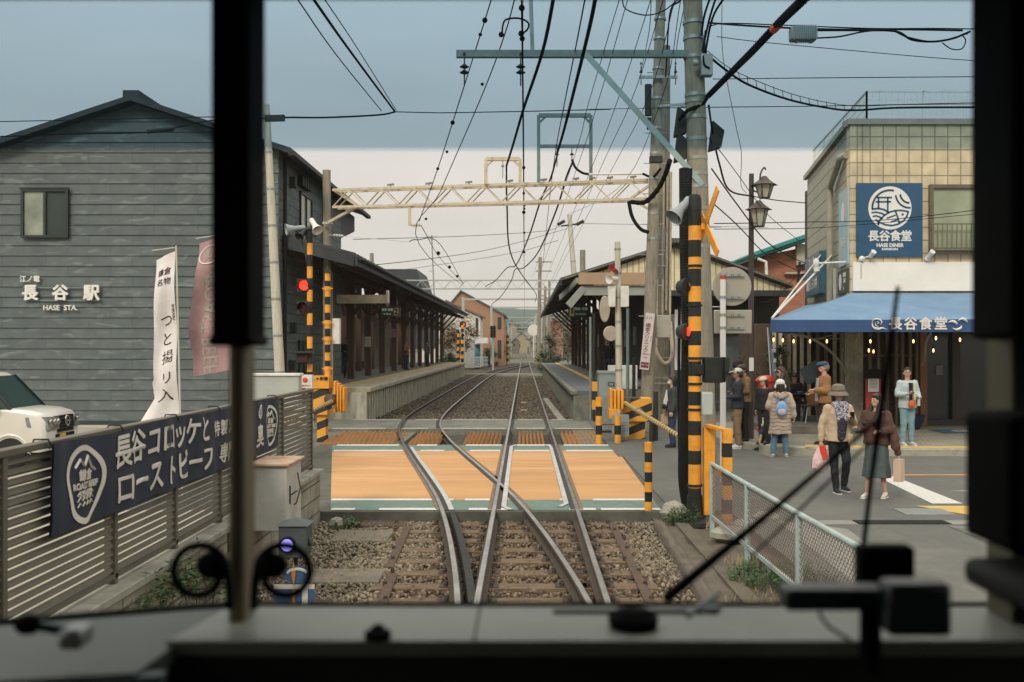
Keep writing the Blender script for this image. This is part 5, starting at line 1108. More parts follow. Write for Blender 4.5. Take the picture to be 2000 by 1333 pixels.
mb = MB(); q = P(700, 403, 29.0); mb.beam(q, P(640, 436, 29.3), .1, .08).beam(P(655, 373, 29.2), q, .08, .08).beam(P(630, 436, 29.3), P(650, 436, 29.3), .08, .06); q2 = P(1232, 388, 26.7); mb.beam(q2, P(1272, 412, 26.4), .09, .07).beam(P(1232, 388, 26.7), P(1272, 360, 26.5), .08, .06); mb.build('end_brace', cream, g, smooth=0)
for px in (772, 850, 930, 1010, 1075, 1135, 1165, 1198, 1240):
    t = (px - 655) / 613; p = A.lerp(B, t) + V((0, 0, .1)); mb = MB(); mb.beam(p + V((-.07, -.1, 0)), p + V((.06, .1, .05)), .07, .06).cyl(p - V((0, 0, .1)), p, .015, n=6); mb.build('clamp', M('clamp_c', (.34, .32, .27), rough=.6) if 'clamp_c' not in bpy.data.materials else bpy.data.materials['clamp_c'], g)
mb = MB(); q = P(800, 402, 28.4); mb.beam(q, P(800, 440, 28.4), .08, .08).beam(P(800, 440, 28.4), P(816, 440, 28.4), .05, .05); 
for i in range(4): mb.lathe(P(806 + i * 4, 440, 28.4), [(.05, 0), (.03, .04)], 10, 0, (1, 0, 0))
mb.beam(P(793, 403, 28.4), P(808, 403, 28.4), .1, .04); mb.build('hanger', cream, g, smooth=0)
def portal(pxl, pxr, pyt, pyb, pym, Y, m, label):
    t = T('cable_portal', label, 'steel frame', P((pxl + pxr) / 2, pyb, Y)); a = P(pxl, pyb, Y); b = P(pxl, pyt, Y); c = P(pxr, pyt, Y); d = P(pxr, pyb, Y)
    mb = MB(); mb.beam(a, b, .09, .09).beam(c, d, .09, .09); mb.build('upright', m, t, smooth=0)
    mb = MB(); mb.beam(b, c, .1, .1)
    if pym: mb.beam(P(pxl, pym, Y), P(pxr, pym, Y), .08, .08)
    k = .22; mb.beam(b + V((0, 0, -k)), b + V((k, 0, 0)), .05, .05).beam(c + V((0, 0, -k)), c + V((-k, 0, 0)), .05, .05); mb.build('crossbar', m, t, smooth=0)
    return t
f1 = portal(1052, 1154, 226, 356, 286, 27.0, teal_st, 'tall teal steel frame standing on the lattice girder')
f2 = portal(949, 1016, 311, 360, None, 27.6, cream, 'small cream steel frame standing on the lattice girder')
insulator(P(1088, 290, 27), f1, k=1, r=.06); insulator(P(1117, 290, 27), f1, k=1, r=.06); insulator(P(982, 313, 27.6), f2, galv, 1, .05)
o, _, _ = pole(1040, 101, 1036, -20, 17.45, .035, .035, M('pipe_pale', (.3, .36, .33), rough=.5), 'vertical_pipe', 'pale square pipe standing up from the steel arm', 'pipe')
# far gantries and posts down the line
far_m = M('far_steel', (.42, .42, .38), (.36, .36, .33), .6, 3)
t = truss('lattice_girder', 'far pale lattice girder beyond the station platforms', P(780, 548, 70), P(1098, 548, 70), .6, 11, far_m)
for i, (pl_, pr2, py, Y) in enumerate([(905, 1072, 585, 92), (960, 1070, 601, 108)]):
    mb = MB(); mb.beam(P(pl_, py, Y), P(pr2, py, Y), .14, .16).cyl(P(pl_, py - 4, Y), P(pl_, 712, Y), .15, n=10).cyl(P(pr2, py - 4, Y), P(pr2, 712, Y), .15, n=10); mb.build('gantry', far_m, label=['second thin gantry bar spanning the line beyond the platforms', 'third thin gantry bar spanning the line far ahead'][i], cat='gantry')
for i, (Y, h) in enumerate([(135, 8), (165, 8), (205, 8.5), (250, 9), (310, 10)]):
    x = (1062 - 1023) * 100 / F; mb = MB(); xr = 2.4 + (i % 2) * .3; xl = -2.6; zt = h
    mb.cyl((xr, Y, -.2), (xr, Y, zt), .16, n=8).cyl((xr + 1.1, Y + 3, -.2), (xr + 1.1, Y + 3, zt - 1), .14, n=8).beam((xl, Y, 6.2), (xr, Y, 6.2), .12, .12).beam((xr - .8, Y, zt - .5), (xr + .9, Y, zt - .5), .08, .1).beam((xr - .8, Y, zt - 1.3), (xr + .9, Y, zt - 1.3), .08, .1).beam((xl, Y, 6.2), (xl, Y, -.2), .14, .14)
    mb.beam((.16, Y, 5.6), (xr, Y, 6.8), .05, .05); mb.build('catenary_mast', far_m, label=['nearest of the far masts with crossarms right of the line', 'second far mast with crossarms along the line', 'third far mast with crossarms along the line', 'fourth far mast with crossarms along the line', 'farthest mast with crossarms at the hill foot'][i], cat='mast')
mb = MB()
for (a_, b_, r) in [((1052, 695), (1055, 503), .16), ((1062, 700), (1065, 560), .12), ((1073, 700), (1073, 548), .1)]: mb.cyl(P(*a_, 90), P(*b_, 90), r, n=8)
for py in (512, 530, 548, 565): mb.beam(P(1046, py, 90), P(1078, py, 90), .08, .1)
mb.tube([P(1060 + 9 * math.cos(t), 585 + 7 * math.sin(t), 89) for t in [i * math.pi / 8 for i in range(17)]], .05, 5); mb.build('pole_cluster', polec, label='tangle of pole, crossarms and cable coils right of the far line', cat='utility pole')
fp_, _, _ = pole(1123, 560, 1112, 420, 55, .16, .12, polew, 'utility_pole', 'far pale utility pole leaning behind the right roof', rings=2)
mb = MB()
for px, py in ((1096, 436), (1133, 436)): c = P(px, py, 55); mb.cyl(c + V((-.2, 0, -.1)), c + V((.2, 0, .12)), .09, n=8)
mb.beam(P(1096, 442, 55), P(1134, 437, 55), .08, .08)
mb.build('transformer', dkmetal, label='small dark line switches on the far pale pole', cat='switch')
pole(1138, 530, 1138, 489, 50, .14, .14, polec, 'chimney', 'short dark pipe above the right canopy roof', 'pipe')
# antenna behind left roof
mb = MB(); mb.cyl(P(849, 600, 75), P(843, 460, 75), .05, n=6)
for k, w in ((462, 10), (468, 5), (530, 6)): mb.beam(P(843 - w, k, 75), P(843 + w, k, 75), .04, .04)
mb.build('antenna', galv, label='thin roof antenna rising behind the left canopy', cat='antenna')
rb_ = T('house', 'dark roofed house top showing above the left canopy', 'house', P(785, 600, 95)); mb = MB(); a = P(745, 526, 95); b = P(820, 620, 95); mb.prism([(a.x, 95, 2), (a.x, 95, a.z), (b.x - .3, 95, a.z), (b.x + .8, 95, a.z - 3.5), (b.x + .8, 95, 2)], (0, 10, 0)); mb.build('roof', slate_roof, rb_)

# signals at the platform end
def signal(px, pyt, pyb, pyg, Y, label, lit):
    g = P(px, pyg, Y); r = T('railway_signal', label, 'signal', (g.x, Y, 0)); MB().cyl((g.x, Y, -.2), (g.x, Y, P(0, pyt, Y).z), .1, n=10).build('post', far_m, r)
    a = P(px, pyt, Y); b = P(px, pyb, Y); MB().box(a.x - .27, a.x + .27, Y - .25, Y - .1, b.z, a.z).build('head', black, r, bevel=.03)
    for k in range(4):
        z = b.z + (a.z - b.z) * (k + .5) / 4; MB().lathe((a.x, Y - .26, z), [(.1, 0), (.1, -.12)], 12, 0, (0, 1, 0)).build('lamp_hood', dkmetal, r)
    return r
signal(963, 637, 660, 718, 98, 'black four lamp railway signal on a pale post between the tracks', False)
fs = T('crossing_signal', 'far striped crossing signal with red lamp at the left platform end', 'crossing signal', P(903, 720, 90)); mb = MB(); c = P(903, 715, 90); striped(mb, c.x, 90, c.z, P(0, 628, 90).z, .13, 12); mb.build('post', [yel, blk], fs)
c = P(904, 634, 90); MB().lathe(c, [(.3, 0), (.3, .1), (.2, .12)], 16, 0, (0, 1, 0)).build('lamp_hood', black, fs); MB().lathe(c + V((0, -.02, 0)), [(.16, 0), (.05, .05)], 14, 0, (0, -1, 0)).build('lens', red_lamp, fs)
c = P(904, 655, 90); mb = MB(); mb.prism([c + V((-.25, -.1, 0)), c + V((0, -.1, -.3)), c + V((.25, -.1, 0)), c + V((0, -.1, .3))], (0, .03, 0)); mb.prism([c + V((-.18, -.13, 0)), c + V((0, -.13, -.22)), c + V((.18, -.13, 0)), c + V((0, -.13, .22))], (0, .02, 0), 1); mb.build('diamond_plate', [white, black], fs)
mb = MB(); c = P(895, 640, 91); striped(mb, c.x, 91, .0, P(0, 645, 91).z, .1, 12); mb.build('striped_post', [yel, blk], label='second striped post beside the far crossing signal', cat='striped post')
for i, px in enumerate((984, 991, 1052)):
    mb = MB(); c = P(px, 712, 130); striped(mb, c.x, 130 + i, -.1, P(0, 655, 130).z, .17, 10); mb.build('striped_post', [yel, blk], label=['distant striped post left of the line', 'distant striped post nearest the rails on the left', 'distant striped post right of the line'][i], cat='striped post')
mb = MB(); mb.lathe(P(1042, 645, 130), [(.75, 0), (.75, .1)], 20, 0, (0, 1, 0)); mb.cyl(P(1042, 650, 130), P(1042, 705, 130), .1, n=8); mb.build('round_sign', white, label='distant round white mirror on a post by the line', cat='mirror')
# far houses
def house(name, label, px0, px1, py_eave, py_ridge, pyb, Y, wall, roof, ridge_px=None, depth=9, wins=(), over=.3):
    a = P(px0, py_eave, Y); b = P(px1, pyb, Y); r = T(name, label, 'house', ((a.x + b.x) / 2, Y, b.z)); rx = P(ridge_px or (px0 + px1) / 2, py_ridge, Y)
    mb = MB(); mb.prism([(a.x, Y, b.z), (b.x, Y, b.z), (b.x, Y, a.z), (rx.x, Y, rx.z), (a.x, Y, a.z)], (0, depth, 0)); mb.build('wall', wall, r, smooth=0)
    mb = MB()
    for (xx) in (a.x - over, b.x + over):
        sl_ = (rx.z - a.z) / (abs(rx.x - (a.x if xx < rx.x else b.x)) + 1e-6); ze = a.z - over * sl_
        mb.prism([(rx.x, Y - over, rx.z + .2), (xx, Y - over, ze + .2), (xx, Y - over, ze), (rx.x, Y - over, rx.z + .02)], (0, depth + 2 * over, 0))
    mb.build('roof', roof, r, smooth=0)
    for (wx0, wx1, wy0, wy1, m_) in wins:
        p = P(wx0, wy0, Y); q = P(wx1, wy1, Y); f = MB(); f.box(p.x, q.x, Y - .08, Y + .02, q.z, p.z); w = f.build('window', winf, r, smooth=0); MB().box(p.x + .1, q.x - .1, Y - .1, Y - .075, q.z + .1, p.z - .1).build('pane', m_, w, smooth=0)
    return r
brown_w = M('house_brown', (.36, .2, .11), (.32, .18, .1), .8, 2); whw = M('house_white', (.68, .64, .56), (.6, .57, .5), .8, 2); rpink = M('roof_pinkbrown', (.26, .15, .12), (.2, .12, .1), .8, 4)
rgrey = M('roof_greyblue', (.12, .13, .13), (.09, .1, .1), .8, 4)
h1 = house('house', 'orange brown house with dark gabled roof beyond the left platform', 862, 984, 616, 570, 716, 122, brown_w, rgrey, 900, 14, [(972, 979, 620, 643, wing), (972, 979, 665, 700, wing)])
h2 = house('house', 'white house with pinkish roof and pale shop board near the far crossing', 868, 938, 618, 589, 718, 108, whw, rpink, 870, 7, [(929, 934, 622, 658, wing)])
mb = MB(); a = P(926, 660, 106); b = P(953, 671, 106); mb.box(a.x, b.x, 105.6, 107.5, b.z, a.z); mb.build('shop_board', white, h2)
mb = MB(); a = P(928, 673, 107); b = P(938, 715, 107); mb.box(a.x, b.x, 106.8, 107, b.z, a.z); mb.build('door', M('door_blue', (.1, .32, .42), (.08, .26, .36), .5, 3), h2)
mb = MB(); mb.text('café', P(884, 652, 107.8), (1, 0, 0), (0, 0, 1), .75, 0, .01, .01); mb.build('sign_lettering', black, h2)
MB().box(P(911, 0, 104).x, P(927, 0, 104).x, 103, 105, 0, P(0, 664, 104).z).build('shed', M('shed_grey', (.42, .4, .37), rough=.8), label='plain pale grey shed before the white house', cat='shed')
mb = MB()
for i in range(8): mb.beam(P(928 + i * 3.3, 698, 102), P(928 + i * 3.3, 716, 102), .06, .06)
for py in (698, 704, 712): mb.beam(P(927, py, 102), P(953, py, 102), .06, .08)
mb.build('white_railing', M('rail_pale', (.55, .62, .62), rough=.5), label='pale blue railing before the white house', cat='railing')
house('house', 'yellowish far house with dark roof straight down the line', 1008, 1030, 660, 650, 690, 260, M('house_yel', (.34, .28, .17), rough=.8), rgrey, None, 12, [(1011, 1016, 672, 680, wing)])
house('house', 'small dark roofed house left of the vanishing line', 990, 1010, 640, 628, 690, 230, M('house_tan', (.3, .27, .22), rough=.8), rgrey, None, 12)
house('house', 'reddish house half hidden right of the far line', 1068, 1100, 640, 625, 700, 110, M('house_red', (.4, .2, .15), (.3, .2, .16), .8, 3), rpink, None, 12)
house('house', 'wide pale house closing the view behind the left platform end', 820, 872, 640, 628, 716, 118, whw, rgrey, None, 8)
for (a_, b_, e_, r_, Y_, w_, l_) in ((1000, 1014, 668, 661, 205, (.2, .17, .12), 'low dark roofed hut left of the far rails'), (1034, 1050, 664, 656, 215, (.3, .26, .2), 'small grey roofed house right of the far rails'), (996, 1008, 655, 648, 290, (.35, .33, .29), 'pale narrow house behind the far bushes'), (1040, 1062, 652, 645, 300, (.28, .2, .15), 'brown house under the far hill on the right')):
    house('house', l_, a_, b_, e_, r_, 692, Y_, M('far_wall', w_, rough=.85), rgrey, None, 10, [(a_ + 3, a_ + 6, e_ + 4, e_ + 9, wing)])
hs2 = house('house', 'far tiled house roofs stepping up below the hill', 1000, 1060, 652, 646, 678, 330, M('house_far', (.3, .28, .24), rough=.8), rgrey, None, 12)
# brick building with teal roof right
br = T('house', 'orange brick house with turquoise tiled roof behind the street lamp', 'house', (14, 46, 0)); Y = 44
a = P(1500, 505, Y); b = P(1600, 600, Y); mb = MB(); mb.prism([(P(1497, 0, Y).x, Y, 0), (P(1640, 0, Y).x, Y, 0), (P(1640, 0, Y).x, Y, P(0, 470, Y).z), (P(1497, 0, Y).x, Y, P(0, 498, Y).z)], (0, 9, 0)); mb.build('wall', brickmat('brick_orange', (.42, .17, .09), (.36, .14, .075), (.2, .1, .06), .25, .08, .5, 0, .004, .8, 'xz', .2), br, smooth=0)
mb = MB(); mb.box(P(1553, 0, Y).x, P(1640, 0, Y).x, Y - .25, Y, P(0, 520, Y).z, P(0, 478, Y).z).box(P(1530, 0, Y).x, P(1640, 0, Y).x, Y - .3, Y - .1, P(0, 536, Y).z, P(0, 533, Y).z); mb.build('cream_panel', M('cream_wall', (.5, .45, .34), rough=.8), br, smooth=0)
mb = MB(); mb.prism([P(1478, 497, Y - .8), P(1650, 437, Y - .8), P(1650, 445, Y - .8), P(1478, 504, Y - .8)], (0, 10, 0)); mb.build('roof', M('roof_teal', (.05, .3, .27), (.04, .24, .22), .5, 5), br, smooth=0)
mb = MB(); q0 = P(1478, 497, Y - 1); q1 = P(1650, 437, Y - 1)
for i in range(30): p = q0.lerp(q1, i / 30); mb.cyl(p + V((0, 0, .05)), p + V((0, 10, .05)), .09, n=6)
mb.build('ridge_tiles', bpy.data.materials['roof_teal'], br); mb = MB(); mb.tube([P(1480, 506, Y - 1), P(1496, 512, Y - 1), P(1497, 530, Y - 1), P(1497, 570, Y - 1)], .07, 8); mb.build('gutter', white, br)
# hill
def hill(name, Y, x0, x1, zt, col, ph, amp):
    m = M(name + '_green', col, tuple(c * .7 for c in col), .95, .05); mb = MB()
    mb.grid(lambda u, v: V((x0 + (x1 - x0) * u, Y + 140 * v, (zt + amp * noise.noise(V((u * 7 + ph, 0, 0))) + amp * .22 * noise.noise(V((u * 60, v * 5, ph)))) * math.sin(min(1, v * 1.2) * math.pi / 2) * math.sin(math.pi * min(max(u, .02), .98)) ** .5)), 160, 24); mb.build('hill', m, kind='structure')
hill('hill_far', 700, -230, 330, 33, (.045, .085, .06), 1, 7); hill('hill_near', 430, -120, 60, 11, (.04, .065, .025), 5, 4)
# ================================================================ the diner
tilew = brickmat('tile_cream', (.62, .51, .33), (.56, .46, .3), (.27, .23, .15), .325, .325, 0, 0, .014, .45, 'xz', .9, noise_amt=.7)
sidew = brickmat('side_siding', (.34, .33, .25), (.31, .30, .23), (.13, .125, .1), 60, .36, 0, 0, .02, .6, 'yz', .9, noise_amt=.4)
dn = T('diner_building', 'cream tiled two storey diner with blue sign and mesh roof fence', 'building', (10, 25, 0))
def SW(s, z=0, o=0):          # a point on the side wall, s 0..1 backwards from the corner, o outwards
    return V((8.2 + 1.2 * s - o * .989, 25 + 8 * s + o * .148, z))
mb = MB(); mb.prism([(8.2, 25, 3.3), (16, 25, 3.3), (16, 25, 7.78), (8.2, 25, 7.78)], (0, .3, 0)); mb.build('front_wall', tilew, dn, smooth=0)
mb = MB(); mb.add([SW(0, 2.6), SW(1.0, 2.6), SW(1.0, 7.8), SW(0, 7.8), SW(0, 2.6, -.3), SW(1.0, 2.6, -.3), SW(1, 7.8, -.3), SW(0, 7.8, -.3)], [(3, 2, 1, 0), (4, 5, 6, 7), (0, 1, 5, 4), (3, 7, 6, 2), (1, 2, 6, 5)]); mb.build('side_wall', sidew, dn, smooth=0)
mb = MB(); mb.box(8.12, 16, 24.93, 25.4, 7.78, 7.92); a = SW(0, 7.82, .06); b = SW(1.02, 7.82, .06); mb.beam(a, b, .1, .14); mb.build('parapet_cap', M('cap_beige', (.36, .34, .26), rough=.6), dn, smooth=0)
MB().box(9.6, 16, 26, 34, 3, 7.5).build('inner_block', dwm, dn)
MB().box(8.24, 16, 24.90, 25, P(0, 569, 25).z, P(0, 513, 25).z).build('white_fascia', M('fascia_white', (.82, .78, .7), (.76, .72, .64), .6, 2), dn, smooth=0)
mb = MB(); mb.box(8.25, 8.4, 24.85, 24.9, 3.3, 3.32); c = P(1682, 520, 24.89); mb.box(c.x - .01, c.x + .012, 24.893, 24.899, c.z - .32, c.z + .05); mb.build('rust_stain', M('rust_st', (.5, .36, .22), rough=.9), dn)
# roof mesh fence
rf = MB(); zt = 8.72; A0 = V((8.75, 25.4, 0)); A1 = V((16, 25.4, 0)); B1 = V((9.6, 33, 0))
for a, b in ((A0, A1), (A0, B1)):
    L = (b - a).length; n = int(L / .16)
    for i in range(n + 1):
        p = a.lerp(b, i / n); rf.beam(p + V((0, 0, 7.9)), p + V((0, 0, zt)), .012 if i % 9 else .04, .012 if i % 9 else .04, 0)
    for z in (7.95, 8.14, 8.32, 8.5): rf.beam(a + V((0, 0, z)), b + V((0, 0, z)), .01, .01, 0)
    rf.beam(a + V((0, 0, zt)), b + V((0, 0, zt)), .04, .04, 0)
rf.build('roof_fence', M('mesh_pale', (.7, .75, .7), rough=.5), dn, smooth=0)
mb = MB(); mb.add([A0 + V((0, .02, 7.9)), A1 + V((0, .02, 7.9)), A1 + V((0, .02, zt)), A0 + V((0, .02, zt))], [(0, 1, 2, 3)]); 
# window with balcony rail
a = P(1813, 362, 25); b = P(1940, 492, 25); f = MB(); window(f, a.x, b.x, b.z, a.z, 24.88, .09, mid=False, dep=.14); f.box(a.x, b.x, 24.8, 25, b.z - .06, b.z); wf = f.build('window', M('frame_bronze', (.14, .12, .085), rough=.5), dn, smooth=0, label='upstairs window with pale blind and low railing')
MB().box(a.x + .09, b.x - .09, 24.96, 24.99, b.z + .09, a.z - .09).build('blind', M('blind', (.38, .4, .26), (.22, .25, .17), .4, .6), wf)
mb = MB(); zt_ = P(0, 437, 24.8).z; mb.box(a.x - .05, b.x, 24.72, 24.76, zt_ - .03, zt_).box(a.x - .05, b.x, 24.72, 24.76, b.z + .02, b.z + .05)
x = a.x
while x < b.x: mb.box(x, x + .02, 24.73, 24.75, b.z, zt_); x += .12
mb.build('railing', M('rail_bronze', (.2, .17, .12), rough=.5), wf, smooth=0)
# downpipe on the side wall
mb = MB(); mb.tube([SW(.02, 7.05, .06), SW(.1, 7.1, .12), SW(.29, 6.6, .14), SW(.29, 6.2, .14), SW(.29, 3.1, .14)], .09, 10); mb.build('downpipe', M('pipe_beige', (.34, .33, .25), rough=.5), dn)
mb = MB(); mb.tube([SW(.2, 4.3, .12), SW(.2, 3.2, .12)], .05, 8); mb.build('conduit', M('conduit_pale', (.45, .45, .38), rough=.5), dn)
# big blue sign
sgb = M('sign_blue', (.025, .085, .16), (.02, .075, .145), .45, 1.5); sgw = M('sign_white', (.74, .71, .65), (.68, .65, .6), .6, 3)
def S(cx, cy, o=0): p = P(1670 + cx / 8.33, 350 + cy / 8.33, 24.92); p.y -= o; return p
a = S(30, 65); b = S(1100, 1262); mb = MB(); mb.box(a.x, b.x, 24.92, 24.995, b.z, a.z, 0)
R_ = 350 / 8.33 / 77.8; c = S(567, 472)
mb.lathe((c.x, 24.92, c.z), [(R_, 0), (R_, .006)], 64, 1, (0, -1, 0))
def stroke(pts, w=24, m=0, o=.012, closed=False):
    q = [S(x, y, o) for x, y in pts]; r = w / 8.33 / 77.8 / 2
    for i in range(len(q) - 1):
        d = (q[i + 1] - q[i]); 
        if d.length < 1e-5: continue
        d.normalize(); s_ = V((d.z, 0, -d.x)) * r; e_ = d * r * .25
        mb.add([q[i] - s_ - e_, q[i + 1] - s_ + e_, q[i + 1] + s_ + e_, q[i] + s_ - e_], [(0, 1, 2, 3)], m)
def arc(cx, cy, rx, ry, a0, a1, n=18): return [(cx + rx * math.cos(R(a0 + (a1 - a0) * i / n)), cy - ry * math.sin(R(a0 + (a1 - a0) * i / n))) for i in range(n + 1)]
stroke(arc(567, 472, 288, 288, 78, 184), 30)
stroke([(272, 492), (380, 480), (470, 500), (545, 545)], 30); stroke([(355, 303), (597, 303)], 28); stroke([(335, 372), (582, 372)], 28); stroke([(380, 303), (380, 480)], 28); stroke([(530, 303), (530, 530)], 28)
stroke(arc(880, 225, 225, 245, 190, 275), 28); stroke(arc(880, 225, 150, 165, 190, 270), 28)
stroke([(268, 550), (340, 540), (430, 560), (490, 590)], 26); stroke([(288, 610), (340, 600), (400, 620), (440, 650)], 26); stroke([(335, 660), (385, 710), (375, 750)], 26)
fish = [(375, 740), (400, 670), (470, 595), (560, 540), (650, 515), (750, 512), (865, 530), (840, 610), (790, 680), (700, 735), (590, 760), (490, 745), (410, 710)]
stroke(fish, 28); stroke([(655, 525), (690, 620), (715, 715)], 28); stroke([(515, 640), (655, 590)], 24); stroke([(580, 700), (690, 660)], 24); ce = S(772, 578, .012); mb.lathe(ce, [(.03, 0), (.03, .003)], 16, 0, (0, -1, 0))
for i, ch in enumerate('長谷食堂'): p = S(300 + i * 178, 938, .004); mb.text(ch, p, (1, 0, 0), (0, 0, 1), .285, 1, .008, .002)
p = S(567, 1080, .004); mb.text('HASE DINER', p, (1, 0, 0), (0, 0, 1), .125, 1, .007, .002, sx=.98)
p = S(567, 1143, .004); mb.text('KAMAKURA', p, (1, 0, 0), (0, 0, 1), .075, 1, .005, .002)
mb.build('blue_sign', [sgb, sgw], dn, smooth=0)
# side signs
def side_panel(s0, s1, z0, z1, mats, o=.05, txt=(), name='side_sign', o2=None):
    m_ = MB(); a = SW(s0, z0, o); b = SW(s1, z0, o); a2 = SW(s0, z0, 0); b2 = SW(s1, z0, 0); up = V((0, 0, z1 - z0))
    m_.add([b, a, a + up, b + up, b2, a2, a2 + up, b2 + up], [(0, 1, 2, 3), (7, 6, 5, 4), (0, 4, 5, 1), (3, 2, 6, 7), (0, 3, 7, 4), (1, 5, 6, 2)], 0)
    u = (a - b).normalized(); n_ = u.cross(V((0, 0, 1)))
    for (t, fs, fz, size, m) in txt:
        p = b + (a - b) * fs + up * fz + n_ * .006
        if t == 'O': m_.lathe(p, [(size, 0), (size, .003)], 24, m, n_)
        else: m_.text(t, p, u, (0, 0, 1), size, m, .004, .001)
    return m_.build(name, mats, dn, smooth=0)
side_panel(.01, .2, P(0, 570, 25).z, 4.2, [M('dark_green_sign', (.05, .07, .06), rough=.5), sgw], txt=[('O', .28, .5, .22, 1), ('DINER', .7, .75, .16, 1), ('CAFE', .7, .5, .16, 1), ('2F', .6, .2, .12, 1)])
side_panel(.01, .18, 4.3, 6.25, [M('light_blue_sign', (.22, .46, .55), (.4, .45, .42), .5, .7), sgw], txt=[('O', .5, .7, .26, 1), ('長谷', .5, .3, .26, 1)])
side_panel(.42, .8, 3.75, 4.95, [M('navy_sign', (.045, .12, .17), rough=.4), sgw, dkmetal], .28, txt=[('江ノ島', .5, .75, .42, 1), ('鎌倉 しらす丼', .5, .25, .36, 1)])
# spot lamps and arm lamp
for px, dx in ((1682, .18), (1810, 0)):
    c = P(px, 506, 24.9); mb = MB(); mb.lathe(c, [(.06, 0), (.07, .06), (.02, .1)], 12, 0, (0, -1, 0)).cyl(c + V((dx, -.1, .04)), c + V((dx + .05, -.25, .16)), .05, .07, 12).cyl(c, c + V((dx, -.15, .06)), .018, n=6); mb.build('spot_lamp', white, dn)
mb = MB(); a = P(1594, 515, 25.5); b = P(1655, 512, 25.3); mb.cyl(a, b, .025, n=8).ell(a, .09, .09, .14, 10).cyl(a + V((0, 0, .02)), a + V((.02, 0, -.2)), .05, .08, 10); mb.build('arm_lamp', white, dn)
# awning
aw = T('awning', 'long blue cloth awning with white lettering in front of the diner', 'awning', (10, 22, 2.5))
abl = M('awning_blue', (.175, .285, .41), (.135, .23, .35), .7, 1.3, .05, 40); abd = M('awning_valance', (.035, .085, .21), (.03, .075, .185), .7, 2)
zw = P(0, 573, 24.9).z; c0 = V((5.45, 22, 2.8)); c1 = V((6.88, 22, 2.8)); cr = V((16, 22, 2.82)); w0 = V((8.2, 24.88, zw)); wr = V((16, 24.88, zw)); bk = V((9.1, 32, zw))
mb = MB(); n = 10
def sag(p, k): return p + V((0, 0, -.05 * math.sin(math.pi * k) + .018 * noise.noise(V((p.x * 1.7, p.y * 2.5, 0)))))
mb.grid(lambda u, v: sag(c1.lerp(cr, u).lerp(w0.lerp(wr, u), v), v), 40, 8); mb.grid(lambda u, v: sag(c0.lerp(c1, u).lerp(w0, v), v), 8, 8); mb.grid(lambda u, v: sag(c0.lerp(bk, 1 - u).lerp(w0, v), v), 8, 8)
mb.build('canopy', abl, aw)
mb = MB(); sgx = lambda x: .008 * math.sin(x * 8) + .005 * math.sin(x * 21)
mb.grid(lambda u, v: V((5.45 + 10.55 * u, 22 - .01 + sgx(5.45 + 10.55 * u) * (1 - v), 2.53 + .27 * v)), 120, 3, 0); mb.grid(lambda u, v: (c0 + V((0, 0, -.27 * (1 - v)))).lerp(V((9.0, 31, 2.8 - .27 * (1 - v))), 1 - u), 10, 2, 0)
def AV(px, py): return P(px, py, 21.965)
for i, ch in enumerate('長谷食堂'): mb.text(ch, AV(1749 + i * 29.5, 634), (1, 0, 0), (0, 0, 1), .30, 1, .008, .002)
def curve_blob(pts, w):
    q = catmull([AV(*p) for p in pts], 6); k = len(q)
    mb.tube(q, [max(.004, w * math.sin(math.pi * (i + .3) / k)) for i in range(k)], 5, 1)
curve_blob([(1703, 628), (1708, 624), (1717, 624), (1722, 629), (1720, 635)], .018); curve_blob([(1704, 628), (1704, 636), (1708, 641), (1716, 643), (1723, 641), (1733, 644)], .028); curve_blob([(1709, 630), (1711, 636), (1716, 640)], .012); curve_blob([(1713, 628), (1716, 631), (1713, 633)], .012)
curve_blob([(1851, 630), (1860, 628), (1867, 631), (1869, 635)], .03); curve_blob([(1871, 627), (1878, 623), (1885, 625), (1890, 630)], .03); curve_blob([(1860, 641), (1868, 644), (1876, 641), (1878, 636)], .028)
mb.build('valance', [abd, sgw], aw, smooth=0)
mb = MB(); c = V((5.5, 22.05, 2.84)); mb.cyl(c, SW(.5, 5.0, .05), .022, n=8).cyl(c, SW(.3, 4.75, .05), .026, n=8); mb.build('guy_rod', white, aw)
arc_m = M('iron_cream', (.34, .33, .25), (.26, .25, .19), .5, 6, dirt=(.15, .1, .06), dscale=5)
mb = MB()
mb.tube(catmull([P(1545, 652, 22.2), P(1585, 662, 22.8), P(1620, 685, 23.6), P(1645, 715, 24.3), P(1652, 735, 24.6)], 6), .03, 8).tube([P(1655, 650, 24.6), P(1655, 732, 24.6)], .03, 8).tube([P(1600, 662, 24), P(1655, 662, 24.6)], .015, 6).tube(catmull([P(1680, 650, 22.4), P(1672, 670, 23), P(1668, 700, 24)], 6), .03, 8)
mb.tube(catmull([P(1818, 650, 22.2), P(1809, 670, 22.8), P(1806, 695, 23.6), P(1802, 715, 24.2)], 6), .025, 8).tube(catmull([P(1560, 650, 22.2), P(1590, 662, 22.6), P(1625, 655, 22.8), P(1640, 650, 22.8)], 6), .012, 6); mb.build('arch_bracket', arc_m, aw)
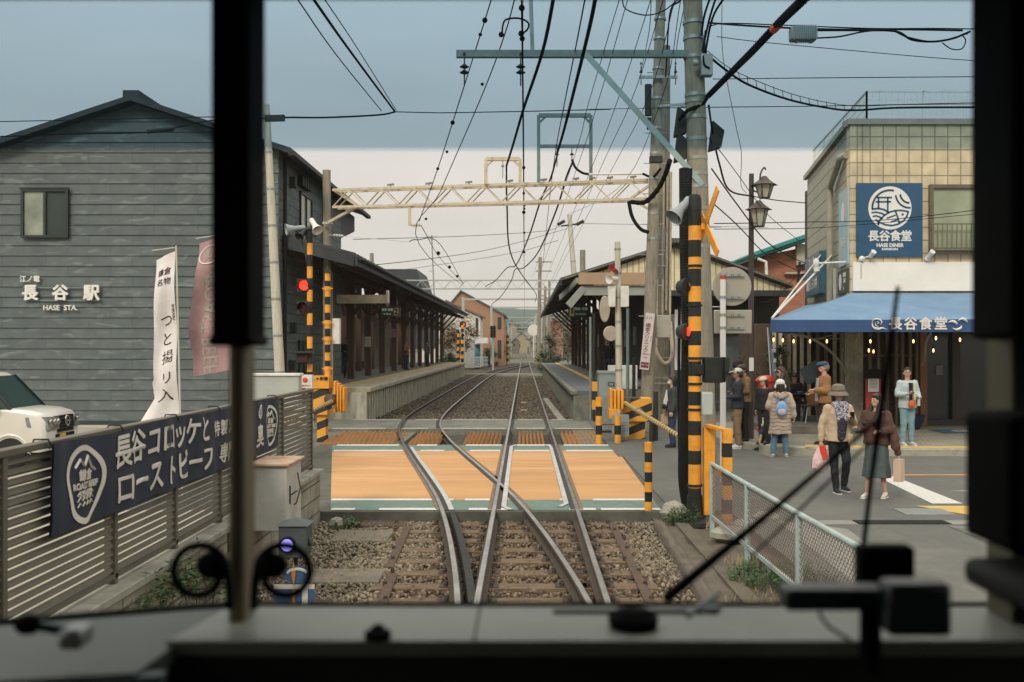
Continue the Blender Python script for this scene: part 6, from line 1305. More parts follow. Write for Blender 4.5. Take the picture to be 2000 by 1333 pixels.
# ground floor
mb = MB(); mb.box(8.05, 8.42, 24.7, 25.0, .15, 3.4); mb.build('corner_post', arc_m, dn, smooth=0, bevel=.01)
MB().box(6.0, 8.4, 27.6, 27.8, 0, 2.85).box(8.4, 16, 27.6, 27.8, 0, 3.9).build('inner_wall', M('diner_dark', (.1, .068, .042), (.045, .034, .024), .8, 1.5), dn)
mb = MB(); mb.box(10.35, 13.5, 26.15, 26.2, .2, 3.3); mb.build('glass_door', M('door_glass', (.03, .034, .03), (.035, .04, .036), .12, .8, spec=.6), dn)
mb = MB(); mb.box(10.28, 16, 26.0, 26.2, .15, .3).box(11.2, 11.4, 26.0, 26.2, .3, 3.3).box(10.3, 10.38, 26.0, 26.2, .3, 3.3); mb.build('door_frame', M('door_brown', (.07, .055, .04), rough=.6), dn, smooth=0)
mb = MB(); a = P(1795, 0, 25.9); b = P(1808, 0, 25.9); mb.box(a.x, b.x, 25.8, 26.0, .15, 3.5); mb.build('wood_post', M('post_orange', (.32, .15, .06), (.24, .11, .05), .6, 3, stretch=(8, 8, 1)), dn, smooth=0)
mb = MB(); q = P(1838, 724, 26); mb.box(q.x - .09, q.x + .09, 26.1, 26.145, q.z - .12, q.z + .12); mb.build('door_notice', M('grey_notice', (.3, .3, .28), rough=.7), dn)
slm = M('slat_wood', (.24, .17, .1), (.16, .11, .07), .7, 3, stretch=(8, 8, 1))
sc_ = T('slat_screen', 'tall vertical timber slat screen across the diner front', 'screen', (9.2, 25.9, .15))
for px in (1682, 1699, 1715, 1732, 1750, 1762, 1777, 1790): a = P(px, 0, 25.9); MB().box(a.x - .035, a.x + .035, 25.85, 25.95, .15, 3.4).build('slat', slm, sc_, smooth=0)
MB().box(8.5, 10.4, 25.95, 26.0, 1.95, 2.0).build('rail', slm, sc_)
sc2 = T('slat_screen', 'dim timber slats at the back of the diner terrace', 'screen', (6.7, 27.3, .3))
for px in (1512, 1524, 1541, 1552, 1566, 1580, 1597, 1613, 1630, 1644): a = P(px, 0, 27.3); MB().box(a.x - .04, a.x + .04, 27.25, 27.35, .3, 2.75).build('slat', slm if px % 2 else cream, sc2, smooth=0)
mb = MB(); mb.box(5.75, 8.5, 23.6, 27.6, .15, .32); mb.build('terrace_deck', M('deck_grey', (.16, .15, .12), (.11, .1, .085), .85, 3, stretch=(1, 8, 1)), label='low grey timber terrace deck under the awning', cat='deck', smooth=0, bevel=.01)
# string lights
def bulb(px, py, Y, k):
    c = P(px, py, Y); r = T('hanging_bulb', ['glowing hanging bulb at the far left end of the awning', 'glowing bulb second from the awning left end', 'glowing bulb above the terrace plant', 'glowing bulb over the seated diner', 'glowing bulb by the arched iron bracket', 'upper glowing bulb above the red menu stand', 'lower left bulb of the pair by the menu stand', 'lower right bulb of the pair by the menu stand', 'glowing bulb beside the orange wooden post', 'upper glowing bulb over the glass door', 'lower glowing bulb over the glass door', 'glowing bulb farthest right before the glass door'][k], 'light bulb', c, group='bulbs hung under the awning')
    MB().lathe(c, [(.006, -.045), (.017, -.025), (.022, 0), (.014, .03), (.009, .045)], 12).build('glass', bulb_m, r); MB().cyl(c + V((0, 0, .05)), c + V((0, 0, .1)), .02, n=8).build('socket', black, r); MB().cyl(c + V((0, 0, .1)), V((c.x, c.y, 2.75)), .005, n=4).build('cord', cable, r)
for k, (px, py, Y) in enumerate([(1511, 664, 23), (1529, 665, 23.4), (1550, 667, 23.4), (1582, 667, 23.4), (1615, 667, 23.4), (1700, 667, 23.6), (1697, 685, 24.2), (1706, 687, 24.4), (1784, 667, 23.6), (1828, 661, 23), (1823, 685, 24), (1875, 664, 23)]): bulb(px, py, Y, k)
# menu stand, chairs, table, pots, mat
ms_ = T('menu_stand', 'red menu stand with white sheet and dark hood by the slat screen', 'menu stand', (8.43, 24.1, .15)); redp = M('stand_red', (.42, .05, .03), (.34, .04, .03), .5, 4)
a = P(1692, 722, 24.1); b = P(1721, 800, 24.1); MB().box(a.x, b.x, 24.1, 24.2, .3, a.z - .2).build('board', redp, ms_, bevel=.01); MB().box(a.x - .03, b.x, 24.0, 24.25, a.z - .22, a.z).build('hood', black, ms_, bevel=.01)
mb = MB(); c = P(1706, 752, 24.08); mb.box(c.x - .13, c.x + .13, 24.075, 24.09, c.z - .17, c.z + .15, 0)
for i in range(6): mb.box(c.x - .1 + .03 * (i % 2), c.x + .08, 24.07, 24.075, c.z + .1 - i * .035, c.z + .108 - i * .035, 1)
mb.build('menu_sheet', [let, dkmetal], ms_, smooth=0); mb = MB(); mb.beam((a.x + .03, 24.15, .15), (a.x + .03, 24.15, .4), .03, .03).beam((b.x - .03, 24.15, .15), (b.x - .03, 24.15, .4), .03, .03); mb.build('leg', redp, ms_)
def chair(x, y, rz, label):
    r = T('cafe_chair', label, 'chair', (x, y, .32), rz, group='round backed chairs on the terrace'); w = M('chair_wood', (.24, .12, .055), (.19, .09, .045), .45, 3, stretch=(1, 1, 4)) if 'chair_wood' not in bpy.data.materials else bpy.data.materials['chair_wood']
    mb = MB(); mb.grid(lambda u, v: V(((u - .5) * (.42 + .03 * v), (v - .5) * .42, .44 - .02 * math.sin(v * 3.1))), 8, 8); mb.grid(lambda u, v: V(((u - .5) * (.42 + .03 * v), (v - .5) * .42, .425 - .02 * math.sin(v * 3.1))), 8, 8); mb.build('seat', w, r, local=True)
    mb = MB(); f = lambda u, v, o: V((math.sin((u - .5) * 1.5) * (.2 + .09 * math.sin(min(1, v * 1.15) * 1.8)), -.2 - o - .06 * v + (1 - math.cos((u - .5) * 1.5)) * .22, .47 + .33 * v - .03 * abs(u - .5) * (v > .8)))
    mb.grid(lambda u, v: f(u, v, 0), 12, 8); mb.grid(lambda u, v: f(1 - u, v, .012), 12, 8); mb.build('backrest', w, r, local=True)
    for sx in (-1, 1):
        for sy in (-1, 1): MB().cyl((sx * .13, sy * .12, .42), (sx * .21, sy * .2, 0), .011, n=8).build('leg', galv, r, local=True)
    return r
chair(7.14, 24.7, 0, 'brown shell backed chair with thin steel legs facing away'); chair(7.75, 25.4, R(80), 'second brown shell chair half hidden behind the man in the cap')
tb = T('cafe_table', 'small dark table with a bowl where someone sits eating', 'table', (7.0, 25.35, .32)); MB().box(6.7, 7.35, 25.1, 25.6, .98, 1.01).build('table_top', dkmetal, tb, bevel=.008); MB().cyl((7.02, 25.35, .34), (7.02, 25.35, .98), .03, n=10).build('leg', dkmetal, tb); MB().lathe((7.02, 25.35, .32), [(.2, 0), (.2, .02)], 16).build('base', dkmetal, tb)
MB().lathe((7.0, 25.25, 1.012), [(.03, 0), (.075, .05), (.07, .055)], 16).build('bowl', M('bowl_blue', (.2, .3, .35), rough=.3), label='small blue grey bowl on the terrace table', cat='bowl')
mb = MB(); mb.prism([P(1562, 722, 26.2), P(1600, 700, 26.2), P(1592, 745, 26.0), P(1580, 752, 26.0), P(1572, 745, 26.1)], (0, .02, 0)); mb.build('grey_umbrella', M('umbrella_grey', (.12, .14, .14), (.08, .1, .1), .6, 2), label='folded grey cloth parasol leaning behind the terrace table', cat='parasol')
mb = MB(); c = P(1786, 818, 24.8); mb.lathe((c.x, 24.8, .15), [(.12, 0), (.22, .18), (.25, .36), (.24, .37)], 20); mb.build('planter_bowl', M('pot_navy', (.02, .03, .055), rough=.25), label='dark navy glazed planter bowl beside the orange wooden post', cat='planter')
mb = MB(); a = P(1812, 848, 24.3); mb.box(10.0, 11.4, 23.6, 24.6, .151, .163, 0)
for i in range(12): t = i * math.pi / 6; mb.obox((10.8 + .38 * math.cos(t), 24.1 + .28 * math.sin(t), .166), (.06, 0, 0), (0, .04, 0), (0, 0, .003), 1)
mb.obox((10.8, 24.1, .166), (.22, 0, 0), (0, .14, 0), (0, 0, .003), 1); mb.build('door_mat', [M('mat_blue', (.04, .1, .16), rough=.95), M('mat_white', (.35, .36, .34), rough=.95)], label='blue door mat with a pale round emblem before the glass door', cat='door mat', smooth=0)
pb = T('post_box', 'round red pillar post box on the pavement corner', 'post box', (5.92, 24.3, .15)); redb = M('postbox_red', (.62, .05, .02), (.52, .04, .02), .35, 3)
MB().lathe((5.92, 24.3, .15), [(.24, 0), (.24, .08), (.2, .1), (.2, 1.2)], 28).build('body', redb, pb); MB().lathe((5.92, 24.3, 1.34), [(.2, 0), (.27, .02), (.27, .05), (.24, .09), (.16, .15), (.03, .17)], 28).build('cap', redb, pb)
mb = MB(); mb.box(5.82, 6.02, 24.08, 24.12, 1.1, 1.13); mb.build('slot', black, pb)
# street lamp
sl_ = T('street_lamp', 'brown street lamp post with two hexagonal lanterns', 'street lamp', (5.1, 22.3, .15)); brn = M('lamp_brown', (.07, .05, .042), (.055, .04, .035), .5, 4); mk = P(1469, 340, 22.3)
mb = MB(); mb.tube([(5.08, 22.3, .1), (5.1, 22.3, mk.z)], [.075, .055], 14); mb.build('post', brn, sl_); z = P(0, 712, 22.3).z; MB().box(5.03, 5.13, 22.21, 22.23, z - .15, z + .15).build('sticker', let, sl_)
lg = M('lantern_glass', (.5, .5, .38), (.42, .42, .32), .4, 3)
def lantern(px, pyt, pyb, Y):
    a = P(px, pyt, Y); b = P(px, pyb, Y); h = a.z - b.z; l = MB(); c = V((b.x, Y, b.z))
    l.lathe(c, [(.10, 0), (.12, .02)], 6).lathe(c + V((0, 0, h * .68)), [(.31, 0), (.26, .02), (.12, .12), (.05, .2), (.03, h * .3)], 6)
    for i in range(6):
        t = math.pi * i / 3; u_, v_ = frame(V((0, 0, 1))); l.beam(c + (u_ * math.cos(t) + v_ * math.sin(t)) * .11, c + V((0, 0, h * .68)) + (u_ * math.cos(t) + v_ * math.sin(t)) * .20, .02, .02)
    o = l.build('lantern', brn, sl_, smooth=0); MB().lathe(c, [(.10, .01), (.19, h * .68)], 6).build('glass', lg, o, smooth=0); return a, b
a1, b1 = lantern(1493, 350, 388, 22.2); a2, b2 = lantern(1482, 394, 444, 22.0)
mb = MB(); mb.tube(catmull([P(1484, 352, 22.2), P(1486, 338, 22.2), P(1492, 328, 22.2), P(1496, 332, 22.2)], 6), .02, 8).cyl(P(1470, 372, 22.3), P(1484, 378, 22.2), .02, n=6).cyl(P(1470, 420, 22.3), P(1478, 400, 22.1), .02, n=6).tube([P(1493, 348, 22.2), P(1484, 392, 22.0)], .012, 6); mb.build('arm', brn, sl_)
# blue banner pole and clutter by the post box
fl = T('nobori_flag', 'narrow blue and white flag hanging behind the red post box', 'flag', (6.3, 25.5, .15)); a = P(1499, 640, 25.5); b = P(1512, 770, 25.5); MB().cyl(a, V((b.x, 25.5, .15)), .015, n=6).build('pole', let, fl)
mb = MB(); mb.grid(lambda u, v: a.lerp(b, v) + V((.14 * u * (v + .2), .04 * math.sin(v * 9), 0)), 4, 16, 0)
for i, ch in enumerate('かまくら'): mb.text(ch, a.lerp(b, .35 + .15 * i) + V((.09, -.05, 0)), (1, 0, 0), (0, 0, 1), .12, 1, .004, .001)
mb.build('cloth', [M('flag_navy', (.05, .08, .2), (.3, .33, .42), .8, 3), sgw], fl)
# ================================================================ the driver's cab
cb_ = T('train_cab', 'dark driver cab of the train with windscreen pillars, console and curled hoses', 'train cab', (0, .6, .9))
cabk = M('cab_black', (.005, .006, .0055), (.007, .008, .0075), .8, spec=.05); cabg = M('cab_console', (.24, .255, .213), (.18, .195, .162), .42, 3, dirt=(.2, .2, .17), dscale=4, damt=.4); cabd = M('cab_dark', (.012, .014, .012), (.016, .018, .016), .8); cabo = M('pillar_olive', (.16, .135, .075), (.12, .10, .06), .5, 6); cabt = M('cab_teal', (.07, .1, .098), (.05, .075, .073), .6, 3)
G = 1.36                                             # windscreen plane
def Q(px, py, Y=1.3): return P(px, py, Y)
def qbox(a, b, t, d, yn_, yf_, name, m, bev=.004, x1=None, z0=None, z1=None):
    xa = P(a, 0, yn_ if a < 1023 else yf_).x; xb = P(b, 0, yf_ if b < 1023 else yn_).x if x1 is None else x1
    za = P(0, t, yn_ if t < 678 else yf_).z if z1 is None else z1; zb_ = P(0, d, yf_ if d < 678 else yn_).z if z0 is None else z0
    MB().box(xa, xb, yn_, yf_, zb_, za).build(name, m, cb_, bevel=bev)
mb = MB(); mb.box(-1.3, 1.3, -1.6, -1.55, .9, 3.1).box(-1.3, 1.3, -1.6, G, 3.05, 3.1).box(-1.3, 1.3, -1.6, G, .9, .93)
for s in (-1, 1): mb.box(s * 1.3, s * 1.25, -1.6, G, .9, 1.7).box(s * 1.3, s * 1.25, -1.6, G, 2.6, 3.1).box(s * 1.3, s * 1.25, -1.6, .3, 1.7, 2.6).box(s * 1.3, s * 1.25, 1.25, G, 1.7, 2.6)
mb.build('shell', cabd, cb_, smooth=0)
mb = MB(); mb.box(-1.3, 1.3, 1.30, G, P(0, 2, G).z, 3.05); mb.build('header', cabk, cb_, bevel=.004)
qbox(411, 519, 0, 668, 1.22, 1.30, 'pillar_pad', cabk, z1=2.98)
qbox(404, 527, 655, 677, 1.215, 1.305, 'pillar_pad_end', cabk, .006)
qbox(443, 501, 660, 1200, 1.27, 1.33, 'pillar', cabo, .008, z0=1.7)
qbox(1892, 0, 0, 665, 1.18, 1.3, 'pillar_pad', cabk, .01, x1=1.25, z1=2.98)
qbox(1926, 1984, 640, 830, 1.26, 1.33, 'pillar', M('pillar_olive2', (.1, .1, .06), rough=.5), .006, z0=1.7)
mb = MB(); mb.box(P(1984, 0, 1.27).x, 1.25, 1.30, 1.33, 1.7, 2.3); mb.build('corner_panel', M('corner_p', (.03, .034, .028), rough=.8), cb_)
qbox(1880, 0, 800, 1085, 1.1, 1.22, 'side_unit', cabk, .01, x1=1.24)
qbox(1876, 0, 1085, 1215, 1.02, 1.19, 'side_unit', cabd, .012, x1=1.24)
# console: top surface between far edge y=1180 and near edge y=1252
zc = 2.2 - 502 * G / F; yn = (2.2 - zc) * F / (1252 - 678)
yf = (2.2 - zc) * F / (1180 - 678)
xk = (322 - 1023) * yn / F; xk2 = (262 - 1023) * yn / F
mb = MB(); mb.prism([(xk, yn, zc), (1.25, yn, zc), (1.25, G, zc), ((455 - 1023) * yf / F, G, zc)], (0, 0, -.02)); mb.build('console_top', cabg, cb_, bevel=.003, smooth=0)
mb = MB(); mb.prism([(xk - .002, yn + .004, zc - .021), (1.25, yn + .004, zc - .021), (1.25, yn + .004, 1.0), (xk2 - .06, yn + .004, 1.0), (xk2, yn + .004, P(0, 1333, yn).z)], (0, .05, 0)); mb.build('console_front', cabd, cb_, smooth=0)
zl = zc - .004
mb = MB(); mb.prism([(-1.25, 1.1, 1.79), (xk - .0, 1.1, 1.84), (-.398, G, zc - .001), (-1.25, G, 1.78)], (0, 0, -.02)); mb.build('side_shelf', M('shelf_green', (.08, .094, .08), (.06, .072, .062), .5, 4), cb_, smooth=0)
mb = MB(); mb.prism([(-1.25, 1.095, 1.785), (xk + .03, 1.095, 1.838), (xk2 + .02, 1.08, 1.5), (-1.25, 1.08, 1.5)], (0, .02, 0)); mb.build('side_panel', cabt, cb_, smooth=0)
mb = MB(); px = (927 - 1023) * 1.2 / F; mb.box(px - .0012, px + .0012, yn, G, zc, zc + .0006); mb.build('seam', cabk, cb_)
mb = MB(); mb.box(-.40, 1.25, G - .012, G, zc - .005, zc + .003).beam((-.40, G - .006, zc), (-1.25, G - .006, 1.784), .012, .008); mb.build('window_gasket', cabk, cb_)
c = Q(738, 1203, 1.2); mb = MB(); mb.lathe((c.x, c.y, zc), [(.016, 0), (.016, .008), (.009, .011), (.006, .016)], 16); mb.build('knob', cabk, cb_)
c = Q(1232, 1183, 1.28); mb = MB(); mb.lathe((c.x, 1.25, zc), [(.03, 0), (.032, .012), (.022, .02)], 18); mb.build('knob', cabk, cb_)
mb = MB(); mb.tube([Q(1080, 1196, 1.2), Q(1390, 1196, 1.2)], .003, 8); mb.build('thin_rod', cabd, cb_); mb = MB(); mb.tube([Q(1342, 1204, 1.18), Q(1404, 1160, 1.22)], .004, 8).ell(Q(1392, 1192, 1.18), .012, .008, .006, 8); mb.build('lever', M('lever_grey', (.3, .33, .31), rough=.4), cb_)
# handle at left
mb = MB(); c = Q(55, 1220, 1.12); mb.ell(c, .016, .012, .012, 12); mb.build('handle_ball', cabk, cb_); mb = MB(); mb.cyl(c, Q(128, 1232, 1.12), .006, n=10); mb.build('handle_bar', M('bar_teal', (.06, .12, .13), rough=.3, metal=.6), cb_)
mb = MB(); mb.box(Q(126, 0, 1.12).x, Q(172, 0, 1.12).x, 1.10, 1.14, Q(0, 1262, 1.12).z, Q(0, 1222, 1.12).z); mb.build('handle_bracket', galv, cb_, bevel=.006); mb = MB(); mb.lathe((Q(160, 0, 1.13).x, 1.15, zl - .022), [(.05, 0), (.05, .004)], 20); mb.build('handle_plate', M('plate_pale', (.3, .36, .35), rough=.3, metal=.5), cb_)
# curled hoses either side of the pillar
for s, cx, cy, r in ((-1, 388, 1118, 55), (1, 556, 1118, 55)):
    pts = [(472 + s * 24, 1190), (472 + s * 26, 1140)]
    x0 = cx - s * r * .95
    for i in range(0, 21):
        t = math.pi * (.12 + i * .093); rr = r * (1 - .012 * i); pts.append((cx - s * rr * math.cos(t), cy - rr * math.sin(t)))
    mb = MB(); mb.tube(catmull([Q(x, y, 1.24) for x, y in pts], 3), .0052, 8); h = mb.build('curled_hose', cabk, cb_); mb = MB(); mb.ell(Q(472 - (-s) * 58, 1105, 1.24), .021, .015, .017, 12); mb.build('hose_end', cabk, h)
# device stack at right
dvm = M('device_grey', (.03, .042, .045), rough=.3)
qbox(1666, 1789, 1060, 1152, 1.2, 1.23, 'device_screen', cabk)
qbox(1518, 1738, 1136, 1196, 1.08, 1.12, 'device_bar', dvm, .005)
qbox(1712, 1862, 1126, 1246, 1.05, 1.09, 'device_body', dvm, .006)
mb = MB(); mb.tube(catmull([Q(1600, 1198, 1.1), Q(1620, 1225, 1.12), Q(1660, 1250, 1.1)], 5), .002, 6); mb.build('device_wire', cabk, cb_)
mb = MB(); c = Q(1700, 1205, 1.1); mb.cyl(c + V((0, 0, .01)), c + V((0, 0, -.06)), .012, n=10); mb.build('device_stalk', cabk, cb_)
# windscreen with tinted upper band
zb = P(0, 292, G).z
MB().box(-1.25, 1.25, G, G + .004, 1.7, zb).build('windscreen', glass('screen_glass', (.985, .995, .99), .0), cb_, smooth=0)
MB().box(-1.25, 1.25, G, G + .004, zb, 2.92).build('tinted_band', glass('tint_glass', (.64, .75, .815), .0), cb_, smooth=0)
# wipers outside the glass
wp = T('windscreen_wiper', 'black double armed windscreen wiper parked upright on the right', 'wiper', P(1300, 1175, 1.42)); 
mb = MB(); mb.tube([P(1298, 1172, 1.42), P(1500, 1005, 1.44), P(1717, 818, 1.45)], [.008, .005, .003], 8); mb.build('arm', cabk, wp)
mb = MB(); mb.tube([P(1470, 1085, 1.46), P(1700, 862, 1.46)], .0022, 8); mb.build('link_arm', cabd, wp)
mb = MB(); mb.tube([P(1754, 560, 1.44), P(1735, 700, 1.44), P(1718, 820, 1.44), P(1700, 950, 1.44), P(1684, 1090, 1.44)], [.0032, .004, .005, .004, .004], 8); mb.build('blade', cabk, wp)
# ================================================================ overhead wires
def wire(pts, r, label, balls=(), name='overhead_wire', cat='wire', twist=0, m=cable, sub=6, group=None):
    q = catmull([P(x, y, Y) for x, y, Y in pts], sub) if len(pts) > 2 else [P(*pts[0]), P(*pts[1])]
    mb = MB()
    if twist:
        L = [0]
        for i in range(1, len(q)): L.append(L[-1] + (q[i] - q[i - 1]).length)
        n = int(L[-1] / (twist * .5)); qq = []
        for k in range(n + 1):
            t = L[-1] * k / n; i = max(j for j in range(len(L)) if L[j] <= t + 1e-9); i = min(i, len(q) - 2); qq.append(q[i].lerp(q[i + 1], (t - L[i]) / max(1e-6, L[i + 1] - L[i])))
        mb.tube(qq, [r * (1 + .28 * (k % 2)) for k in range(len(qq))], 6)
    else: mb.tube(q, r, 5)
    for bx, by, bY, br in balls: mb.ell(P(bx, by, bY), br, br, br, 8)
    return mb.build(name, m, label=label, cat=cat, group=group)
w = wire
# over the left track
w([(968, -30, 15.5), (947, 40, 17.3), (884, 240, 21), (855, 330, 24), (819, 432, 28.2)], .011, 'thin wire with dark beads slanting down to the girder hanger', [(947, 40, 17.3, .05), (938, 68, 17.7, .035), (884, 240, 21, .05), (873, 297, 22.5, .035), (855, 330, 24, .04), (832, 428, 27.6, .04)])
w([(1010, -20, 15.5), (985, 70, 17.3), (940, 190, 20), (860, 375, 26), (819, 478, 31), (905, 560, 66)], .011, 'thin wire slanting down across the girder to the left', [(979, 68, 17.3, .05), (942, 165, 19.5, .035)])
w([(980, 68, 17.2), (985, 42, 17.2), (1002, 36, 17.2), (1020, 38, 17.2), (1032, 46, 17.2), (1030, 58, 17.2), (1020, 66, 17.2)], .017, 'short black loop cable joining two track wires', [(1018, 66, 17.2, .055), (1020, 76, 17.2, .05)])
w([(822, 440, 28.4), (860, 505, 46), (905, 555, 66)], .012, 'beaded wire running on from the girder hanger', [(856, 495, 42, .09), (878, 522, 52, .09), (893, 540, 60, .09)])
w([(800, 472, 29.5), (815, 469, 29.8), (860, 478, 40), (905, 555, 62)], .014, 'sagging wire leaving the left mast insulator')
mb = MB(); mb.cyl(P(640, 459, 29.5), P(800, 473, 30), .008, n=5)
for k in range(4): mb.lathe(P(652 + k * 5, 460 + k * .5, 29.5), [(.05, 0), (.03, .05)], 10, 0, (1, 0, 0))
mb.build('stay_wire', white, label='pale stay wire with insulators from the left mast', cat='wire')
# contact wire, straight track
w([(1018, -20, 14), (1020, 120, 17.3), (1022, 330, 26), (1023, 450, 40), (1024, 560, 75), (1024, 640, 200)], .012, 'contact wire hanging straight above the right track', [(1019, 16, 15, .05), (1023, 328, 26.5, .05), (1023, 378, 27, .04), (1024, 455, 38, .05), (1024, 493, 44, .06)])
w([(1021, -20, 14), (1021.5, 120, 17.3), (1023.5, 330, 26), (1024, 500, 55)], .008, 'thin messenger wire just beside the contact wire', [(1023, 415, 31, .06), (1024, 402, 31, .04), (1024, 408, 31, .04)])
w([(1086, -30, 13), (1060, 100, 16), (1022, 215, 20), (1003, 280, 24), (989, 325, 27.4)], .024, 'thick twisted cable rising left of the steel frames', twist=.09)
w([(989, 325, 27.4), (990, 400, 29), (996, 490, 37), (1018, 535, 50), (1047, 575, 75), (1045, 590, 88)], .026, 'thick cable dropping from the small cream frame to the far pole')
w([(1168, -30, 13), (1150, 60, 15), (1118, 190, 19), (1100, 260, 23), (1088, 300, 27)], .026, 'thick twisted cable rising to the tall teal frame', twist=.09)
w([(1088, 305, 27), (1075, 350, 28), (1055, 395, 30), (1032, 465, 36), (1008, 518, 48), (990, 524, 55), (968, 548, 66), (948, 560, 70)], .026, 'thick cable sweeping down left from the tall teal frame')
w([(1117, 320, 27), (1105, 350, 28), (1085, 415, 30), (1050, 495, 40), (1022, 524, 50), (1006, 527, 55), (998, 550, 62), (978, 580, 72), (960, 595, 80)], .026, 'thick cable sweeping down left of the third strand')
w([(1146, -20, 14), (1125, 90, 17), (1100, 215, 22), (1083, 310, 28), (1070, 420, 40), (1060, 520, 70)], .012, 'pair of thin wires between the thick twisted cables')
w([(1117, 312, 26.8), (1124, 328, 26.8), (1137, 338, 26.8), (1150, 341, 26.8)], .035, 'short thick jumper cable on the tall teal frame')
mb = MB(); mb.cyl(P(1150, 341, 26.8), P(1256, 340, 26.4), .028, n=8); mb.build('cable_tube', white, label='white cable tube lying along the girder top', cat='cable tube')
w([(1256, 340, 26.4), (1275, 346, 26), (1290, 330, 25)], .035, 'thick black jumper at the girder right end')
for i, (x0, x1, xe, ye, Y1) in enumerate([(1214, 1150, 1040, 540, 90), (1230, 1168, 1045, 560, 90), (1276, 1205, 1060, 560, 80), (1300, 1232, 1066, 575, 80), (1322, 1262, 1075, 560, 75), (1332, 1290, 1108, 420, 55)]):
    w([(x0, -15, 15), (x1, 200, 20), ((x1 + xe) / 2 + 6, 370, 30), (xe, ye, Y1)], .007, ['thin wire first right of the thick cables', 'thin wire second right of the thick cables', 'thin wire third from the thick cables', 'thin wire fourth from the thick cables', 'thin wire just left of the crossarm', 'thin wire running back to the far pale pole'][i], group='thin feeder wires above the right platform')
w([(1272, -10, 17), (1268, 60, 20), (1252, 140, 26)], .008, 'thin wire dropping to the left crossarm insulator')
w([(1335, 20, 17.4), (1322, 90, 20), (1317, 150, 26)], .008, 'thin wire dropping to the right crossarm insulator')
w([(1215, -5, 18), (1222, 18, 18), (1260, 30, 18), (1295, 22, 19), (1330, -5, 17.4)], .012, 'loose sagging loop between the two big poles')
for i, (a, b, c, l) in enumerate([((1330, 0, 17.3), (1308, 30, 22), (1300, 150, 25.8), 'cable running down the leaning pole'), ((1400, -10, 17.2), (1385, 40, 17.2), (1372, 100, 17.2), 'first black cable bundled at the big pole head'), ((1420, -12, 17), (1392, 35, 17.2), (1376, 110, 17.2), 'second black cable bundled at the big pole head'), ((1390, -12, 17.2), (1376, 30, 17.2), (1370, 70, 17.2), 'third black cable bundled at the big pole head'), ((1378, 60, 17.2), (1374, 120, 17.1), (1386, 135, 17.1), 'black cable hugging the right of the big pole')]): w([a, b, c], .02, l)
# long crosswise wires
w([(-200, 242, 26), (0, 238, 25), (200, 234, 25), (405, 229, 24), (520, 232, 23)], .012, 'upper wire across the station gable')
w([(-200, 268, 26), (0, 267, 25), (150, 262, 25), (300, 258, 25), (405, 237, 24), (540, 232, 23)], .016, 'lower looped cable across the station gable')
mb = MB(); mb.cyl(P(288, 257, 24.9), P(340, 252, 24.9), .06, n=10); mb.build('cable_joint', dkmetal, label='dark cable joint hanging before the station gable', cat='cable joint')
w([(515, 232, 23), (560, 230, 23), (640, 230, 23), (740, 225, 23), (772, 219, 23)], .022, 'black bundled cable from the pillar to the junction')
mb = MB(); mb.beam(P(518, 232, 23), P(556, 231, 23), .09, .14); mb.build('cable_joint', dkmetal, label='dark box shaped joint on the bundled cable', cat='cable joint')
w([(575, -10, 14), (655, 105, 18), (745, 217, 23)], .011, 'thin wire slanting down to the cable junction')
w([(606, -10, 14), (680, 95, 18), (771, 218, 23)], .02, 'twisted cable slanting down to the cable junction', twist=.16)
w([(628, -10, 14), (695, 90, 18), (774, 216, 23)], .009, 'outermost thin wire slanting down to the junction')
w([(772, 219, 23), (862, 221, 23)], .012, 'short wire end right of the cable junction')
w([(860, 221, 23), (1030, 218, 23), (1192, 214, 23)], .012, 'level wire across the centre of the sky')
w([(1150, 214, 23), (1260, 212, 22), (1385, 210, 17.4), (1640, 207, 20), (1950, 200, 22)], .008, 'level thin wire from the centre to the diner roof')
w([(470, 520, 30), (640, 518, 31), (760, 515, 33), (960, 487, 48), (1108, 447, 55)], .012, 'thin wire rising to the far pale pole')
w([(620, 610, 40), (720, 608, 40), (900, 590, 48), (1000, 570, 55)][:0] or [(690, 468, 36), (900, 462, 45), (1060, 452, 52), (1095, 442, 55)], .012, 'upper thin wire from the left house to the far pole')
w([(720, 535, 60), (840, 520, 58), (1000, 495, 56), (1090, 470, 55)], .012, 'lower thin wire from the left canopy to the far pole')
w([(1133, 437, 55), (1300, 440, 60), (1500, 445, 70)], .012, 'faint wire running right from the far pole')
# right side
tw = wire([(1590, -20, 9.5), (1560, 8, 10), (1517, 50, 11.5), (1470, 100, 13), (1440, 130, 14.5), (1384, 187, 17.3)], .042, 'very thick black cable rising right with an orange red sleeve', twist=.12)
mb = MB(); mb.cyl(P(1511, 58, 11.6), P(1523, 46, 11.4), .052, n=12); mb.build('sleeve', M('sleeve_red', (.9, .08, .02), rough=.4), tw)
w([(1384, 187, 17.3), (1370, 205, 17.3), (1345, 215, 17.2), (1325, 235, 17.3)], .035, 'thick cable wrapping the big pole')
w([(1385, 45, 17.2), (1450, 50, 16), (1540, 55, 16), (1640, 58, 16), (1760, 58, 16), (1880, 60, 16)], .016, 'upper cable of the bundle toward the diner')
w([(1385, 52, 17.2), (1420, 46, 16.5), (1540, 50, 16), (1700, 56, 16), (1830, 56, 16), (1950, 58, 16)], .010, 'thin carrier wire above the right bundle')
w([(1597, 60, 15.95), (1680, 60, 15.95), (1750, 62, 15.95), (1780, 78, 15.95), (1820, 82, 15.95), (1860, 76, 15.95), (1895, 62, 15.95)], .018, 'sagging black cable looping right of the amplifier box')
w([(1597, 75, 15.9), (1640, 72, 15.9), (1690, 62, 15.9), (1740, 60, 15.9), (1775, 74, 15.9), (1830, 82, 15.9), (1890, 66, 15.9)], .014, 'second black cable curving from the amplifier box')
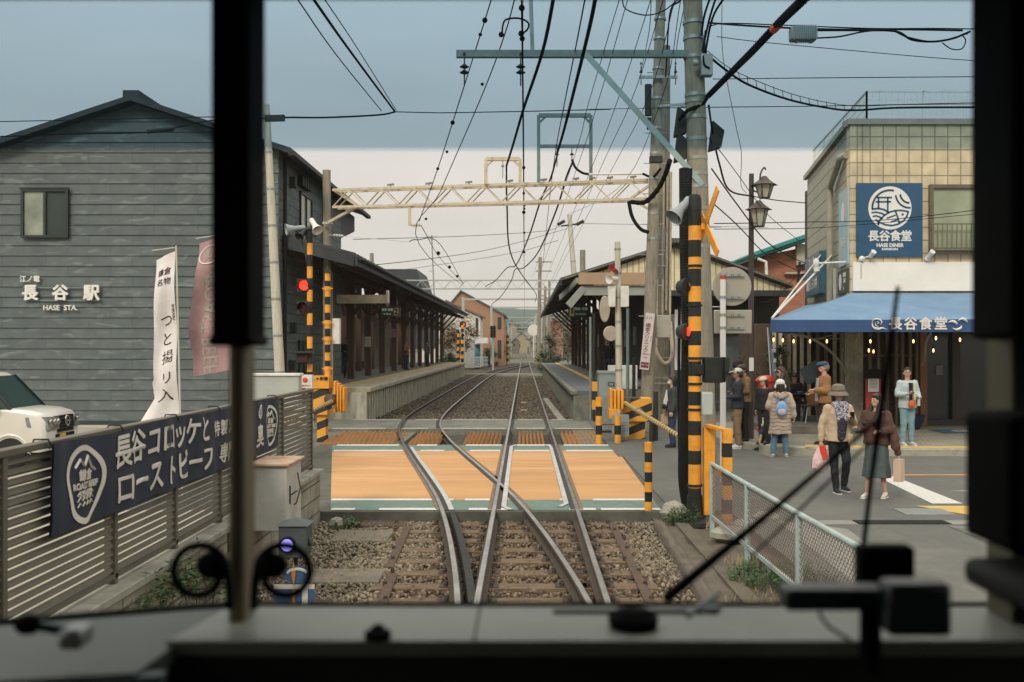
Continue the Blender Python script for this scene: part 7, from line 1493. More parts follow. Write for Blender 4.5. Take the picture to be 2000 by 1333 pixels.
w([(1840, 84, 15.9), (1858, 96, 15.9), (1878, 96, 15.9), (1886, 80, 15.9), (1880, 70, 15.9)], .01, 'small hanging cable loop near the right pillar')
am = T('cable_amplifier', 'grey ribbed cable amplifier box hung on the wires', 'amplifier box', P(1568, 82, 16)); a = P(1543, 54, 16); b = P(1594, 80, 16); MB().box(a.x, b.x, 15.9, 16.1, b.z, a.z).build('body', grey_box, am, bevel=.02)
mb = MB()
for i in range(11): x = a.x + (b.x - a.x) * (i + 1) / 12; mb.box(x - .005, x + .005, 15.88, 16.12, b.z - .01, a.z + .01)
for s in (.2, .75): mb.box(a.x + (b.x - a.x) * s, a.x + (b.x - a.x) * s + .04, 15.95, 16.05, b.z - .03, b.z)
mb.build('fin', galv, am)
w([(1400, 72, 17.2), (1480, 82, 17), (1650, 98, 17), (1820, 113, 17), (1950, 122, 17)], .007, 'thin wire sloping gently toward the right pillar')
w([(1392, 155, 17.2), (1560, 153, 17), (1750, 151.5, 17), (1950, 150, 17)], .008, 'level thin wire above the diner roof fence')
w([(1382, 108, 17.2), (1415, 135, 17.5), (1460, 165, 18), (1540, 195, 19), (1620, 212, 20), (1670, 216, 20), (1760, 211, 20), (1950, 210, 20)], .022, 'sagging black cable from the big pole across the diner roof')
w([(1382, 100, 17.2), (1420, 130, 17.5), (1470, 155, 18), (1560, 188, 19), (1660, 207, 20), (1760, 205, 20), (1950, 203, 20)], .007, 'thin looped carrier above the sagging black cable')
mb = MB()
for i in range(15):
    t = i / 14; x = 1425 + 240 * t; y = 138 + 95 * t - 20 * t * t
    yt = np.interp(x, [1420, 1470, 1560, 1660], [130, 155, 188, 207]); yb = np.interp(x, [1415, 1460, 1540, 1620, 1670], [135, 165, 195, 212, 216]); Y = np.interp(x, [1415, 1660], [17.5, 20]); mb.cyl(P(x, yt, Y), P(x + 2, yb, Y), .006, n=4)
mb.build('cable_hanger', cable, label='row of small wire rings holding the sagging cable', cat='cable hanger')
w([(1410, 0, 17), (1412, 110, 17.2), (1436, 240, 17.5), (1448, 300, 18), (1447, 360, 20), (1458, 378, 22)], .006, 'thin loose wire dropping to the street lamp')
w([(1384, 205, 17.2), (1392, 260, 17.4), (1405, 320, 18), (1425, 372, 19), (1470, 384, 22.2)], .018, 'black cable curving from the pole to the lamp')
w([(1470, 384, 22.2), (1520, 392, 23.5), (1575, 397, 25)], .012, 'wire from the street lamp to the diner wall')
w([(1390, 330, 17.4), (1440, 400, 19), (1495, 470, 22), (1540, 500, 26), (1574, 515, 30)], .014, 'long wire crossing behind the street lamp to the brick house')
w([(1390, 395, 17.6), (1440, 440, 20), (1500, 500, 24), (1560, 530, 30)], .012, 'lower wire sloping down to the brick house')
w([(1395, 437, 20), (1480, 436, 22), (1580, 434, 25), (1700, 432, 24.3), (1830, 420, 24), (1950, 405, 24)], .010, 'thin wire passing before the diner sign')
w([(1395, 448, 20), (1580, 446, 25), (1720, 436, 24.3), (1950, 414, 24)], .008, 'second thin wire passing before the diner sign')
w([(1384, 270, 17.2), (1410, 300, 18), (1440, 340, 19), (1500, 420, 23), (1560, 470, 30)], .008, 'faint wire fanning from the big pole')
w([(1232, 395, 26.3), (1260, 395, 25.8), (1285, 370, 25.4), (1300, 340, 25), (1308, 315, 24)], .055, 'thick black cable arc at the girder right end', twist=.2)
w([(1228, 395, 26.3), (1235, 425, 26), (1250, 447, 25.8), (1266, 454, 25.6)], .05, 'thick green black cable drooping into the leaning pole')
mb = MB(); 
for dx in (0, 6, 11): mb.cyl(P(1287 + dx, 445, 26.5), P(1284 + dx, 545, 26.6), .022, n=6)
for py in (460, 490, 520): mb.cyl(P(1284, py, 26.5), P(1300, py, 26.5), .012, n=5)
mb.build('conduit', galv, label='pale vertical conduits clipped behind the leaning pole', cat='conduit')
# right bracket on brick house
mb = MB(); c = P(1562, 535, 30)
for k in range(4): mb.cyl(P(1556 + 3 * k, 520 + 9 * k, 30), P(1572, 517 + 9 * k, 30), .03, n=6)
mb.cyl(P(1562, 512, 30), P(1558, 552, 30), .04, n=6); mb.build('wire_bracket', dkmetal, label='dark wire bracket on the corner of the brick house', cat='bracket')
w([(1560, 535, 30), (1500, 590, 24), (1470, 600, 24)][:2] + [(1440, 560, 24)], .01, 'short slack wire below the brick house bracket')
# ================================================================ people
skin = M('skin', (.50, .31, .21), (.46, .27, .18), .55, 8); skin_d = M('skin_tan', (.36, .21, .14), (.32, .18, .12), .55, 8)
hairm = M('hair_black', (.018, .013, .01), (.03, .022, .018), .45, 12, stretch=(6, 6, 1)); hairb = M('hair_brown', (.06, .035, .022), (.04, .025, .018), .45, 12, stretch=(6, 6, 1))
eye_m = M('eye_dark', (.02, .015, .012), rough=.3); lip_m = M('lips', (.36, .12, .1), rough=.5); mask_m = M('face_mask', (.7, .68, .64), rough=.9)
def C(name, c, c2=None, scale=6, rough=.85, **k): 
    return bpy.data.materials.get(name) or M(name, c, c2, rough, scale, .15, 30, **k)
class Bl:
    def __init__(s): s.mb = MB()
    def c(s, a, b, ra, rb):
        a = V(a); b = V(b); d = b - a; L = d.length
        if L < 1e-4: return s.e(a, ra)
        d.normalize(); pts = []; rs = []
        for t in (-85, -60, -30): pts.append(a + d * ra * math.sin(R(t))); rs.append(ra * math.cos(R(t)))
        pts += [a, b]; rs += [ra, rb]
        for t in (30, 60, 85): pts.append(b + d * rb * math.sin(R(t))); rs.append(rb * math.cos(R(t)))
        s.mb.tube(pts, rs, 12); return s
    def e(s, c, rx, ry=None, rz=None): s.mb.ell(c, rx, ry, rz, 14); return s
    def loft(s, rings, n=24, fold=0, nf=9):       # rings: (z, rx, ry, cx, cy)
        vs = []
        for k, (z, rx, ry, cx, cy) in enumerate(rings):
            for j in range(n * 2):
                a = math.pi * j / n; f = 1 + fold * (k / max(1, len(rings) - 1)) * math.sin(a * nf + k * .4); vs.append((cx + rx * f * math.cos(a), cy + ry * f * math.sin(a), z))
        m = n * 2; K = len(rings); fs = [(i * m + j, i * m + (j + 1) % m, (i + 1) * m + (j + 1) % m, (i + 1) * m + j) for i in range(K - 1) for j in range(m)]
        fs += [tuple(range(m - 1, -1, -1)), tuple((K - 1) * m + j for j in range(m))]
        if rings[-1][0] < rings[0][0]: fs = [f[::-1] for f in fs]
        s.mb.add(vs, fs); return s
    def x(s, mat): s.mb.v = [tuple(mat @ V(v)) for v in s.mb.v]; return s
    def plus(s, o): s.mb.add(o.mb.v, o.mb.f); return s
    def make(s, name, m, parent, voxel, wr=0, fr=9, sm=2, k=1):
        me = bpy.data.meshes.new('b'); me.from_pydata(s.mb.v, [], s.mb.f); me.update(); o = bpy.data.objects.new('b', me)
        r = o.modifiers.new('r', 'REMESH'); r.mode = 'VOXEL'; r.voxel_size = voxel / k; 
        if sm: q = o.modifiers.new('s', 'SMOOTH'); q.iterations = sm; q.factor = .5
        me2 = evaluated(o); bpy.data.objects.remove(o); bpy.data.meshes.remove(me)
        n = len(me2.vertices); co = np.empty(n * 3, np.float32); me2.vertices.foreach_get('co', co); co = co.reshape(-1, 3)
        if wr:
            no = np.empty(n * 3, np.float32); me2.vertices.foreach_get('normal', no); no = no.reshape(-1, 3)
            dd = np.array([noise.noise(V((p[0] * fr, p[1] * fr, p[2] * fr * 1.3))) + .5 * noise.noise(V((p[0] * fr * 2.3 + 7, p[1] * fr * 2.3, p[2] * fr * 2))) for p in co.tolist()], np.float32); co = co + no * dd[:, None] * wr
        me2.vertices.foreach_set('co', (co * k).reshape(-1)); me2.update(); me2.name = name; me2.materials.clear(); me2.materials.append(m)
        me2.polygons.foreach_set('use_smooth', [True] * len(me2.polygons)); o = bpy.data.objects.new(name, me2); COL.objects.link(o); o.parent = parent; ORG[o.name] = ORG[parent.name]; return o
def mir(p): return (-p[0], p[1], p[2])
def person(label, loc, rz, H, arms, legs=None, head=(0, 0), lean=0, skinm=None, hair='short', hairmat=None, top=None, bottom=None, shoes=None, mask=False, seated=False, vox=.0085, group=None, extra=None, build=1.0):
    k = H / 1.70; r = T('person', label, 'person', loc, rz, group); sm = skinm or skin; hm = hairmat or hairm
    Lw = legs or [((.09, -.01, .48), (.095, .02, .085)), ((-.09, -.01, .48), (-.095, .02, .085))]
    hips = [(.085, 0, .9), (-.085, 0, .9)]; sh = [(.172, .0, 1.375), (-.172, .0, 1.375)]
    HM = Matrix.Translation((0, 0, 1.50)) @ Matrix.Rotation(R(head[0]), 4, 'Z') @ Matrix.Rotation(R(head[1]), 4, 'X') @ Matrix.Translation((0, 0, -1.50))
    b = Bl(); hd = Bl().e((0, .0, 1.605), .076, .095, .105).e((0, -.035, 1.545), .052, .055, .06).e((0, -.1, 1.578), .012, .018, .02).e((.078, .01, 1.585), .012, .02, .03).e((-.078, .01, 1.585), .012, .02, .03).e((0, -.085, 1.535), .026, .02, .012).c((0, -.09, 1.60), (0, -.102, 1.58), .008, .01); hd.x(HM)
    b.plus(hd).c((0, .01, 1.36), (0, 0, 1.53), .058, .05)
    b.e((0, 0, .95), .145, .10, .12).e((0, 0, 1.09), .125, .09, .15).e((0, 0, 1.26), .15, .1, .16).c((.14, 0, 1.38), (-.14, 0, 1.38), .052, .052)
    for i in (0, 1):
        s = sh[i]; el, wr = V(arms[i][0]), V(arms[i][1]); b.c(s, el, .05, .04).c(el, wr, .04, .025)
        d = (wr - el).normalized(); hdir = V(arms[i][2]).normalized() if len(arms[i]) > 2 else d; side = V((0, -1, 0)) if abs(hdir.dot(V((0, -1, 0)))) < .8 else V((1 if i else -1, 0, 0)); side = (side - hdir * side.dot(hdir)).normalized(); palm = hdir.cross(side).normalized()
        inward = V((-1 if i == 0 else 1, 0, 0)); palm = palm if palm.dot(inward) > 0 or abs(palm.dot(inward)) < .2 else -palm
        b.c(wr, wr + hdir * .035, .024, .026).c(wr + hdir * .035 + side * .018, wr + hdir * .075 + side * .022, .018, .016).c(wr + hdir * .035 - side * .018, wr + hdir * .072 - side * .022, .018, .016)
        for fi, (o_, L_) in enumerate(((.030, .034), (.010, .040), (-.011, .037), (-.031, .029))):
            p0 = wr + hdir * .08 + side * o_; p1 = p0 + (hdir * .85 + palm * .5).normalized() * L_; p2 = p1 + (hdir * .2 + palm).normalized() * L_ * .8; b.c(p0, p1, .0095, .009).c(p1, p2, .009, .0082)
        t0 = wr + hdir * .03 + side * .03; t1 = t0 + (side * .7 + hdir * .6 + palm * .3).normalized() * .035; b.c(t0, t1, .012, .010).c(t1, t1 + (hdir * .8 + palm * .5).normalized() * .03, .010, .009)
        kn, an = V(Lw[i][0]), V(Lw[i][1]); b.c(hips[i], kn, .078, .055).c(kn, an, .052, .034).c(an, an + V((0, .01, -.045)), .034, .032).c(an + V((0, 0, -.05)), an + V((.01 if i == 0 else -.01, -.12, -.06)), .03, .024)
    b.make('body', sm, r, vox, k=k)
    # face
    f = MB()
    for s in (-1, 1): f.ell((s * .031, -.088, 1.598), .014, .008, .0065, 8); f.beam(V((s * .016, -.094, 1.622)), V((s * .046, -.086, 1.624)), .006, .005)
    f.v = [tuple((HM @ V(v)) * k) for v in f.v]; f.build('eyes', eye_m, r, local=True)
    if not mask:
        f = MB(); f.ell((0, -.101, 1.541), .021, .007, .007, 8); f.v = [tuple((HM @ V(v)) * k) for v in f.v]; f.build('lips', lip_m, r, local=True)
    else:
        m_ = Bl().e((0, -.05, 1.55), .06, .062, .05).x(HM); m_.make('face_mask', mask_m, r, .012, k=k)
        f = MB()
        for s in (-1, 1): f.tube([HM @ V((s * .055, -.05, 1.565)) * 1, HM @ V((s * .083, .015, 1.6))], .003, 4)
        f.v = [tuple(V(v) * k) for v in f.v]; f.build('mask_strap', mask_m, r, local=True)
    # hair
    if hair:
        h = Bl().e((0, .014, 1.64), .088, .099, .090).e((0, -.045, 1.678), .068, .055, .034).e((0, .045, 1.60), .082, .075, .095)
        if hair in ('bob', 'long', 'curl'): h.c((.075, .02, 1.62), (.08, .02, 1.50), .03, .03).c((-.075, .02, 1.62), (-.08, .02, 1.50), .03, .03).c((0, .06, 1.6), (0, .06, 1.49), .07, .055).e((0, -.05, 1.675), .06, .045, .03)
        if hair == 'long': h.c((0, .08, 1.54), (0, .13, 1.18), .085, .08).c((.08, .0, 1.54), (.115, -.14, 1.22), .045, .042).c((-.08, .0, 1.54), (-.115, -.14, 1.22), .045, .042)
        if hair == 'short': h.c((.078, .0, 1.64), (.08, .02, 1.57), .018, .014).c((-.078, .0, 1.64), (-.08, .02, 1.57), .018, .014).e((0, -.055, 1.69), .055, .035, .025)
        h.x(HM); h.make('hair', hm, r, .012, wr=.006, fr=28, k=k)
    # clothes
    if top:
        m_, kind = top[0], top[1]; g = Bl(); pad = top[2] if len(top) > 2 else 0; hem = top[3] if len(top) > 3 else .84; sl_ = top[4] if len(top) > 4 else 1
        bw = build
        g.loft([(hem, (.178 + pad) * bw, .135 + pad, 0, 0), (1.0, (.168 + pad) * bw, .125 + pad, 0, 0), (1.15, (.165 + pad) * bw, .118 + pad, 0, 0), (1.3, (.182 + pad * .6) * bw, .122 + pad * .7, 0, 0), (1.39, .165, .10, 0, 0), (1.425, .10, .08, 0, .0)])
        if kind == 'coat': g.loft([(1.05, .175 + pad, .13 + pad, 0, 0), (hem, .21 + pad, .17 + pad, 0, 0)])
        for i in (0, 1):
            el, wr = V(arms[i][0]), V(arms[i][1]); g.c(V(sh[i]) + V((0, 0, -.01)), el, .068 + pad * .7, .055 + pad * .6)
            if sl_ > .5: g.c(el, el.lerp(wr, .92 * sl_), .055 + pad * .6, .042 + pad * .5)
        if kind in ('hood', 'coat', 'jacket'): g.c((.05, .045, 1.43), (-.05, .045, 1.43), .045, .045).c((.06, -.0, 1.42), (.05, -.05, 1.38), .03, .03).c((-.06, -.0, 1.42), (-.05, -.05, 1.38), .03, .03)
        g.make({'coat': 'coat', 'jacket': 'jacket', 'hood': 'jacket', 'shirt': 'shirt', 'sweater': 'sweater'}[kind], m_, r, .014, wr=.012 if pad < .03 else .016, fr=8 if pad < .03 else 6, k=k)
    if bottom:
        m_, kind = bottom[0], bottom[1]
        if kind == 'skirt': Bl().loft([(1.06, .15, .12, 0, 0), (.93, .18, .14, 0, 0), (.6, .2, .16, 0, 0), (bottom[2], .235, .19, 0, 0)], fold=.06).make('skirt', m_, r, .012, wr=.006, k=k)
        else:
            g = Bl().e((0, 0, .94), .165, .125, .13); lenf = {'trousers': 1.0, 'shorts': 0}[kind]; wd = bottom[2] if len(bottom) > 2 else 0
            for i in (0, 1):
                kn, an = V(Lw[i][0]), V(Lw[i][1]); g.c(hips[i], kn if lenf else V(hips[i]).lerp(kn, .8), .095 + wd, .07 + wd)
                if lenf: g.c(kn, kn.lerp(an, .96), .07 + wd, .056 + wd)
            g.make('trousers' if lenf else 'shorts', m_, r, .014, wr=.009, fr=9, k=k)
    if shoes:
        for i in (0, 1):
            an = V(Lw[i][1]); zf = an.z - .085; tx = .012 if i == 0 else -.012; s_ = Bl().c(an + V((0, .01, -.03)), an + V((tx, -.10, -.055)), .045, .036).c(an + V((tx, -.1, -.055)), an + V((tx * 1.3, -.155, -.06)), .036, .032).e(an + V((0, .02, -.045)), .04, .045, .04)
            o = s_.make('shoe', shoes, r, .012, k=k); mm = MB(); mm.obox(an + V((tx, -.075, -.085)), (.038, 0, 0), (0, .115, 0), (0, 0, .012)); mm.v = [tuple(V(v) * k) for v in mm.v]; q = mm.build('sole', C('sole_white', (.6, .57, .5)) if shoes.name != 'shoe_black' else shoes, o, local=True, bevel=.01)
    return r, k, HM
def add(r, k, mb, name, m, HM=None, **kw):
    mb.v = [tuple((HM @ V(v) if HM else V(v)) * k) for v in mb.v]; return mb.build(name, m, r, local=True, **kw)
def hold(r, k, fn, name, m, label, cat, **kw):          # a thing carried: its own top-level object, built in the holder's frame
    mb = MB(); fn(mb); M4 = Matrix.Translation(r.location) @ Matrix.Rotation(r.rotation_euler.z, 4, 'Z') @ Matrix.Scale(k, 4); mb.v = [tuple(M4 @ V(v)) for v in mb.v]; return mb.build(name, m, label=label, cat=cat, **kw)
AD = lambda s=1: ((s * .22, .03, 1.10), (s * .235, -.03, .86))
paper = C('paper_bag', (.50, .34, .21), (.44, .3, .18)); shw = C('shoe_white', (.68, .66, .6)); shb = C('shoe_black', (.02, .02, .022)); phone = C('phone_black', (.01, .01, .012), rough=.2)
def Gz(px, py, z=0): Y = (2.2 - z) * F / (py - 678); return V(((px - 1023) * Y / F, Y, z))

# 1 woman left with tote and mask
r, k, HM = person('person in dark jacket and face mask carrying a checked tote by the barrier', Gz(1313, 874), R(-92), 1.56, [AD(1), ((-.2, -.03, 1.1), (-.2, -.12, .88))], head=(0, 2), hair='bob', mask=True, top=(C('cloth_charcoal', (.035, .04, .038), (.05, .055, .052)), 'jacket', .012, .88), bottom=(C('denim_navy', (.02, .032, .06), (.03, .045, .08)), 'trousers', .01), shoes=shb, build=.95)
mb = MB(); mb.prism([(.0, -.13, 1.38), (.0, -.2, 1.1), (.0, -.23, .92), (.0, -.16, .92), (.0, -.11, 1.15)], (.1, 0, 0)); mb.prism([(-.1, -.13, 1.38), (-.1, -.2, 1.1), (-.1, -.2, .95), (-.1, -.15, .95), (-.1, -.11, 1.15)], (.08, 0, 0)); add(r, k, mb, 'shirt', C('cloth_white', (.6, .58, .53), (.52, .5, .45)), bevel=.01)
chk = bpy.data.materials.new('checker_cloth'); chk.use_nodes = True; _t = chk.node_tree; _c = _t.nodes.new('ShaderNodeTexChecker'); _c.inputs['Scale'].default_value = 32; _c.inputs[1].default_value = (.5, .49, .45, 1); _c.inputs[2].default_value = (.03, .03, .03, 1); _o = _t.nodes.new('ShaderNodeTexCoord'); _t.links.new(_o.outputs['Object'], _c.inputs[0]); _t.links.new(_c.outputs[0], _t.nodes['Principled BSDF'].inputs['Base Color'])
hold(r, k, lambda m: (m.ell((-.25, .13, .98), .05, .13, .17, 14), m.tube(catmull([V((-.2, .02, 1.43)), V((-.27, .06, 1.3)), V((-.28, .12, 1.1))], 4), .022, 6)), 'tote_bag', chk, 'black and white checked tote bag hanging from a shoulder', 'bag')
def pbag(c, w, h, d):
    def f(m):
        x, y, z = c; m.prism([(x - d / 2, y - w / 2, z - h), (x - d / 2, y + w / 2, z - h), (x - d / 2, y + w * .47, z), (x - d / 2, y - w * .47, z)], (d, 0, 0)); m.tube([(x, y - .03, z), (x, y - .03, z + .05), (x, y + .03, z + .05), (x, y + .03, z)], .004, 5)
    return f
hold(r, k, pbag((-.21, -.15, .77), .21, .24, .08), 'paper_bag', paper, 'brown paper bag held low by the person in face mask near the barrier', 'bag', smooth=0)
hold(r, k, lambda m: m.ell((.05, -.2, .98), .1, .06, .07, 12), 'waist_pouch', C('cloth_black', (.015, .015, .017)), 'small black pouch at the waist of the tote carrier', 'bag')
# 2 man with white cap, navy jacket
r, k, HM = person('person in white cap, navy jacket and khaki trousers facing left', Gz(1441, 876), R(-95), 1.72, [((.22, -.02, 1.12), (.17, -.24, 1.10), (0, -1, .2)), ((-.22, .0, 1.12), (-.15, -.25, 1.12), (0, -1, .2))], head=(0, 4), hair='short', hairmat=hairb, skinm=skin_d, top=(C('cloth_navy', (.018, .024, .034), (.028, .036, .048)), 'jacket', .02, .86), bottom=(C('khaki', (.27, .18, .10), (.22, .145, .08)), 'trousers', .006), shoes=shw, build=1.05)
def cap(m_, brim=.08): 
    mb = MB(); mb.ell((0, .005, 1.655), .09, .105, .075, 16); mb.prism([(-.06, -.08, 1.655), (.06, -.08, 1.655), (.05, -.09 - brim, 1.635), (-.05, -.09 - brim, 1.635)], (0, 0, .01)); return mb
add(r, k, cap(0), 'cap', C('cap_white', (.6, .57, .5), (.52, .5, .44)), HM, bevel=.004)
hold(r, k, lambda m: m.obox((-.05, -.36, 1.14), (.035, 0, 0), (0, .015, .07), (0, .006, -.001)), 'mobile_phone', phone, 'phone held out by the person in the white cap', 'phone', smooth=0)
# 3 man in black cap behind
r, k, HM = person('person in black cap and mask standing behind the white cap wearer', V((4.84, 22.5, .15)), R(60), 1.74, [AD(1), AD(-1)], head=(10, 0), hair='short', mask=True, skinm=skin_d, top=(C('cloth_black', (.015, .015, .017)), 'jacket', .02, .86), bottom=(C('cloth_black', (.015, .015, .017)), 'trousers'), shoes=shb, vox=.012)
add(r, k, cap(0), 'cap', C('cap_dark', (.03, .035, .035)), HM)
# 4 man brown jacket with mask
r, k, HM = person('masked person in tan jacket and black trousers looking at a phone', V((4.8, 21.7, .15)), R(-80), 1.65, [((.21, -.02, 1.12), (.1, -.24, 1.08), (-.3, -1, 0)), ((-.21, -.02, 1.12), (-.09, -.24, 1.08), (.3, -1, 0))], head=(0, 12), hair='short', mask=True, skinm=skin_d, top=(C('cloth_tan', (.22, .135, .06), (.17, .1, .045)), 'jacket', .025, .88), bottom=(C('cloth_black', (.015, .015, .017)), 'trousers'), shoes=shb)
hold(r, k, lambda m: m.obox((0, -.33, 1.09), (.035, 0, 0), (0, .07, .02), (0, -.002, .006)), 'mobile_phone', phone, 'phone in the hands of the person in tan jacket', 'phone', smooth=0)
# 5 child
r, k, HM = person('small child in white shirt, navy shorts and black shoes stepping left', Gz(1492, 880), R(-80), 1.10, [((.2, .0, 1.12), (.2, -.1, .9)), ((-.24, .05, 1.15), (-.32, .06, 1.0))], legs=[((.09, -.14, .5), (.09, -.22, .12)), ((-.09, .04, .48), (-.09, .2, .12))], head=(-10, 8), hair='short', top=(C('cloth_white', (.6, .58, .53), (.52, .5, .45)), 'shirt', .03, .86, .3), bottom=(C('shorts_navy', (.03, .04, .08)), 'shorts', .02), shoes=shb, build=1.1)
# 6 person in cream cap before post box
r, k, HM = person('person in cream cap and black top in front of the red post box', V((5.1, 21.1, .15)), R(-50), 1.40, [AD(1), AD(-1)], head=(-20, 14), hair='bob', top=(C('cloth_black', (.015, .015, .017)), 'jacket', .02, .86), bottom=(C('cloth_black', (.015, .015, .017)), 'trousers', .02), shoes=shb, vox=.011)
mb = MB(); mb.ell((0, .0, 1.665), .1, .112, .075, 14); add(r, k, mb, 'cap', C('cap_cream', (.58, .47, .34), (.5, .4, .28)), HM)
# 7 woman with puffer coat and backpack, seen from behind
r, k, HM = person('person seen from behind in white knit hat and beige quilted coat', Gz(1524, 892), R(172), 1.51, [((.25, -.03, 1.12), (.16, -.2, 1.0)), ((-.26, .02, 1.14), (-.3, -.03, .9))], legs=[((.12, -.02, .48), (.17, .06, .085)), ((-.1, .0, .48), (-.13, .0, .085))], hair='bob', top=(C('coat_beige', (.46, .37, .29), (.4, .32, .25), 9), 'coat', .045, .52), bottom=(C('jeans_blue', (.10, .19, .26), (.075, .15, .215)), 'trousers', .006), shoes=C('shoe_pink', (.62, .5, .47)), build=1.0)
Bl().e((0, .0, 1.665), .108, .118, .09).e((.1, .0, 1.58), .035, .05, .055).e((-.1, .0, 1.58), .035, .05, .055).x(HM).make('knit_hat', C('knit_white', (.66, .62, .56), (.56, .52, .46), 30), r, .014, wr=.006, fr=40, k=k)
Bl().c((.13, .1, 1.40), (0, .17, 1.33), .05, .055).c((-.13, .1, 1.40), (0, .17, 1.33), .05, .055).c((.13, .1, 1.4), (.1, -.02, 1.44), .05, .04).c((-.13, .1, 1.4), (-.1, -.02, 1.44), .05, .04).make('fur_collar', C('fur_tan', (.38, .26, .16), (.3, .2, .12), 25), r, .013, wr=.012, fr=35, k=k)
for i in range(8):       # quilting
    z = .62 + i * .085; rr = .235 - (z - .52) * .04; mb = MB(); mb.tube([((rr + .02) * math.cos(a), (rr - .015) * math.sin(a), z + .012 * math.sin(a * 6)) for a in [j * math.pi / 18 for j in range(37)]], .006, 4); add(r, k, mb, 'quilt_seam', C('coat_seam', (.3, .23, .18)))
bp = hold(r, k, lambda m: m.ell((0, .26, 1.10), .125, .07, .175, 18), 'backpack', C('pack_blue', (.12, .36, .62), (.5, .3, .32), 7, lo=.45, hi=.6), 'light blue and pink backpack on the back of the quilted coat', 'backpack')
mb = MB(); mb.ell((0, .32, 1.02), .095, .045, .08, 14); M4 = Matrix.Translation(r.location) @ Matrix.Rotation(r.rotation_euler.z, 4, 'Z') @ Matrix.Scale(k, 4); mb.v = [tuple(M4 @ V(v)) for v in mb.v]; mb.build('pocket', C('pack_pink', (.55, .33, .34), (.3, .42, .55), 12), bp)
mb = MB(); mb.tube(catmull([V((-.06, .24, 1.26)), V((-.03, .27, 1.33)), V((.03, .27, 1.33)), V((.06, .24, 1.26))], 4), .012, 6).tube(catmull([V((.09, .2, 1.24)), V((.12, .12, 1.42)), V((.11, .0, 1.46))], 4), .016, 6).tube(catmull([V((-.09, .2, 1.24)), V((-.12, .12, 1.42)), V((-.11, .0, 1.46))], 4), .016, 6); mb.v = [tuple(M4 @ V(v)) for v in mb.v]; mb.build('strap', C('strap_blue', (.08, .25, .5)), bp)
# 8 woman long dark hair, black coat
r, k, HM = person('person with long dark hair and sunglasses in a black coat by the flag', V((5.53, 21.4, .15)), R(-75), 1.61, [((.21, .0, 1.12), (.18, -.16, 1.02)), AD(-1)], head=(0, 4), hair='long', hairmat=hairb, top=(C('cloth_black', (.015, .015, .017)), 'coat', .015, .55), bottom=(C('cloth_black', (.015, .015, .017)), 'trousers'), shoes=shb, vox=.0105)
mb = MB(); mb.obox((.033, -.1, 1.6), (.027, 0, 0), (0, .006, 0), (0, 0, .02)).obox((-.033, -.1, 1.6), (.027, 0, 0), (0, .006, 0), (0, 0, .02)).beam(V((.06, -.095, 1.605)), V((.085, .01, 1.605)), .006, .008).beam(V((-.06, -.095, 1.605)), V((-.085, .01, 1.605)), .006, .008); add(r, k, mb, 'sunglasses', phone, HM)
hold(r, k, lambda m: (m.ell((-.24, -.08, .92), .05, .1, .12, 12), m.tube([(-.2, 0, 1.42), (-.25, -.05, 1.02)], .01, 5)), 'shoulder_bag', C('bag_cream', (.42, .36, .24)), 'cream shoulder bag on the long haired person in black', 'bag')
# 9 seated diner
r, k, HM = person('seated person in dark clothes leaning over a bowl at the terrace table', V((7.0, 25.75, -.10)), R(8), 1.62, [((.22, -.1, 1.12), (.1, -.28, 1.05), (-.5, -1, 0)), ((-.22, -.1, 1.12), (-.1, -.28, 1.05), (.5, -1, 0))], legs=[((.1, -.42, .86), (.1, -.42, .50)), ((-.1, -.42, .86), (-.1, -.42, .50))], head=(0, 25), hair='short', skinm=skin_d, top=(C('cloth_black', (.015, .015, .017)), 'jacket', .02, .9), bottom=(C('denim_navy', (.02, .032, .06), (.03, .045, .08)), 'trousers'), shoes=shb, vox=.012)
# 10 man in flat cap
r, k, HM = person('person in blue flat cap and tan jacket with a black rucksack', V((6.3, 20.9, .15)), R(-88), 1.72, [((.22, -.02, 1.12), (.20, -.26, 1.14)), ((-.23, .0, 1.12), (-.2, -.2, 1.05))], head=(0, 2), hair='short', hairmat=C('hair_grey', (.2, .19, .18)), skinm=skin, top=(C('cloth_camel', (.30, .15, .06), (.25, .12, .05)), 'jacket', .03, .86), bottom=(C('trouser_brown', (.05, .04, .03)), 'trousers'), shoes=shb)
mb = MB(); mb.ell((0, -.02, 1.672), .1, .13, .055, 16); mb.ell((0, -.11, 1.655), .07, .06, .02, 12); add(r, k, mb, 'flat_cap', C('cap_blue', (.03, .07, .12), (.025, .055, .1)), HM)
mb = MB(); mb.prism([(.09, -.155, 1.38), (.09, -.18, .9), (-.06, -.18, .9), (-.02, -.155, 1.38)], (0, .03, 0)); add(r, k, mb, 'shirt', C('cloth_grey', (.36, .36, .33)), bevel=.01)
mb = MB(); mb.tube([(.205, -.0, 1.2), (.225, -.02, 1.12), (.2, -.22, 1.13)], [.06, .075, .05], 12); add(r, k, mb, 'sleeve', C('cloth_grey', (.36, .36, .33)))
hold(r, k, lambda m: (m.ell((0, .22, 1.12), .13, .08, .2, 14), m.tube(catmull([V((-.1, .15, 1.28)), V((-.15, .05, 1.45)), V((-.16, -.1, 1.36)), V((-.17, -.1, 1.1)), V((-.15, .1, .98))], 5), .022, 6)), 'rucksack', C('cloth_black', (.015, .015, .017)), 'black rucksack on the back of the flat cap wearer', 'backpack')
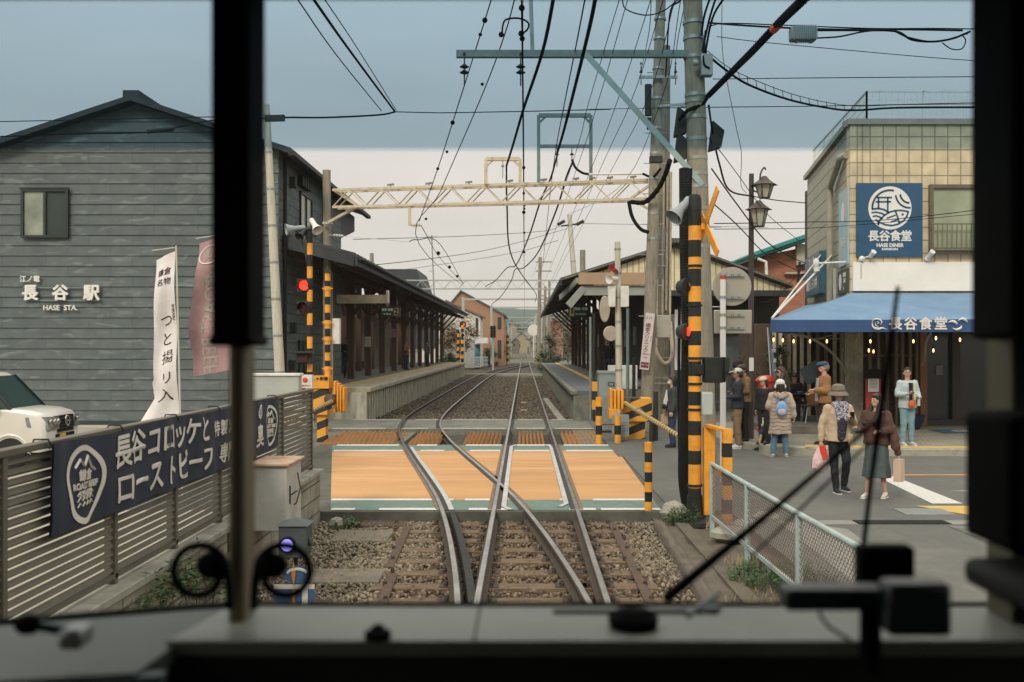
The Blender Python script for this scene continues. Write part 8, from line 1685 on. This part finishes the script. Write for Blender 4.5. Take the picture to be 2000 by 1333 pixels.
# 11 lady with felt hat
g0 = Gz(1637, 962)
r, k, HM = person('person in grey felt hat, beige coat and patterned scarf crossing the road', g0, R(6), 1.58, [((.25, -.04, 1.13), (.13, -.23, 1.22), (-.6, -.6, .6)), ((-.27, .02, 1.10), (-.30, -.02, .84))], legs=[((.10, -.10, .50), (.13, .08, .10)), ((-.08, -.02, .48), (-.06, -.06, .085))], head=(12, 0), hair='bob', top=(C('coat_sand', (.50, .385, .26), (.45, .34, .225), 5), 'coat', .016, .84), bottom=(C('trouser_black', (.012, .013, .016), (.02, .022, .026)), 'trousers', .0), shoes=C('shoe_navy', (.02, .026, .045)), build=1.1, vox=.0075)
mb = MB(); mb.lathe((0, .0, 1.615), [(.165, -.035), (.15, 0), (.112, .03), (.11, .085), (.095, .125), (.05, .15), (.01, .155)], 24, sq=(1, 1.05)); add(r, k, mb, 'felt_hat', C('felt_grey', (.2, .17, .12), (.15, .13, .095), 20), HM); mb = MB(); mb.lathe((0, 0, 1.645), [(.114, 0), (.114, .025)], 24, sq=(1, 1.05)); add(r, k, mb, 'hat_band', C('band_dark', (.12, .105, .08)), HM)
scf = C('scarf_pattern', (.5, .48, .5), (.03, .04, .10), 55, lo=.46, hi=.54)
Bl().c((.09, -.06, 1.44), (-.09, -.06, 1.44), .05, .05).c((.08, -.1, 1.42), (.05, -.16, 1.15), .05, .045).c((-.06, -.1, 1.42), (-.03, -.17, 1.15), .055, .05).make('scarf', scf, r, .011, wr=.008, fr=16, k=k)
Bl().c((-.02, -.165, 1.18), (-.03, -.175, .90), .062, .055).c((.03, -.165, 1.15), (.0, -.175, .93), .05, .05).make('inner_shirt', C('shirt_floral', (.018, .022, .04), (.45, .38, .3), 60, lo=.6, hi=.66), r, .011, wr=.006, k=k)
mb = MB(); mb.prism([(.06, -.235, .97), (.14, -.235, .97), (.15, -.24, .79), (.07, -.24, .79)], (0, .01, 0)); hold(r, k, lambda m: m.add(mb.v, mb.f), 'pendant_pouch', C('pouch_orange', (.62, .45, .22), (.4, .45, .5), 8, lo=.5, hi=.55), 'small orange and grey pouch hanging at the waist of the felt hat wearer', 'pouch', smooth=0)
def sack(c, w, h, d, n=3):
    def f(m):
        x, y, z = c; m.lathe((x, y, z - h), [(w * .35, 0), (w * .5, h * .12), (w * .48, h * .5), (w * .25, h * .8), (w * .1, h * .95), (w * .18, h)], 12, sq=(1, d / w)); m.v = [tuple(V(v) + V((.01, .008, 0)) * noise.noise(V(v) * 25)) for v in m.v]
    return f
hold(r, k, sack((-.32, -.03, .78), .25, .42, .16), 'plastic_bag', C('bag_pink', (.62, .3, .33), (.66, .56, .54), 14), 'pink patterned plastic bag carried by the felt hat wearer', 'bag')
hold(r, k, lambda m: m.prism([(-.36, -.12, .76), (-.27, -.12, .78), (-.22, -.12, .60), (-.30, -.12, .54)], (0, .03, 0)), 'red_pouch', C('pouch_red', (.72, .06, .03), (.6, .05, .03)), 'bright red pouch carried above the pink bag', 'bag', smooth=0)
hold(r, k, lambda m: (m.obox((.10, -.31, 1.27), (.035, 0, 0), (0, .006, .0), (0, 0, .06))), 'mobile_phone', phone, 'phone between the felt hat wearer and the long haired one', 'phone', smooth=0)
# 12 girl with long black hair
g1 = Gz(1712, 972)
r, k, HM = person('person with long black hair, brown sweater and grey green skirt', g1, R(-38), 1.50, [((.24, -.06, 1.13), (.14, -.26, 1.12), (-.3, -1, .1)), ((-.25, -.02, 1.14), (-.22, -.3, 1.12), (.1, -1, .2))], legs=[((.10, -.02, .46), (.13, .04, .095)), ((-.10, -.06, .46), (-.13, -.10, .085))], head=(-26, -2), hair='long', top=(C('sweater_brown', (.085, .042, .03), (.06, .03, .022), 12), 'sweater', .02, .88), bottom=(C('skirt_green', (.075, .10, .095), (.06, .08, .078), 6), 'skirt', .34), shoes=C('shoe_cream', (.66, .6, .5)), build=1.12, vox=.0075)
Bl().c((.25, .0, 1.2), (.31, .0, .85), .06, .075).c((.29, .05, 1.0), (.33, .04, .76), .06, .055).make('draped_jacket', C('jacket_darkbrown', (.10, .045, .03), (.07, .035, .025), 8), r, .014, wr=.014, fr=9, k=k)
hold(r, k, pbag((.37, -.02, .66), .2, .36, .12), 'paper_bag', C('paper_bag_pale', (.55, .4, .29), (.5, .36, .26)), 'tall pale paper bag hanging beside the grey green skirt', 'bag', smooth=0)
hold(r, k, lambda m: m.obox((-.19, -.42, 1.15), (.035, 0, 0), (0, .06, .03), (0, -.003, .006)), 'mobile_phone', phone, 'phone held in front of the brown sweater', 'phone', smooth=0)
hold(r, k, lambda m: (m.ell((.24, .12, 1.0), .07, .13, .12, 12), m.tube([(.15, -.08, 1.4), (.2, .05, 1.12)], .012, 5)), 'shoulder_bag', C('bag_dark', (.02, .025, .035)), 'dark shoulder bag behind the long black hair', 'bag')
# 13 woman in denim shirt
r, k, HM = person('person with short dark hair and glasses in pale denim shirt and jeans', Gz(1772, 870, .15), R(8), 1.61, [((.235, -.02, 1.13), (.16, -.22, 1.05), (-.8, -.6, 0)), ((-.25, -.03, 1.12), (-.16, -.26, 1.14), (.5, -.8, .1))], legs=[((.08, -.02, .48), (.10, .02, .085)), ((-.09, -.01, .48), (-.10, .02, .085))], head=(-18, -12), hair='short', top=(C('denim_pale', (.42, .49, .49), (.36, .43, .44), 8), 'shirt', .012, .82), bottom=(C('jeans_pale', (.2, .31, .35), (.16, .26, .3), 7), 'trousers', .002), shoes=C('shoe_grey', (.55, .53, .5)), build=1.05, vox=.008)
mb = MB(); 
for s in (-1, 1): mb.tube([(s * .032 + .022 * math.cos(a), -.103, 1.598 + .019 * math.sin(a)) for a in [i * math.pi / 6 for i in range(13)]], .002, 4)
add(r, k, mb, 'glasses', phone, HM)
mb = MB(); mb.prism([(-.045, -.158, 1.38), (.045, -.158, 1.38), (.03, -.172, .98), (-.03, -.172, .98)], (0, .02, 0)); add(r, k, mb, 'inner_top', C('cloth_black', (.015, .015, .017)))
hold(r, k, lambda m: m.ell((.0, -.2, .92), .085, .05, .09, 16), 'crossbody_bag', C('bag_orange', (.62, .13, .03), (.5, .1, .025), 6), 'bright orange round bag on the front of the denim shirt', 'bag')
hold(r, k, lambda m: (m.cyl((.13, -.25, .88), (.13, -.25, 1.04), .03, n=12), m.cyl((.13, -.25, 1.04), (.13, -.25, 1.07), .014, n=8)), 'water_bottle', M('bottle_clear', (.5, .55, .52), rough=.1, trans=.5), 'clear drink bottle held against the pale denim shirt', 'bottle')
hold(r, k, lambda m: m.obox((-.1, -.36, 1.18), (.035, 0, .01), (0, .05, .04), (0, -.003, .005)), 'mobile_phone', phone, 'phone in the raised hand over the denim shirt', 'phone', smooth=0)
hold(r, k, lambda m: m.prism([(.05, -.175, 1.36), (.09, -.17, 1.36), (.1, -.2, 1.0), (.05, -.2, 1.0)], (0, .015, 0)), 'scarf', C('scarf_yellow', (.6, .52, .3)), 'pale yellow cloth hanging from the neck of the denim shirt wearer', 'scarf')
# platform people
for (px, Y, H, rz_, c, lb) in ((678, 41, 1.66, 10, (.012, .012, .014), 'dark clothed person under the left canopy near the handrail'), (793, 55, 1.62, 60, (.22, .08, .03), 'person in orange brown top waiting between canopy posts'), (835, 64, 1.65, -50, (.2, .2, .2), 'person in grey top waiting far along the left platform'), (1188, 42, 1.65, -40, (.012, .012, .014), 'dark clothed person under the right canopy behind the mast')):
    person(lb, V(((px - 1023) * Y / F, Y, .93 if px < 1000 else .87)), R(rz_), H, [AD(1), ((-.22, -.05, 1.12), (-.12, -.22, 1.1))], hair='short', top=(M('wait_top', c, rough=.8), 'jacket', .02, .86), bottom=(C('denim_navy', (.02, .032, .06)), 'trousers'), shoes=shb, vox=.016)
# ================================================================ plants
leafg = [M('leaf_%d' % i, c, tuple(x * .7 for x in c), .6, 8, spec=.3) for i, c in enumerate([(.06, .11, .035), (.09, .15, .05), (.04, .075, .028), (.14, .15, .045)])]
leafa = [M('leaf_autumn_%d' % i, c, tuple(x * .7 for x in c), .6, 8, spec=.3) for i, c in enumerate([(.22, .13, .05), (.13, .12, .045), (.28, .12, .05)])]
strawm = M('dry_straw', (.34, .26, .14), (.25, .19, .1), .9, 9)
def leaves(mb, pts, size, rs, m=0, flat=.0):
    for p in pts:
        a = rs.uniform(0, 6.28); b = rs.uniform(-.9, .9) * (1 - flat); u = V((math.cos(a), math.sin(a), math.sin(b) * .6)); v = V((-math.sin(a), math.cos(a), math.cos(b) * .5)); s = size * rs.uniform(.5, 1.3); p = V(p)
        mb.add([p - u * s, p + v * s * .45, p + u * s, p - v * s * .45], [(0, 1, 2, 3)], rs.randint(0, 3) if m is None else m)
def tree(name, label, base, h, rx, rz_, n, size, mats, trunk=.1, seed=1, low=.35, clumps=14, cat='tree', group=None):
    rs = np.random.RandomState(seed); base = V(base); r = T(name, label, cat, base, group=group); tm = bpy.data.materials.get('bark') or M('bark', (.12, .09, .065), (.08, .06, .045), .9, 6, .5, 20)
    mb = MB(); top = base + V((0, 0, h * .8)); mb.tube([base - V((0, 0, .2)), base.lerp(top, .5) + V((trunk * .6, 0, 0)), top], [trunk, trunk * .7, trunk * .2], 8); cs = []
    for i in range(clumps):
        a = rs.uniform(0, 6.28); q = rs.uniform(.15, 1) ** .6; zz = rs.uniform(low, 1); e = math.sin(math.pi * min(1, (zz - low) / (1 - low) * .85 + .12)); c = base + V((rx * q * e * math.cos(a), rx * q * e * math.sin(a), h * zz)); cs.append((c, rs.uniform(.25, .5) * rx)); mb.tube([base + V((0, 0, h * rs.uniform(.2, .6))), c], [trunk * .3, trunk * .08], 5)
    mb.build('trunk', tm, r); lb = MB()
    for c, cr in cs:
        k = int(n / clumps); d = rs.normal(0, .5, (k, 3)) * cr; leaves(lb, [c + V(x) for x in d.tolist()], size, rs, None)
    lb.build('crown', mats[:3], r, smooth=0)
tree('broadleaf_tree', 'yellowing tree beside the cafe at the left platform end', (-6.3, 96, -.2), 5.2, 2.0, 1, 2600, .14, leafa, .12, 3)
tree('shrub', 'dark green bush at the far end of the right platform', (2.3, 86, -.2), 3.2, 1.1, 1, 3000, .10, leafg, .06, 5, .02, 22, 'shrub')
tree('shrub', 'low green bush at the foot of the far platform bush', (1.7, 84.3, -.2), 1.3, .6, 1, 1200, .07, leafg, .04, 6, .0, 14, 'shrub')
tree('broadleaf_tree', 'brown leaved tree right of the far line', (4.6, 104, -.2), 6.0, 2.2, 1, 2600, .15, leafa[::-1], .12, 8)
for i, (x, y, h, w) in enumerate([(-3.1, 124, 3.2, 1.4), (-3.9, 118, 2.2, 1.0), (-3.0, 138, 4.2, 1.6), (-4.6, 132, 3.4, 1.5), (-6.6, 88, 1.6, .9), (3.4, 128, 3.4, 1.6), (3.3, 150, 4.2, 1.8), (-3.4, 160, 4.5, 1.8)]):
    tree('shrub', ['tallish bush left of the far line', 'low bush before the brown house', 'far bush left of the rails', 'bush beside the far striped posts', 'olive bush at the end of the left canopy', 'bush right of the far rails', 'farther bush right of the rails', 'farthest bush left of the rails'][i], (x, y, -.2), h, w, 1, 1100, .15, leafg[1:], .06, 20 + i, .05, 14, 'shrub')
def grove(name, x0, x1, y0, y1, z, h, n, seed, label):
    rs = np.random.RandomState(seed); mb = MB(); pts = []
    for i in range(n // 60):
        c = V((rs.uniform(x0, x1), rs.uniform(y0, y1), z + rs.uniform(.2, 1) * h)); pts += [c + V(q) for q in (rs.normal(0, .45, (60, 3)) * h * .35).tolist()]
    leaves(mb, pts, h * .06, rs, None); mb.build(name, leafg[:3], label=label, cat='woodland', kind='stuff', smooth=0)
grove('woodland', -30, 26, 395, 425, 2, 9, 9000, 31, 'far green wooded slope closing the end of the line')
grove('woodland', 3.6, 13, 175, 215, -.2, 6, 5000, 32, 'dark green trees massed right of the line in the distance')
grove('woodland', -13, -4.2, 180, 225, -.2, 5, 5000, 33, 'dark green trees massed left of the line in the distance')
def weeds(label, cx, cy, z, rx, ry, n, h, seed, mats, name='weed_clump', broad=True):
    rs = np.random.RandomState(seed); mb = MB()
    for i in range(n):
        a = rs.uniform(0, 6.28); q = rs.uniform(0, 1) ** .5; b = V((cx + rx * q * math.cos(a), cy + ry * q * math.sin(a), z)); hh = h * rs.uniform(.35, 1) * (1.1 - .6 * q); t = rs.uniform(0, 6.28); d = V((math.cos(t), math.sin(t), 0)); tip = b + V((0, 0, hh)) + d * hh * rs.uniform(.1, .6); s = V((-d.y, d.x, 0)) * .006
        mb.add([b - s, b + s, tip], [(0, 1, 2)], rs.randint(0, 3))
        if broad:
            leaves(mb, [b.lerp(tip, f) + V(rs.normal(0, .01, 3).tolist()) for f in (.4, .65, .85, 1)], .022, rs, None)
    return mb.build(name, mats[:3], label=label, cat='weeds', kind='stuff', smooth=0)
weeds('leafy green weeds at the foot of the striped post', 2.05, 12.95, -.07, .25, .22, 130, .26, 1, leafg); weeds('green weeds under the first bay of the mesh fence', 2.35, 9.7, -.07, .38, .5, 230, .22, 2, leafg); weeds('leafy weeds under the second bay of the mesh fence', 2.6, 9.3, -.02, .3, .6, 230, .24, 3, leafg)
weeds('dry straw tuft around the mesh fence post foot', 2.4, 10.4, -.06, .3, .35, 240, .16, 4, [strawm] * 3, 'straw_clump', False); weeds('dry straw scattered on the verge', 2.15, 8.6, -.08, .4, .9, 300, .12, 5, [strawm] * 3, 'straw_clump', False); weeds('dry grass behind the first mesh fence post', 2.5, 12.3, -.05, .25, .35, 240, .24, 6, [strawm] * 3, 'straw_clump', False)
weeds('small green tuft at the wall end before the crossing', -2.32, 12.95, -.16, .2, .16, 110, .2, 7, leafg); weeds('thin grass at the foot of the left platform wall', -4.55, 33, -.19, .25, 2.2, 260, .28, 8, leafg, 'grass_clump', False)
weeds('dry grass patch beyond the left platform end', -5.2, 94, -.2, 1.4, 3, 500, .5, 9, [strawm] * 3, 'straw_clump', False)
# ivy over the wall by the track
rs = np.random.RandomState(9); mb = MB(); pts = []
for i in range(900):
    y = rs.uniform(6.4, 8.9); zc_ = .12 + .28 * math.sin((y - 6.4) / 2.5 * math.pi) + rs.normal(0, .10); pts.append(V((-2.71 + rs.uniform(0, .10), y, max(-.15, zc_))))
leaves(mb, pts, .034, rs, None); vine = []
for j in range(9): y = 6.6 + j * .25; mb.tube(catmull([V((-2.72, y, -.15)), V((-2.71, y + .15, .1)), V((-2.72, y + .1, .3)), V((-2.71, y + .3, .45))], 4), .004, 4, 0)
mb.build('ivy', [leafg[0], leafg[1], leafg[3]], label='green ivy creeping over the block wall below the fence', cat='ivy', kind='stuff', smooth=0)
# bare climbing stems and a bushy pot plant on the terrace
tree('potted_plant', 'bushy green plant by the terrace behind the post box', (6.7, 26.3, .3), 1.9, .38, 1, 1500, .045, leafg, .03, 40, .35, 12, 'plant'); rs = np.random.RandomState(12); mb = MB()
for i in range(26):
    p = V((6.0 + rs.uniform(-.1, .3), 27 + rs.uniform(0, .6), .2)); q = [p]
    for j in range(6): p = p + V((rs.normal(0, .14), rs.normal(0, .08), .30)); q.append(p)
    mb.tube(catmull(q, 3), .009, 4)
mb.build('bare_vine', M('vine_brown', (.13, .1, .075), rough=.9), label='tangle of bare brown vine stems behind the street lamp', cat='vine')
mb = MB(); rs = np.random.RandomState(14); pts = []
for i in range(420): pts.append(V((rs.choice([8.25, 8.35, 8.9, 9.35, 9.55]) + rs.normal(0, .06), 25.6 + rs.uniform(-.9, .2) * .3, rs.uniform(.5, 2.6))))
leaves(mb, pts, .04, rs, None); mb.build('climbing_plant', [leafg[0], leafg[2], leafg[3]], label='sparse climbing plant on the slats and corner post of the diner', cat='climbing plant', kind='stuff', smooth=0)
hm_ = bpy.data.materials.new('haze'); hm_.use_nodes = True; t = hm_.node_tree; t.nodes.clear(); o_ = t.nodes.new('ShaderNodeOutputMaterial'); v_ = t.nodes.new('ShaderNodeVolumePrincipled')
v_.inputs['Color'].default_value = (.93, .92, .9, 1); v_.inputs['Density'].default_value = .0003; t.links.new(v_.outputs[0], o_.inputs['Volume'])
MB().box(-510, 510, -70, 880, -1.3, 60).build('haze', hm_, label='thin pale haze over the whole place', cat='haze', kind='stuff', smooth=0)
